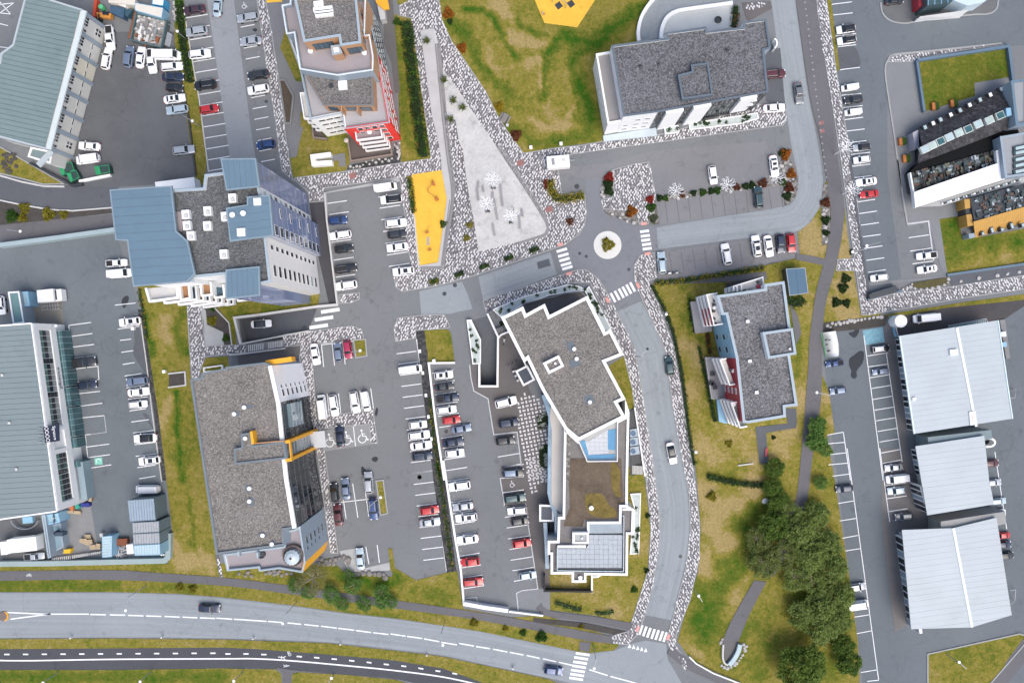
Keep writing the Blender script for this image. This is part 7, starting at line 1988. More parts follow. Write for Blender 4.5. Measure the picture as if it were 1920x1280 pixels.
# plaza: pale concrete triangle with steps
pz=link('plaza_slab',G().prism(WL(F3((250,212),(345,200),(372,300),(400,470),(510,620))+F8((735,-40),(800,60),(900,210),(1020,390),(1080,490),(1088,525),(1075,555),(1045,572),(900,615),(630,682),(600,480),(555,240),(525,0))+F3((430,820),(390,560),(330,680)),.3),-.02,.30).mesh('plaza_slab'),None,M('plaza_concrete',(.47,.47,.46),.85,.16,.35,.16,2.2,stain=.30),'structure')
sheet('plaza_walk',F3((250,212),(340,200),(372,420),(410,800),(440,1050),(480,1290))+F8((470,330),(400,790),(240,795),(238,775),(362,755),(405,450),(420,330),(385,140),(380,60),(365,-40))+F3((330,800),),.34,M('plaza_walk',(.42,.42,.42),.9,.1,.4,.06,4,stain=.1),z0=0)
for k,(dx,z) in enumerate(((0,.42),(14,.50),(28,.58))):
    w=WL(F3((352+dx,300),(385+dx,640),(402+dx,830),(430+dx,1060),(462+dx*.8,1280))+F8((452+dx*.4,340),(415+dx*.3,560),(388+dx*.3,770)),.5)
    o=G().strip(w,.30,.30,z).build('plaza_step',M('step_grey',(.22,.22,.225),.9,.1,1,.05),pz)
for k in range(3):
    G().strip(WL(F8((462-12*k,335),(398-9*k,792-6*k),(242,798-7*k)),.5),.2,.3,.44-.03*k).build('plaza_step',M('step_grey',(.22,.22,.225)),pz)
for k,dx in enumerate((0,12,24,36)):
    w=WL(F8((745+dx,-30),(800+dx,55),(905+dx,212),(1022+dx*.9,392),(1078+dx*.5,488),(1088+dx*.4,528),(1072+dx*.4,560+dx*.3),(1042,574+dx*.4),(900,618+dx*.4)),.5)
    G().strip(w,.22,.0,.36-.07*k).build('plaza_step',M('step_grey',(.33,.33,.33)),pz)
mosaic(F3((418,835),(490,825),(520,1000),(560,1290))+F8((560,330),(620,660),(440,700),(470,340),(440,20)),.35,kerb=False)
for i,(a_,b_) in enumerate((((120,280),(118,368)),((104,375),(122,538)),((176,340),(190,425)),((312,425),(318,530)),((332,520),(376,795)),((416,330),(444,615)),((578,632),(592,700)),((666,725),(676,915)),((700,655),(714,755)),((312,845),(340,1008)))):
    w=WL(R8(a_,b_),.75)
    o=thing('bar_bench',('long' if abs(b_[1]-a_[1]) > 150 else 'short')+' grey bar bench on the plaza triangle, ' +ORD[i]+' in order from the upper left','bench',(*cen(w),.3),'bar benches on the plaza')
    g=G();g.strip(w,.42,.62,.75);g.build('seat',M('bench_grey',(.27,.27,.275),.8,.1,1),o)
    for t in (.15,.85):
        x=w[0][0]+(w[1][0]-w[0][0])*t;y=w[0][1]+(w[1][1]-w[0][1])*t
        G().box(x,y,.3,.3,.3,.34,0).build('leg',DARK,o)
# white branching light trees
def light_tree_mesh():
    rr=random.Random(3);gt,gb=G(),G()
    gt.tube((0,0,0),(0,0,6.6),.12,.08,6)
    def br(p,d,l,r,k):
        q=p+d*l;gb.tube(p,q,r,r*.8,5)
        if k == 0:return
        for s_ in (-1,1):
            ax=Vector((0,0,1));a=s_*rr.uniform(.45,.85)
            nd=Matrix.Rotation(a,3,'Z') @ d;nd.z=rr.uniform(.05,.45);nd.normalize()
            br(q if s_ > 0 else p+d*l*.6,nd,l*rr.uniform(.55,.75),r*.8,k-1)
    for i in range(8):
        t=i*math.pi/4+rr.uniform(-.2,.2)
        br(Vector((0,0,6.2+.3*(i % 2))),Vector((math.cos(t),math.sin(t),.38)).normalized(),1.15,.058,2)
    return gt.mesh('trunk'),gb.mesh('branches')
LT=light_tree_mesh()
for m_ in LT:m_.materials.append(M('light_white',(.88,.89,.90),.5,.02))
for f,c,bs,lab in ((R8,(310,270),(320,368),'topmost white light tree on the plaza'),(R8,(235,590),(245,680),'left white light tree on the plaza'),(R8,(560,745),(556,830),'lower right white light tree on the plaza'),
                  (F9,(685,212),None,'leftmost white branching light tree in the shrub strip between paved lots'),(F9,(1038,170),None,'middle white branching light tree in the shrub strip between paved lots'),(F9,(1378,120),None,'white branching light tree below the parked white saloon'),
                  (F5,(318,1008),None,'white branching light tree on the mosaic beside the silver hatchback'),(F10,(372,195),None,'white branching light tree on the mosaic beside the red saloon')):
    x,y=W(f(c)[0],6.4)
    o=thing('light_tree',lab,'light sculpture',(x,y,.14 if bs is None else .3),'white branching light trees')
    o.rotation_euler=(0,0,R.uniform(0,6));o.scale=(.86,.86,.95) if bs is None else (.9,.9,.98)
    for m_,nm in zip(LT,('trunk','branches')):q=bpy.data.objects.new(nm,m_);COL.objects.link(q);q.parent=o
    if bs is not None:
        for dx,sd in ((-17,'left'),(17,'right')):
            bx,by=W(R8((bs[0]+dx,bs[1]+2))[0],.8);tag(G().box(bx,by,.3,.40,.42,.5,.4+dx*.02).build('anchor_block',DARK),f'{sd} black anchor block below the {lab}','anchor block','black anchor blocks')
# shrubs
def bush_mesh(seed,r=1.0,n=420,hgt=.9,leaf=.17):
    rr=random.Random(seed);g=G()
    for i in range(n):
        t=rr.uniform(0,6.283);cz=rr.uniform(-.1,1);s_=math.sqrt(max(0,1-cz*cz)) if cz > 0 else 1
        k=rr.uniform(.72,1.05)*(1+.22*math.sin(3*t+seed)+.12*math.sin(7*t+seed*2))
        p=Vector((r*k*s_*math.cos(t),r*k*s_*math.sin(t),max(.05,hgt*r*cz*k)))
        nrm=Vector((rr.gauss(0,1),rr.gauss(0,1),rr.gauss(.8,.8))).normalized();q=nrm.to_track_quat('Z','Y');l=leaf*rr.uniform(.7,1.5)
        g.add([p+q @ Vector(v) for v in ((-l,0,0),(0,-l*.6,0),(l,0,0),(0,l*.6,0))],[(0,1,2,3)])
    return g.mesh('foliage')
BUSH=[bush_mesh(i) for i in range(4)]
stem_me=G().tube((0,0,-.05),(0,0,.5),.07,.03,6).mesh('stem');stem_me.materials.append(BARK)
def bush(f,c,rpx,mat,label,z=.12,cat='shrub',group=None,name='shrub',sq=1.0):
    x,y=W(f(c)[0],.5)
    o=thing(name,label,cat,(x,y,z),group);r=rpx*f.s*S
    o.scale=(r,r,r*sq);o.rotation_euler=(0,0,R.uniform(0,6))
    me=BUSH[R.randrange(4)]
    q=bpy.data.objects.new('foliage',me);COL.objects.link(q);q.parent=o
    if not me.materials:me.materials.append(HEDGE_G)
    q.material_slots[0].link='OBJECT';q.material_slots[0].material=mat
    q=bpy.data.objects.new('stem',stem_me);COL.objects.link(q);q.parent=o
    return o
for me in BUSH:me.materials.append(HEDGE_G)
for c,r,m_,lab in (((228,118),30,LEAF_R,'bright red shrub at the tip of the roundabout island'),((222,170),32,HEDGE_D,'dark green shrub below the bright red shrub'),((225,212),30,HEDGE_D,'lower dark green shrub of the roundabout island'),((383,350),34,LEAF_O,'orange shrub on the gravel of the roundabout island'),((362,372),20,LEAF_BR,'russet fringe shrub beside the orange shrub'),((507,268),25,LEAF_R,'small red shrub at the corner of the upper paved lot'),((516,326),30,HEDGE_G,'green shrub below the small red shrub'),((532,402),28,leaf_mat('sage_leaf',(.13,.16,.09)),'sage green shrub at the end of the gravel bed'),((575,258),22,HEDGE_D,'dark shrub left end of the shrub strip'),((615,260),20,HEDGE_G,'green shrub left of the leftmost light tree'),((728,238),20,LEAF_BR,'dark red shrub right of the leftmost light tree'),((808,225),20,HEDGE_D,'small dark shrub at the left end of the stone edged strip'),((872,220),24,HEDGE_G,'round green shrub in the middle of the shrub strip'),((930,212),22,HEDGE_D,'dark shrub left of the middle light tree'),((975,205),24,HEDGE_G,'green shrub touching the middle light tree'),((1105,185),22,LEAF_BR,'dull red shrub right of the middle light tree'),((1165,178),22,HEDGE_D,'dark green shrub above the teal SUV, left one'),((1210,172),24,HEDGE_D,'dark green shrub above the teal SUV, right one'),((1283,158),28,LEAF_BR,'russet round shrub above the lower paved bays'),((1420,150),24,HEDGE_G,'green shrub right of the light tree below the saloon'),((1478,92),30,LEAF_O,'orange green shrub at the right end of the upper paved lot'),((1462,190),32,LEAF_BR,'russet shrub in the stony corner bed'),((1450,247),28,HEDGE_D,'dark green shrub at the bottom of the stony corner bed'),((1437,-42),35,LEAF_O,'orange shrub at the top of the stony corner bed'),((1420,-50),26,HEDGE_D,'dark green shrub beside the topmost orange shrub')):
    bush(F9,c,r,m_,lab,group='shrubs around the paved lots')
for f,c,r,m_,lab in ((F10,(180,412),28,HEDGE_D,'upper dark shrub in the stone bed by the curve'),(F10,(180,500),24,HEDGE_D,'lower dark shrub in the stone bed by the curve'),(F10,(178,290),30,LEAF_BR,'rust red shrub beside the loop street curve'),(F10,(318,812),30,HEDGE_D,'topmost of four dark shrubs on the dry bank'),(F10,(297,878),32,HEDGE_D,'second of four dark shrubs on the dry bank'),(F10,(255,975),30,HEDGE_D,'lower left dark shrub on the dry bank'),(F10,(322,980),26,HEDGE_D,'lower right dark shrub on the dry bank'),
        (F3,(790,728),30,LEAF_Y,'bright yellow shrub at the park edge above the picnic table'),(F3,(440,90),34,LEAF_O,'dull orange shrub at the top of the park edge'),(F3,(535,325),30,LEAF_O,'dull orange shrub on the park edge beside the plaza'),(F3,(905,925),34,LEAF_BR,'brownish shrub at the park edge below the picnic table'),(F3,(452,145),18,HEDGE_D,'small dark shrub at the top of the park edge'),
        (F8,(570,505),24,HEDGE_Y,'upper yellow green shrub left of the plaza triangle'),(F8,(550,590),24,HEDGE_Y,'lower yellow green shrub left of the plaza triangle'),(F8,(395,497),24,HEDGE_G,'green shrub on the right rim of the yellow playground'),(F8,(1240,480),24,LEAF_BR,'bare brown shrub and stones on the mosaic near the roundabout'),
        (F3,(88,145),24,HEDGE_G,'round green shrub beside the grey paving of the stepped tower'),(F21,(290,215),26,HEDGE_Y,'weedy tuft on the dry slope below the flats'),(F15,(600,1062),20,HEDGE_Y,'single tuft in the dry residential lawn'),(F15,(868,1025),12,HEDGE_D,'small dark tuft beside the grey footpath bend'),
        (F18,(50,735),22,HEDGE_Y,'left weedy tuft on the main road verge'),(F18,(122,745),22,HEDGE_Y,'right weedy tuft on the main road verge'),(F20,(578,748),18,HEDGE_G,'small green tuft on the lawn below the annex'),(F20,(655,325),14,HEDGE_D,'small dark tuft on the mosaic edge beside the annex lawn'),(F20,(648,640),14,HEDGE_D,'small dark tuft lower on the mosaic edge'),(F20,(275,960),14,HEDGE_Y,'tuft on the soil strip between footpaths'),(F20,(45,1018),28,HEDGE_G,'green clump on the verge left of the crossing'),(F19,(855,995),18,HEDGE_G,'green tuft on the verge above the centre line'),(F19,(965,1015),26,HEDGE_G,'larger green clump on the verge above the centre line'),(F19,(575,938),22,HEDGE_Y,'pair of tufts on the verge right of the lamp'),(F19,(755,970),16,HEDGE_Y,'small tuft between the verge clumps'),
        (F6,(165,328),34,HEDGE_Y,'yellow green shrub in the dark planting bed at left'),(F6,(80,385),40,HEDGE_G,'sprawling green shrub in the dark planting bed at left'),(F6,(330,370),40,HEDGE_Y,'straw coloured shrub in the dark planting bed'),(F6,(150,395),30,HEDGE_Y,'low straw shrub below the yellow green one'),(F6,(430,372),28,HEDGE_Y,'small straw shrub right in the planting bed'),(Q3,(1170,890),65,HEDGE_Y,'bright green shrub in the dark gravel bed by the tower ramp'),(Q3,(1180,700),45,HEDGE_G,'small plant at the top of the dark gravel bed'),(Q3,(1380,1150),50,HEDGE_G,'green plant at the lower end of the dark gravel bed'),(R7,(650,290),35,HEDGE_D,'dark shrub at the corner between outdoor stair flights')):
    bush(f,c,r,m_,lab)
# green strip of clumps in the gravel
def hedge(label,f,pts,w,h,mats,name='hedge',dens=14,leaf=.16,rough=.25):
    pl=WL(curve(pts if f is None else f(*pts),4),h*.7)
    o=thing(name,label,'hedge',(*cen(pl),0))
    n=0;gs=[G() for _ in mats]
    for (x0,y0),(x1,y1) in zip(pl,pl[1:]):
        L=math.hypot(x1-x0,y1-y0);k=max(1,int(L*w*dens*2.2));e=Vector((x1-x0,y1-y0)).normalized() if L > 0 else Vector((1,0));nr=Vector((-e.y,e.x))
        for i in range(k):
            u=R.random();v=R.uniform(-1,1);zt=math.sqrt(max(0,1-abs(v) ** 3))
            q=Vector((x0,y0))+e*(u*L)+nr*(v*w/2*R.uniform(.85,1+rough))
            p=Vector((q.x,q.y,h*zt*R.uniform(.35,1.12)))
            nm=Vector((R.gauss(0,1),R.gauss(0,1),R.gauss(.9,.7))).normalized();qq=nm.to_track_quat('Z','Y');l=leaf*R.uniform(.7,1.6)
            gs[int(abs(mnoise.noise(Vector((q.x*.35,q.y*.35,3))))*6.0) % len(mats)].add([p+qq @ Vector(vv) for vv in ((-l,0,0),(0,-l*.6,0),(l,0,0),(0,l*.6,0))],[(0,1,2,3)])
    for i,(g,m_) in enumerate(zip(gs,mats)):
        if g.f:g.build('foliage',m_,o,'stuff')
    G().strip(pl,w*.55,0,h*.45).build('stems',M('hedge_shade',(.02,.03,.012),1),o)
    return o
hedge('yellow green clipped hedge north of the residential flats',F9,[(545,845),(760,822),(1000,782),(1295,738)],1.25,1.1,[HEDGE_Y,HEDGE_G,HEDGE_Y])
hedge('yellow L shaped hedge beside the roundabout mosaic',F8,[(1110,200),(1115,270),(1150,325),(1220,325),(1335,305)],2.0,1.1,[HEDGE_Y,HEDGE_Y,LEAF_Y])
hedge('red hedge end beside the yellow L shaped hedge',F8,[(1075,200),(1082,262)],1.1,1.0,[LEAF_R,LEAF_BR])
hedge('brown green hedge left of the yellow playground',F8,[(165,178),(185,300),(193,420)],1.35,1.2,[HEDGE_Y,HEDGE_G,LEAF_BR])
hedge('long dark green hedge bank left of the plaza',F3,[(152,140),(185,420),(225,760),(272,1070)],2.6,1.5,[HEDGE_D,HEDGE_G,HEDGE_G],leaf=.22,dens=10)
hedge('green hedge in the grass strip beside the yard',F1,[(1225,10),(1245,250),(1300,560)],1.6,1.2,[HEDGE_D,HEDGE_G],leaf=.2,rough=.6)
hedge('dark shrub clump beside the pale court of the white office',F4,[(1100,40),(1095,110),(1085,180)],1.7,1.2,[HEDGE_D,LEAF_BR,HEDGE_Y])
hedge('thin weedy green line along the dark gravel strip',F13,[(395,700),(425,960),(470,1270)],.75,.5,[HEDGE_G,HEDGE_Y],rough=1.0,dens=9)
hedge('thin weedy green line on the lower gravel strip',F19,[(365,5),(400,250),(450,620)],.85,.5,[HEDGE_G,HEDGE_Y],rough=1.0,dens=9)
hedge('dark green hedge at the bottom of the residential lawn',F21,[(265,100),(360,125),(480,145),(610,155)],1.5,1.2,[HEDGE_D,HEDGE_G])
hedge('green hedge along the west edge of the residential lawn',F15,[(130,110),(210,250),(270,420),(325,700),(355,950),(392,1190)],.9,.9,[HEDGE_D,HEDGE_G],rough=.5,dens=10)
hedge('dark hedge left of the lower balcony terrace of the flats',F15,[(420,480),(480,750),(515,930)],.9,.9,[HEDGE_D,HEDGE_G],rough=.5)
hedge('rust coloured hedge between the balconies of the flats',F15,[(470,400),(485,520)],1.0,.9,[LEAF_BR,LEAF_O,HEDGE_Y])
hedge('dark shrub row left of the upper balcony terrace of the flats',F15,[(362,190),(378,330),(400,395)],.8,.8,[HEDGE_D,HEDGE_G],rough=.6)
hedge('dark green hedge below the blue shed',F15,[(950,195),(1000,220),(1050,190)],2.4,1.0,[HEDGE_D,HEDGE_G])
hedge('weedy hedge line at the foot of the left car park wall',F6,[(950,880),(985,1080),(1005,1230)],.8,.6,[HEDGE_G,HEDGE_Y],rough=.9,dens=8)
hedge('two leafy clumps on the lawn below the black fence, left one',F20,[(125,820),(200,845),(275,865)],1.3,.8,[HEDGE_G,LEAF_C],rough=.9,dens=8)
hedge('two leafy clumps on the lawn below the black fence, right one',F20,[(355,880),(410,885),(460,872)],1.0,.8,[HEDGE_G,LEAF_C],rough=.9,dens=8)
hedge('green grass fringe beside the curved path at right',F10,[(352,610),(350,650)],.6,.5,[HEDGE_D,HEDGE_G])
for i,c in enumerate(((333,878),(500,832),(668,778),(832,722),(1000,668))):
    x,y=W(F8(c)[0],.6);e=math.radians(17)
    hedge(f'clipped oblong hedge on the street side mosaic, {ORD[i]} from the left',None,[(F8((c[0]-31,c[1]+10))[0]),(F8((c[0]+31,c[1]-10))[0])],1.25,.9,[HEDGE_D,HEDGE_G] if i != 0 else [HEDGE_G,HEDGE_Y],leaf=.13,dens=26,rough=.05)
# roundabout
o=link('roundabout_island',G().lathe(*W(F9((215,582))[0]),[(3.05,0),(3.0,.14),(2.9,.2),(0.9,.24)],40).mesh('roundabout_island'),None,M('island_cream',(.58,.58,.56),.85,.06,.4,.08,6),'structure')
bush(F9,(219,580),40,HEDGE_Y,'round yellow green shrub in the centre of the roundabout',.22)
# playgrounds
sheet('playground_surface',F8((185,170),(385,140),(420,330),(405,450),(360,755),(240,775),(200,430),(190,300)),.20,YELLOW,z0=0)
wall('pale kerb along the left side of the yellow playground',F8,[(190,430),(200,440),(232,790)],.3,.3,CONC_L,'kerb','playground_kerb')
sheet('playground_surface',F3((1015,-40),(1100,160),(1325,190),(1475,-40)),.14,YELLOW,z0=0)
def frame_toy(label,f,feet,h,mat,bars_=()):
    w=[W(p,0) for p in f(*feet)]
    o=thing('climbing_frame',label,'playground equipment',(*cen(w),.2))
    for p in w:g=G();g.tube((*p,.2),(*p,h),.07,n=6);g.build('post',mat,o)
    for i,j in bars_:g=G();g.tube((*w[i],h),(*w[j],h),.06,n=6);g.build('beam',mat,o)
    return o
OT=M('orange_timber',(.42,.15,.04),.7,.15,1)
o=frame_toy('zigzag orange timber climbing frame on the narrow yellow playground',F8,[(332,215),(325,240),(295,270),(300,290),(345,325),(355,335)],1.1,OT,((0,1),(1,2),(2,3),(3,4),(4,5)))
G().box(*W(F8((352,332))[0],.8),.2,.7,.55,.8,.4).build('platform',OT,o);G().box(*W(F8((330,228))[0],.8),.2,.5,.8,.8,.3).build('platform',OT,o)
o=thing('ground_grille','grey ladder grille on the lower part of the yellow playground','playground equipment',(*W(F8((294,608))[0]),.2))
for k in range(7):G().box(*W(F8((293,588+8*k))[0],.3),.2,.65,.16,.08,.05).build('slat',CONC,o)
for c,lab in (((288,555),'small orange spring rider above the grille'),((305,672),'small orange spring rider below the grille')):
    x,y=W(F8(c)[0],.6);o=thing('spring_rider',lab,'playground equipment',(x,y,.2));g=G();g.tube((x,y,.2),(x,y,.6),.12,n=8);g.build('spring',STEEL,o);G().box(x,y,.6,.75,.3,.3,.4).build('seat',OT,o);G().box(x+.25,y+.1,.85,.15,.5,.15,.4).build('handle',OT,o)
for c,lab in (((1198,42),'left black diamond mat under the swing'),((1282,30),'right black diamond mat under the swing')):
    x,y=W(F3(c)[0]);o=G().box(x,y,.14,1.3,1.3,.05,.62).build('safety_mat',DARK);tag(o,lab,'mat','black safety mats')
frame_toy('two seat swing frame over the black mats at the top',F3,[(1160,5),(1155,20),(1245,60),(1248,45)],2.0,STEEL,((0,1),(2,3),(0,3)))
x,y=W(F3((1092,95))[0],.5);o=thing('spring_rider','small spring rider on the left corner of the top playground','playground equipment',(x,y,.14));g=G();g.tube((x,y,.14),(x,y,.5),.12,n=8);g.build('spring',STEEL,o);G().box(x,y,.5,.8,.3,.3,2.2).build('seat',M('toy_tan',(.5,.38,.25),.8),o);G().box(x+.2,y-.15,.8,.4,.15,.12,2.2).build('handle',TIMBER,o)
# picnic table, benches
def picnic(label,f,c,a,mat,sc=1.0):
    x,y=W(f(c)[0],.5);o=thing('picnic_table',label,'picnic table',(x,y,0));ca,sa=math.cos(a),math.sin(a)
    for i in range(4):d_=-.42+.28*i;G().box(x-sa*d_,y+ca*d_,.78,2.0*sc,.24,.05,a).build('table_slat',mat,o)
    for s_ in (-1,1):
        G().box(x-sa*.95*s_,y+ca*.95*s_,.45,2.0*sc,.34,.05,a).build('seat',mat,o)
        G().box(x+ca*.65*s_,y+sa*.65*s_,.12,.10,1.9,.33,a).build('leg',mat,o)
        G().box(x+ca*.65*s_,y+sa*.65*s_,.45,.10,.7,.33,a).build('leg',mat,o)
    return o
GT=M('grey_timber',(.21,.20,.195),.85,.15,2,.1)
picnic('grey picnic table on the park edge below the yellow shrub',F3,(827,812),math.radians(62),GT)
x,y=W(F3((845,856))[0],.9);o=tag(G().lathe(x,y,[(.3,0),(.35,.9),(.2,1.0)],10).build('litter_bin',CONC_L),'pale litter bin beside the grey picnic table','litter bin')
def bench(label,f,c,a,mat,L=1.8):
    x,y=W(f(c)[0],.45);o=thing('park_bench',label,'bench',(x,y,.1));ca,sa=math.cos(a),math.sin(a)
    for i in range(3):d_=-.17+.17*i;G().box(x-sa*d_,y+ca*d_,.42,L,.14,.05,a).build('slat',mat,o)
    for s_ in (-1,1):G().box(x+ca*L*.38*s_,y+sa*L*.38*s_,.0,.1,.45,.42,a).build('leg',DARK,o)
bench('red bench beside the bend of the grey footpath',F15,(822,1112),math.radians(85),CRIMSON)
o=thing('timber_planting_box','low pale timber frame on the dry residential lawn','planting box',(*W(F15((700,1170))[0]),.06))
G().strip(WL(F15((650,1190),(742,1178))),.25,.05,.4).build('beam',CONC_L,o)
for c in ((655,1160),(680,1165),(715,1155),(735,1160)):g=G();x,y=W(F15(c)[0]);g.tube((x,y,.05),(x,y,.9),.06,n=6);g.build('stake',BARK_L,o)
# palms in black tubs on the plaza
def palm_parts():
    rr=random.Random(5);g=G()
    for i in range(16):
        t=i*.3927+rr.uniform(-.2,.2);l=rr.uniform(.8,1.25);c,s_=math.cos(t),math.sin(t)
        for k in range(5):
            u0,u1=k/5*l,(k+1)/5*l;z0,z1=1.0+.5*math.sin(u0*2.2),1.0+.5*math.sin(u1*2.2)-.05
            w0=.17*(1-(k/5) ** 2*.9)
            g.add([(c*u0-s_*w0,s_*u0+c*w0,z0),(c*u0+s_*w0,s_*u0-c*w0,z0),(c*u1+s_*w0*.7,s_*u1-c*w0*.7,z1),(c*u1-s_*w0*.7,s_*u1+c*w0*.7,z1)],[(0,1,2,3)])
    fo=g.mesh('fronds');fo.materials.append(leaf_mat('palm_leaf',(.085,.110,.030)))
    tr=G().tube((0,0,.5),(0,0,1.1),.08,.06,6).mesh('trunk');tr.materials.append(BARK)
    po=G().lathe(0,0,[(.28,0),(.40,.6),(.33,.6),(.30,.5)],10).mesh('tub');po.materials.append(DARK)
    return (('fronds',fo),('trunk',tr),('tub',po))
PP_=palm_parts()
for c,lab in (((297,290),'palm in a black tub at the top tip of the plaza'),((415,558),'palm in a black tub where the plaza widens'),((478,698),'left palm of the pair in black tubs on the plaza'),((543,745),'right palm of the pair in black tubs on the plaza'),((460,825),'palm at the top of the mosaic strip on the plaza')):
    x,y=W(F3(c)[0],.5);o=thing('potted_palm',lab,'potted plant',(x,y,.34),'potted palms on the plaza');o.rotation_euler=(0,0,R.uniform(0,6));o.scale=(.9,)*3
    for nm,me in PP_:q=bpy.data.objects.new(nm,me);COL.objects.link(q);q.parent=o
# box planters at the right office
for f,c,lab in ((R1,(105,1000),'timber planter box with clipped shrub, upper one by the office lobby'),(R1,(165,1255),'timber planter box with clipped shrub, lower one by the office lobby'),(R1,(600,470),'left timber planter box at the edge of the office lawn'),(R1,(880,430),'right timber planter box at the edge of the office lawn')):
    x,y=W(f(c)[0],1.0);o=thing('timber_planter',lab,'planter',(x,y,0),'timber planter boxes')
    G().box(x-.35,y,0,.75,1.5,.9,.1).build('box',OT,o);G().box(x+.35,y+.1,.0,.8,1.5,1.0,.1).build('clipped_shrub',HEDGE_G,o)
# boulders
def boulder_mesh(seed):
    bm=bmesh.new();bmesh.ops.create_icosphere(bm,subdivisions=2,radius=1)
    for v in bm.verts:v.co *= 1+.28*mnoise.noise(v.co*1.1+Vector((seed*7,0,0)))
    for v in bm.verts:v.co.z=max(-.3,v.co.z*.7)
    me=bpy.data.meshes.new('boulder');bm.to_mesh(me);bm.free();return me
BM=[boulder_mesh(i) for i in range(5)]
for m_ in BM:m_.materials.append(BOULDER)
def boulders(f,pts,group,label,r=(.35,.6),mat=BOULDER,z=.1):
    for i,c in enumerate(pts):
        x,y=W(f(c)[0],.3);o=bpy.data.objects.new('boulder',BM[R.randrange(5)]);COL.objects.link(o)
        o.location=(x,y,z+.1);s_=R.uniform(*r);o.scale=(s_*R.uniform(.9,1.3),s_,s_*.8);o.rotation_euler=(0,0,R.uniform(0,6))
        o.material_slots[0].link='OBJECT';o.material_slots[0].material=mat
        tag(o,label,'boulder',group)
boulders(F18,[(838,570),(862,575),(885,585),(912,580),(940,575),(965,565),(990,560),(845,598),(872,602),(900,600),(930,598),(1010,575),(1015,600),(1008,640),(1020,660),(1045,662),(1070,660),(1100,655),(1135,655),(1165,658),(1190,660),(1215,660),(1225,680)],'boulders around the office car park corner','brown boulder in the rough wall at the office car park corner',(.42,.68))
boulders(F18,[(390,655),(425,668),(440,650),(540,655),(565,650),(590,660),(610,652),(635,665),(660,655),(690,655),(460,670),(590,640),(620,640)],'boulders below the office terrace','brown boulder in the row below the office roof terrace',(.34,.55))
boulders(F16,[(195,190),(230,172),(255,180),(285,175),(310,168),(335,165),(365,155),(385,158),(410,150),(435,148),(460,140),(490,138),(520,132),(550,130),(575,128),(275,165),(350,150),(215,200)],'pale stones above the blue parking bay','pale boulder in the stone row above the blue painted bay',(.26,.52),BOULDER_L)
boulders(F10,[(1105,830),(1228,808),(1355,790),(1425,780),(1505,768)],'pale stones in the dark trough','pale boulder in the dark trough below the office lawn',(.30,.52),BOULDER_L)
boulders(F10,[(760,870),(790,880),(830,885),(870,882),(910,878),(950,870),(990,855),(1015,840),(1020,815),(770,850)],'stones around the small bank','pale boulder ringing the small bank beside the stairwell',(.25,.45),BOULDER_L)
boulders(F21,[(345,1180),(360,1190),(380,1195),(400,1190),(420,1175),(445,1150),(465,1120),(480,1095),(485,1070),(470,1060),(350,1030),(342,1050),(455,1135),(475,1080),(430,1165)],'stones ringing the tunnel mouth','pale boulder ringing the tunnel mouth of the lower path',(.25,.42),BOULDER_L)
boulders(F1,[(60+R.uniform(-55,50),1110+R.uniform(-60,70)) for _ in range(26)],'dark stone heap','dark stone in the heap on the lawn below the ribbed hall',(.25,.5),M('dark_boulder',(.07,.065,.06),.95,.2))
boulders(F2,[(1230+22*i,1140-4*i+R.uniform(-14,14)) for i in range(14)]+[(1555+R.uniform(-20,15),980+12*i) for i in range(10)],'pale stones at the tower corner','pale round stone in the dark bed at the stepped tower corner',(.22,.36),BOULDER_L)
boulders(F9,[(185,215),(175,235),(190,250),(250,370),(300,395),(350,420),(320,370),(395,430),(1410,40),(1425,70),(1470,30),(1490,130),(1440,130),(1480,220),(1430,220),(530,360),(545,420),(700,262),(760,250),(1130,205),(1060,215)],'grey stones in the shrub beds','grey stone among the shrubs of the paved lots',(.24,.42),BOULDER_L)
boulders(F10,[(165,340),(180,345),(160,370),(175,455),(165,520),(180,560),(172,470)],'pale stones beside the curve','pale stone in the narrow bed beside the curved path',(.25,.42),BOULDER_L)
boulders(F1,[(1195+R.uniform(-8,12),15+16*i) for i in range(9)],'stones behind the containers','grey stone in the row between storage yard and hedge strip',(.25,.42),BOULDER_L)
boulders(F8,[(1225,465),(1250,490),(1235,505),(1262,470)],'stones around the brown shrub','brown stone around the bare shrub near the roundabout',(.3,.42))
boulders(F21,[(594,240)],'single stone','single large white boulder on the green slope',(.62,.66),M('white_boulder',(.6,.6,.58),.9,.1))
# heavy round tank, stage tarp, stairwell
x,y=W(R3((1275,255))[0],3);o=thing('round_tank','round white storage tank in the alley beside the white van','tank',(x,y,0));g=G();g.lathe(x,y,[(1.32,0),(1.32,2.9)],28);g.build('shell',WHITE,o);g=G();g.lathe(x,y,[(1.36,2.9),(1.3,3.05),(.3,3.2)],28);g.build('lid',WHITE,o)
for k in (0,1):tag(G().strip(WL(R3((1125+22*k,180),(1205+22*k,490)),.8),.18,0,.8+.3*k).build('pipe_rail',STEEL if k else LBLUE),('blue' if not k else 'grey')+' rail beside the round white tank','rail')
o=thing('half_tent','white half round tent shell standing at the left edge of the right car park','tent',(*W(R3((220,600))[0]),0))
bx_=WL(R3((100,425),(150,800)),.2);N_=12
pr=[(0,0),(.35,1.1),(.9,1.9),(1.6,2.3),(2.4,2.2),(3.0,1.3),(3.15,0)]
A_,B_=Vector(bx_[0]),Vector(bx_[1]);e_=(B_-A_).normalized();n_=Vector((-e_.y,e_.x));n_=n_ if n_.x > 0 else -n_
g=G();rr_=[]
for t in (0,.15,.35,.55,.8,1.0):
    k=1-.22*abs(t-.5) ** 1.5
    for u,z in pr:q=A_.lerp(B_,t)+n_*u*k*.88;rr_.append((q.x,q.y,z*k))
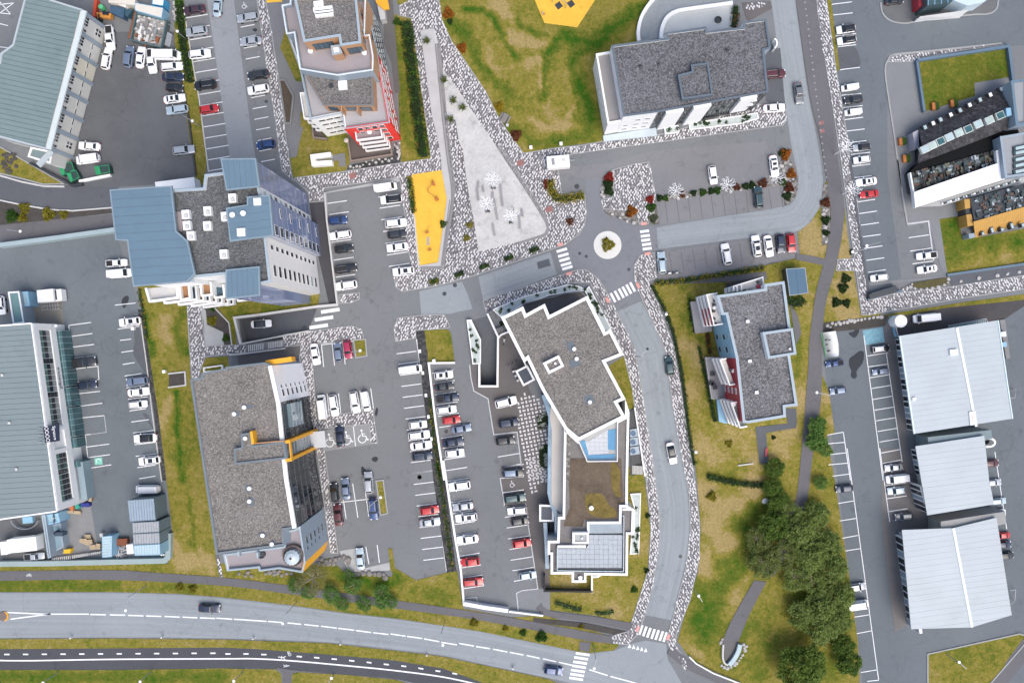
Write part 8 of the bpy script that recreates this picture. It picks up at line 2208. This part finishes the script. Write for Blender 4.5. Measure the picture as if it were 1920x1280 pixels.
fs=[(i*7+j,i*7+j+1,(i+1)*7+j+1,(i+1)*7+j) for i in range(5) for j in range(6)]+[tuple(range(7)),tuple(range(41,34,-1))]
g.add(rr_,fs);g.build('shell',M('tarp_white',(.66,.68,.67),.6,.12,1.2,.1),o,smooth=True)
for c,sz in (((160,535),.4),((195,700),.45),((165,605),.3),((205,540),.25)):x,y=W(R3(c)[0],1.8);G().box(x,y,1.2,sz,sz*.6,.75,.5).build('vent_patch',DARK,o)
wall('green hose line at the edge of the right car park',R3,[(80,425),(155,800)],.25,.2,M('green_hose',(.10,.30,.14),.7),'edge','edge_strip')
o=thing('stairwell_roof','dark glazed stairwell shed at the bottom of the right car park','shed',(*W(F10((570,905))[0]),0))
G().prism(WL(F10((475,920),(660,858),(668,905),(480,955)),1.4),0,1.4).build('wall',DARK,o)
G().prism(WL(F10((490,912),(655,862),(660,885),(500,930)),1.45),1.3,1.46).build('glass_top',M('smoke_glass',(.05,.06,.065),.15,.4),o)
G().strip(WL(F10((470,955),(700,895)),1.2),.35,0,1.2).build('parapet',M('slate_edge',(.10,.16,.22)),o)
sheet('bank',F10((760,845),(1000,805),(1020,850),(880,880),(780,880)),.25,M('bank_moss',(.085,.075,.030),1,.3,.8,.3,4))
# tunnel mouth on the lower path
o=thing('tunnel_mouth','pale walled tunnel mouth at the end of the lower path','tunnel',(*W(F21((390,1160))[0]),0))
sheet('tunnel_floor',F21((352,1040),(440,1040),(415,1130),(385,1175),(360,1150)),.17,DARK)
G().strip(WL(curve(F21((355,1060),(352,1130),(362,1165),(382,1178)),3),.8),.35,0,.8).build('wall',CONC_L,o)
G().strip(WL(curve(F21((450,1060),(440,1100),(415,1145),(388,1178)),3),.8),.9,0,.9).build('wall',M('ice_wall',(.36,.46,.50),.6),o)
# containers, pallets and scrap in the showroom hall yard
def cont(label,f,pts,h,mat,grp,rib=True,name='shipping_container',cat='container',z0=0,side=None):
    w=ccw(WL(f(*pts),h));o=thing(name,label,cat,(*cen(w),0),grp)
    G().prism(offset(w,.03,True),z0,h-.08).build('box',side or mat,o)
    e=Vector((w[1][0]-w[0][0],w[1][1]-w[0][1]));k=math.atan2(e.y,e.x)
    L2=Vector((w[2][0]-w[1][0],w[2][1]-w[1][1])).length
    if L2 > e.length:k += math.pi/2
    if rib:
        for q in slices(w,k+math.pi/2,.55,.08):G().prism(q,h-.1,h).build('roof_panel',mat,o)
    else:G().prism(w,h-.1,h).build('roof',mat,o)
    G().strip(w,.12,h-.12,h+.03,True,off=.06).build('top_rail',side or mat,o)
    return o
CB=M('container_blue',(.26,.33,.40),.6,.1,.8,.05,stain=.15);CS=M('container_side',(.13,.18,.22),.6,.15);CG=M('container_grey',(.33,.35,.37),.6,.2,.8,.08,stain=.45);CL=M('container_pale',(.40,.52,.56),.6,.1)
cont('upper tall blue grey container in the storage yard',Q5,[(1388,508),(1680,488),(1700,725),(1415,745)],5.2,CB,'containers in the storage yard',side=CS)
cont('rusty grey container, upper of two below the tall one',Q5,[(1440,752),(1735,735),(1740,855),(1448,872)],5.0,CG,'containers in the storage yard',side=CS)
cont('rusty grey container, lower of two below the tall one',Q5,[(1448,876),(1740,860),(1745,980),(1455,996)],5.0,CG,'containers in the storage yard',side=CS)
cont('pale turquoise container at the bottom of the storage yard',Q5,[(1458,1000),(1745,985),(1750,1105),(1470,1112)],5.0,CL,'containers in the storage yard',side=LBLUE)
cont('upright pale container beside the pallets',Q5,[(1112,905),(1225,895),(1220,1125),(1115,1135)],2.9,CL,'containers in the storage yard',side=LBLUE)
cont('small white cabin left of the turquoise container',Q5,[(1378,992),(1450,985),(1460,1090),(1385,1095)],2.4,WHITE,None,False,'white_cabin','cabin')
cont('rust brown open crate between the containers',Q5,[(1270,930),(1390,925),(1390,1000),(1275,1005)],1.0,M('rust_brown',(.20,.07,.035),.9,.2),None,False,'open_crate','crate')
cont('small grey cabinet above the upright pale container',Q5,[(1082,875),(1118,868),(1125,908),(1092,912)],1.2,CONC_L,None,False,'grey_cabinet','cabinet')
cont('yellow skip bin beside the loading ramp',Q5,[(698,1048),(770,1038),(768,1085),(692,1090)],1.2,M('skip_yellow',(.66,.40,.02),.6),None,False,'skip_bin','bin')
for f,pts,lab,m_ in ((Q5,[(730,625),(800,618),(800,650),(728,652)],'left plywood crate beside the showroom hall corner',TIMBER),(Q5,[(805,625),(880,628),(878,662),(802,655)],'right plywood crate beside the showroom hall corner',TIMBER),(Q5,[(978,468),(1002,472),(995,525),(965,520)],'upright plywood sheet by the blue bins',TIMBER),(Q5,[(920,885),(985,880),(992,930),(925,935)],'top pallet of the pallet heap',TIMBER),(Q5,[(870,930),(940,925),(975,985),(960,1003),(865,965)],'wide pallet at the left of the heap',TIMBER),(Q5,[(940,940),(1000,935),(1010,985),(950,990)],'pallet leaning in the middle of the heap',TIMBER),(Q5,[(970,1000),(1040,990),(1050,1040),(985,1050)],'lower pallet of the heap',TIMBER),(Q5,[(1045,980),(1095,985),(1090,1045),(1050,1040)],'pallet at the right of the heap',TIMBER)):
    h=R.uniform(.5,1.1);w=ccw(WL(f(*pts),h));pm=M('pallet_wood',(.46,.36,.23),.85,.15,2,.1)
    o=thing('pallet',lab,'pallet',(*cen(w),0),'timber pallets and crates')
    for q in slices(w,math.atan2(w[1][1]-w[0][1],w[1][0]-w[0][0]),.22,.05):G().prism(q,h-.06,h).build('slat',pm,o)
    G().prism(offset(w,.12,True),0,h-.07).build('stack',M('pallet_dark',(.20,.15,.09),.9),o)
for c,m_,lab in (((840,580),M('bin_green',(.03,.26,.20),.6),'green barrel at the showroom hall corner'),((905,560),M('bin_blue',(.02,.03,.20),.5),'left blue barrel at the showroom hall corner'),((950,560),M('bin_blue',(.02,.03,.20)),'right blue barrel at the showroom hall corner'),((780,595),M('bin_orange',(.42,.12,.04),.6),'orange tub at the showroom hall corner')):
    x,y=W(Q5(c)[0],1);o=thing('barrel',lab,'barrel',(x,y,0));g=G();g.lathe(x,y,[(.5,0),(.55,.5),(.5,1.0)],12);g.build('drum',m_,o);g=G();g.lathe(x,y,[(.42,.98),(.42,1.03)],12);g.build('lid',m_,o)
sf=thing('steel_rack_fence','long row of dark steel racks along the bottom of the loading yard','rack',(*W(Q5((830,1130))[0]),0))
for k in range(24):
    x=565+22.5*k;G().strip(WL(Q5((x,1190-4.4*k),(x+4,1140-3.2*k)),.9),.16,0,.9).build('slat',CONC_L if k % 9 else STEEL,sf)
G().prism(WL(Q5((552,1195),(1108,1085),(1108,1055),(548,1140))),0,.15).build('base',DARK,sf)
sc_=thing('scrap_pile','pile of pale pipes and metal scrap between the containers','scrap pile',(*W(Q5((1310,1060))[0]),0))
for k in range(26):
    a_,b_=Q5((R.uniform(1255,1375),R.uniform(1010,1120)))[0],None;x,y=W(a_,.4);t=R.uniform(0,3.14);l=R.uniform(.4,1.2)
    g=G();g.tube((x-l*math.cos(t),y-l*math.sin(t),R.uniform(.1,.7)),(x+l*math.cos(t),y+l*math.sin(t),R.uniform(.1,.7)),.06,n=5);g.build('pipe',(STONE_W,STEEL,CONC)[k % 3],sc_)
for k in range(3):
    x,y=W(Q5((1760+24*k,1105))[0],.6);tag(G().lathe(x,y,[(.2,0),(.22,.55),(.1,.6)],10).build('white_canister',WHITE),f'{ORD[k]} white canister in the yard corner row','canister','white canisters')
o=thing('cable_spool','glass and steel drum stand behind the showroom hall','machine',(*W(Q5((300,730))[0]),0))
g=G();g.strip([(W(Q5((300,700))[0])[0]+2.9*math.cos(t),W(Q5((300,700))[0])[1]+2.2*math.sin(t)) for t in [3.3+i*.28 for i in range(11)]],.12,0,1.1);g.build('ring_rail',STEEL,o)
boxpx(o,Q5,(300,725),0,110,70,.9,LBLUE,'tank',.1)
# green containers and wall in the upper left yard
GN=M('skip_green',(.02,.26,.10),.6,.12);GND=M('skip_dark',(.02,.05,.045),.6)
for pts,lid,lab in (([(395,1125),(490,1110),(510,1165),(425,1205)],[(398,1128),(430,1120),(445,1190),(420,1198)],'upper left green skip in the yard corner'),([(452,1185),(520,1165),(545,1215),(485,1250)],[(455,1188),(485,1185),(500,1240),(482,1248)],'lower left green skip in the yard corner'),([(645,1142),(745,1130),(755,1180),(660,1200)],[(647,1145),(680,1138),(692,1190),(665,1198)],'green skip right of the rusty bars')):
    w=WL(F1(*pts),1.5);o=thing('green_skip',lab,'skip',(*cen(w),0),'green skips');G().prism(w,0,1.45).build('tub',GND,o);G().prism(WL(F1(*lid),1.56),1.4,1.56).build('lid',GN,o);G().strip(ccw(w),.12,1.35,1.5,True,off=.06).build('rim',GN,o)
wall('white kerb wall with rusty bars below the green skips',F1,[(540,1242),(755,1200)],.5,.7,WHITE)
wall('dark retaining wall curving below the ribbed hall lawn',F1,[(200,1118),(440,1240),(490,1272),(560,1262)],.4,1.0,DARK)
wall('thin white kerb above the left service road',F6,[(-20,102),(150,150),(300,180),(440,182)],.35,.25,CONC_L,'kerb','road_kerb')
wall('pale kerb along the lower side of the service road',F6,[(-20,272),(160,310),(340,340),(500,348),(770,326)],.3,.25,CONC_L,'kerb','road_kerb')
wall('dark kerb wall between yard and hedge strip',F1,[(1195,330),(1290,800),(1340,1200)],.35,.5,DARK,'wall','kerb_wall')
wall('pale kerb between hedge strip and parking bays',F1,[(1260,70),(1310,370),(1365,680),(1430,1180)],.22,.2,CONC_L,'kerb','kerb_wall')
cont('white flat roofed trailer box above the tower block roof',F6,[(1062,152),(1330,118),(1340,190),(1070,205)],3.0,WHITE,None,False,'white_trailer','trailer')
# storage yard at the top left
WB=M('white_board',(.70,.68,.64),.8,.1,1,.08)
cont('long cream container behind the open skip',Q8,[(990,60),(1560,160),(1530,370),(990,215)],2.8,M('container_cream',(.60,.57,.50),.7,.06),None,False,side=LBLUE)
cont('cream container at the top of the storage yard',Q8,[(455,10),(1000,-10),(985,110),(470,60)],2.8,M('container_cream',(.60,.57,.50)),None,False)
cont('small white container left of the cream one',Q8,[(640,35),(820,80),(810,160),(635,90)],2.4,WB,None,False)
cont('white topped container with blue end at the top edge',Q8,[(1345,-30),(1580,-30),(1560,130),(1330,90)],2.6,WB,None,False,side=M('stripe_blue',(.05,.30,.55),.5))
cont('dark blue machine container beside the orange digger',Q8,[(505,100),(790,170),(760,370),(500,250)],1.9,M('machine_blue',(.04,.09,.15),.6,.3,2),None,False,'machine_unit','machine')
cont('dark teal cage unit right of the machine container',Q8,[(790,160),(950,200),(850,340),(775,310)],1.6,M('cage_teal',(.03,.08,.11),.6,.3,2),None,False,'cage_unit','machine')
o=thing('open_skip','large open skip full of scrap boards in the storage yard','skip',(*W(Q8((1280,600))[0]),0))
sk=WL(Q8((1000,250),(1630,400),(1510,960),(890,800)),1.8)
G().strip(ccw(sk),.22,0,1.8,True,off=.11).build('side',M('skip_teal',(.08,.13,.14),.6),o);G().prism(sk,0,.9).build('fill',M('scrap_bed',(.30,.29,.27),.9,.25,1,.2),o)
fw=WL(Q8((1060,290),(1590,420),(1490,920),(950,780)),1.3);n=0
SCR=[WB,CONC_L,CONC,M('scrap_rust',(.22,.08,.035),.9,.2),STONE_W,GT,M('scrap_grey',(.22,.25,.25),.8)]
while n < 64:
    x,y=R.uniform(min(p[0] for p in fw),max(p[0] for p in fw)),R.uniform(min(p[1] for p in fw),max(p[1] for p in fw))
    if not inside((x,y),fw):continue
    rust=inside((x,y),WL(Q8((1000,700),(1490,760),(1480,930),(960,800)),1.3))
    G().box(x,y,.9,R.uniform(.4,2.0),R.uniform(.25,.8),R.uniform(.1,.7),R.choice((-.25,1.3,R.uniform(0,3)))).build('scrap_board',SCR[3] if rust and n % 2 else R.choice(SCR[:3]+SCR[4:]),o);n += 1
wall('rust red rail along the left side of the open skip',Q8,[(1000,235),(875,770)],.5,1.0,M('scrap_rust',(.22,.08,.035)),'rail','rust_rail')
wall('orange red post rail at the top of the storage yard',Q8,[(205,-20),(165,330)],.6,1.2,M('signal_red',(.50,.07,.03),.7),'rail','red_rail')
dg=thing('orange_digger','orange and black digger with a green drum in the storage yard','digger',(*W(Q8((380,280))[0]),0))
boxpx(dg,Q8,(400,310),.7,220,95,1.0,M('digger_orange',(.55,.24,.05),.6),'engine_hood',-.12);boxpx(dg,Q8,(395,265),1.2,110,60,.9,CARGLASS,'cab',-.12);boxpx(dg,Q8,(270,350),.1,120,130,.6,RUBBER,'track',-.3);boxpx(dg,Q8,(420,345),.1,190,50,.6,RUBBER,'track',-.12)
g=G();p1,p2,p3=W(Q8((300,280))[0],1.8),W(Q8((230,260))[0],2.2),W(Q8((250,380))[0],.6);g.tube((*p1,1.6),(*p2,2.2),.14);g.tube((*p2,2.2),(*p3,.5),.12);g.build('boom',M('digger_orange',(.55,.24,.05)),dg)
x,y=W(Q8((305,135))[0],1.4);tag(G().lathe(x,y,[(.5,0),(.55,.7),(.5,1.4)],12).build('green_drum',M('drum_green',(.10,.50,.22),.6)),'bright green drum beside the orange digger','drum')
cont('flat grey trailer with grid deck right of the open skip',Q8,[(1640,640),(1740,690),(1690,950),(1585,900)],1.0,M('trailer_grey',(.27,.29,.31),.6,.15,2),None,True,'flat_trailer','trailer')
# fences: bollards beside the footpath
for i in range(27):
    y0=20+i*46;x,y=W(F5((30+.122*y0,y0))[0]);g=G();g.lathe(x,y,[(.2,.15),(.2,.19)],8);o=g.build('stone_dot',STONE_G);tag(o,'small round paving stone in the line along the footpath','paving stone','round stones along the footpath')
# cycles and racks by the central building
o=thing('bicycle_rack','grey bicycle rack and ring beside the central building wall','bicycle rack',(*W(R7((790,890))[0]),0))
for k in range(6):
    x,y=W(R7((715+30*k,935-16*k))[0],.6);g=G();a=1.0
    pts=[(x+.4*math.cos(t)*math.cos(a),y+.4*math.cos(t)*math.sin(a),.35+.35*math.sin(t)) for t in [i*math.pi/5 for i in range(10)]]
    for p,q in zip(pts,pts[1:]+pts[:1]):g.tube(p,q,.04,n=4)
    g.build('ring',DARK if k % 2 else STEEL,o)
o=thing('cargo_bike','row of bins and bikes along the left side of the entrance porch','bins',(*W(R7((850,1060))[0]),0))
for k in range(5):boxpx(o,R7,(825+16*k,1010+34*k),0,38,28,.9,(STONE_W,DARK,STEEL,DARK,CONC_L)[k],'bin',.5)
# square planting beds in the brick paving
for f,pts,lab in ((F13,[(1155,830),(1215,795),(1250,900),(1165,918)],'upper green and white bed in the white brick paving'),(F13,[(1172,1030),(1245,1028),(1250,1195),(1175,1195)],'lower green and white bed in the white brick paving')):
    w=WL(f(*pts),.3);o=thing('planting_bed',lab,'planting bed',(*cen(w),0));G().prism(w,0,.25).build('soil',SOIL,o);g1,g2=G(),G();n=0
    while n < 420:
        x,y=R.uniform(min(p[0] for p in w),max(p[0] for p in w)),R.uniform(min(p[1] for p in w),max(p[1] for p in w));n += 1
        if not inside((x,y),w):continue
        p=Vector((x,y,R.uniform(.25,.7)));q=Vector((R.gauss(0,1),R.gauss(0,1),1.2)).normalized().to_track_quat('Z','Y');l=R.uniform(.1,.22)
        (g2 if mnoise.noise(Vector((x*.9,y*.9,0))) > .1 else g1).add([p+q @ Vector(v) for v in ((-l,0,0),(0,-l,0),(l,0,0),(0,l,0))],[(0,1,2,3)])
    g1.build('green_leaves',HEDGE_D,o,'stuff');g2.build('white_leaves',leaf_mat('white_leaf',(.55,.58,.52),.2),o,'stuff')

# ------------------------------------------------------------------ trees
def tree_meshes(seed,nleaf,spread=1.0,flat=.75,leaf=.30,clumps=46,gaps=.30):
    rr=random.Random(seed)
    gt,gb,gl,gd=G(),G(),G(),G()
    gt.tube((0,0,0),(.1,0,2.0),.26,.2,8)
    cl=[]
    for i in range(9):
        t=i*.7+rr.uniform(-.3,.3);l=rr.uniform(1.7,3.4);zz=rr.uniform(2.6,4.8)
        p0=Vector((.1,0,rr.uniform(1.2,2.0)));p1=Vector((l*.5*math.cos(t),l*.5*math.sin(t),zz*.7));p2=Vector((l*math.cos(t),l*math.sin(t),zz))
        gb.tube(p0,p1,.14,.09,6);gb.tube(p1,p2,.09,.03,5);cl.append(p2)
        for k in range(2):
            a=t+rr.uniform(-.8,.8);q=p1+Vector((math.cos(a),math.sin(a),rr.uniform(.2,.8)))*rr.uniform(.9,1.7);gb.tube(p1,q,.06,.02,5);cl.append(q)
    while len(cl) < clumps:
        t=rr.uniform(0,6.283);r=math.sqrt(rr.random())*3.6;h=5.3*math.sqrt(max(0,1-(r/4.3) ** 2))*rr.uniform(.62,1.0)
        cl.append(Vector((r*math.cos(t),r*math.sin(t),1.0+h*flat*1.1)))
    for i in range(nleaf):
        c=cl[rr.randrange(len(cl))];rad=.95
        v=Vector((rr.gauss(0,.5),rr.gauss(0,.5),rr.gauss(0,.34)))*rad*spread
        p=c+v;p.z=max(.3,p.z)
        n=(Vector((rr.gauss(0,.7),rr.gauss(0,.7),rr.gauss(1.0,.6)))).normalized();q=n.to_track_quat('Z','Y');l=leaf*rr.uniform(.6,1.4)
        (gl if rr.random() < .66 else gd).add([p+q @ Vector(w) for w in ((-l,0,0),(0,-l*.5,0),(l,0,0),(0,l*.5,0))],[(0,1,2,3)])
    return gt.mesh('trunk'),gb.mesh('limbs'),gl.mesh('crown'),gd.mesh('inner_crown')
TREES={'dense':[tree_meshes(i,5600,.72,.8,.27,88) for i in range(3)],'airy':[tree_meshes(10+i,4200,.8,.75,.20,66) for i in range(2)],'wispy':[tree_meshes(20+i,1500,1.3,.7,.16,34) for i in range(2)],'loose':[tree_meshes(30+i,2400,.85,.6,.22,60) for i in range(3)]}
for k,L_ in TREES.items():
    for ms_ in L_:
        for m_ in ms_:m_.materials.append(BARK)
def tree(f,c,rpx,kind,mats,label,h=1.0,group=None):
    x,y=W(f(c)[0],4.0)
    o=thing('leafy_tree',label,'tree',(x,y,0),group);r=rpx*f.s*S/4.2
    o.scale=(r,r,r*h);o.rotation_euler=(0,0,R.uniform(0,6))
    ms_=TREES[kind][R.randrange(len(TREES[kind]))]
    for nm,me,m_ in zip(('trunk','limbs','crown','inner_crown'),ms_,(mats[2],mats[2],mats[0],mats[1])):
        q=bpy.data.objects.new(nm,me);COL.objects.link(q);q.parent=o
        q.material_slots[0].link='OBJECT';q.material_slots[0].material=m_
    return o
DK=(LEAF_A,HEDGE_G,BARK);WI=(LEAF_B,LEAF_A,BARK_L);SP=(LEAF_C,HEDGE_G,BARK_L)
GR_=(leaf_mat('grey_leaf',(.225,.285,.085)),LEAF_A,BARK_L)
for f,c,r,k,m_,lab in ((F21,(665,60),62,'dense',DK,'dark tree right of the red bench beside the path'),(F21,(655,175),62,'dense',DK,'dark tree at the end of the low green hedge'),(F21,(690,260),70,'dense',DK,'dark tree right of the white boulder'),(F21,(650,390),95,'dense',DK,'broad dark tree on the green slope above the lower path'),(F21,(560,470),90,'airy',WI,'willowy tree at the left of the grove'),(F21,(590,600),100,'airy',WI,'willowy tree overhanging the top of the lower path'),(F21,(700,560),100,'airy',WI,'willowy tree with bare limbs in the middle of the grove'),
        (F21,(800,420),100,'dense',GR_,'grey green tree in the middle of the grove by the car park'),(F21,(900,330),85,'dense',GR_,'grey green tree beside the upper car park trees'),(F21,(860,560),100,'dense',GR_,'grey green tree right of the bare limbed willow'),(F21,(960,500),90,'dense',GR_,'grey green tree at the car park kerb'),(F21,(740,330),85,'loose',GR_,'loose grey green tree right of the dark slope trees'),(F21,(780,700),85,'loose',GR_,'loose grey green tree below the bare limbed willow'),(F21,(890,720),90,'loose',GR_,'loose grey green tree above the lower grey clump'),(F21,(860,430),90,'loose',GR_,'loose light tree between the grey green trees'),(F21,(1000,640),90,'dense',GR_,'grey green tree over the lower car park kerb'),(F21,(820,900),90,'dense',GR_,'left grey tree of the lower clump'),(F21,(920,860),100,'dense',GR_,'middle grey tree of the lower clump'),(F21,(930,980),100,'dense',GR_,'lower grey tree of the lower clump'),(F21,(1040,800),90,'dense',GR_,'right grey tree of the lower clump'),(F21,(1030,930),85,'dense',GR_,'grey tree beside the lower car park van'),
        (F21,(800,1190),150,'dense',(LEAF_A,LEAF_A,BARK),'large round dark tree at the bottom right of the park'),(F21,(1090,1180),80,'dense',DK,'dark tree at the kerb of the lower right car park'),(F21,(1060,1090),70,'dense',DK,'dark tree just above the lower right car park tree'),(F21,(940,150),45,'airy',(LEAF_C,LEAF_A,BARK),'fresh green tree beside the path in the upper grove'),(F16,(150,900),70,'dense',(LEAF_C,HEDGE_G,BARK),'fresh green tree at the top of the lower car park bays'),(F16,(140,1010),80,'dense',(LEAF_C,HEDGE_G,BARK),'fresh green tree left of the first lower bays'),(F16,(215,1080),60,'airy',(LEAF_C,LEAF_A,BARK),'light green tree overhanging the lower bays'),
        (F18,(800,700),105,'wispy',(leaf_mat('straw_leaf',(.24,.22,.10)),LEAF_B,BARK_L),'nearly bare willow below the boulder wall'),(F18,(690,740),50,'loose',SP,'pale spring tree left of the bare willow'),(F18,(1030,745),58,'loose',SP,'pale spring tree over the footpath, middle one'),(F18,(900,790),60,'loose',SP,'pale spring tree leaning over the main road verge'),(F18,(1090,850),52,'loose',SP,'pale spring tree nearest the main road'),(F18,(1190,790),58,'loose',SP,'pale spring tree over the footpath, right one'),(F18,(960,850),50,'loose',SP,'low spring scrub at the kerb of the main road, left one'),(F18,(760,790),45,'loose',SP,'low spring scrub just right of the bare willow'),(F18,(1000,690),40,'loose',SP,'low spring scrub touching the boulder wall'),(F18,(1250,840),42,'loose',SP,'small spring scrub right of the footpath trees'),(F19,(30,850),45,'loose',SP,'thin spring tree on the verge left of the lamp')):
    tree(f,c,r,k,m_,lab)
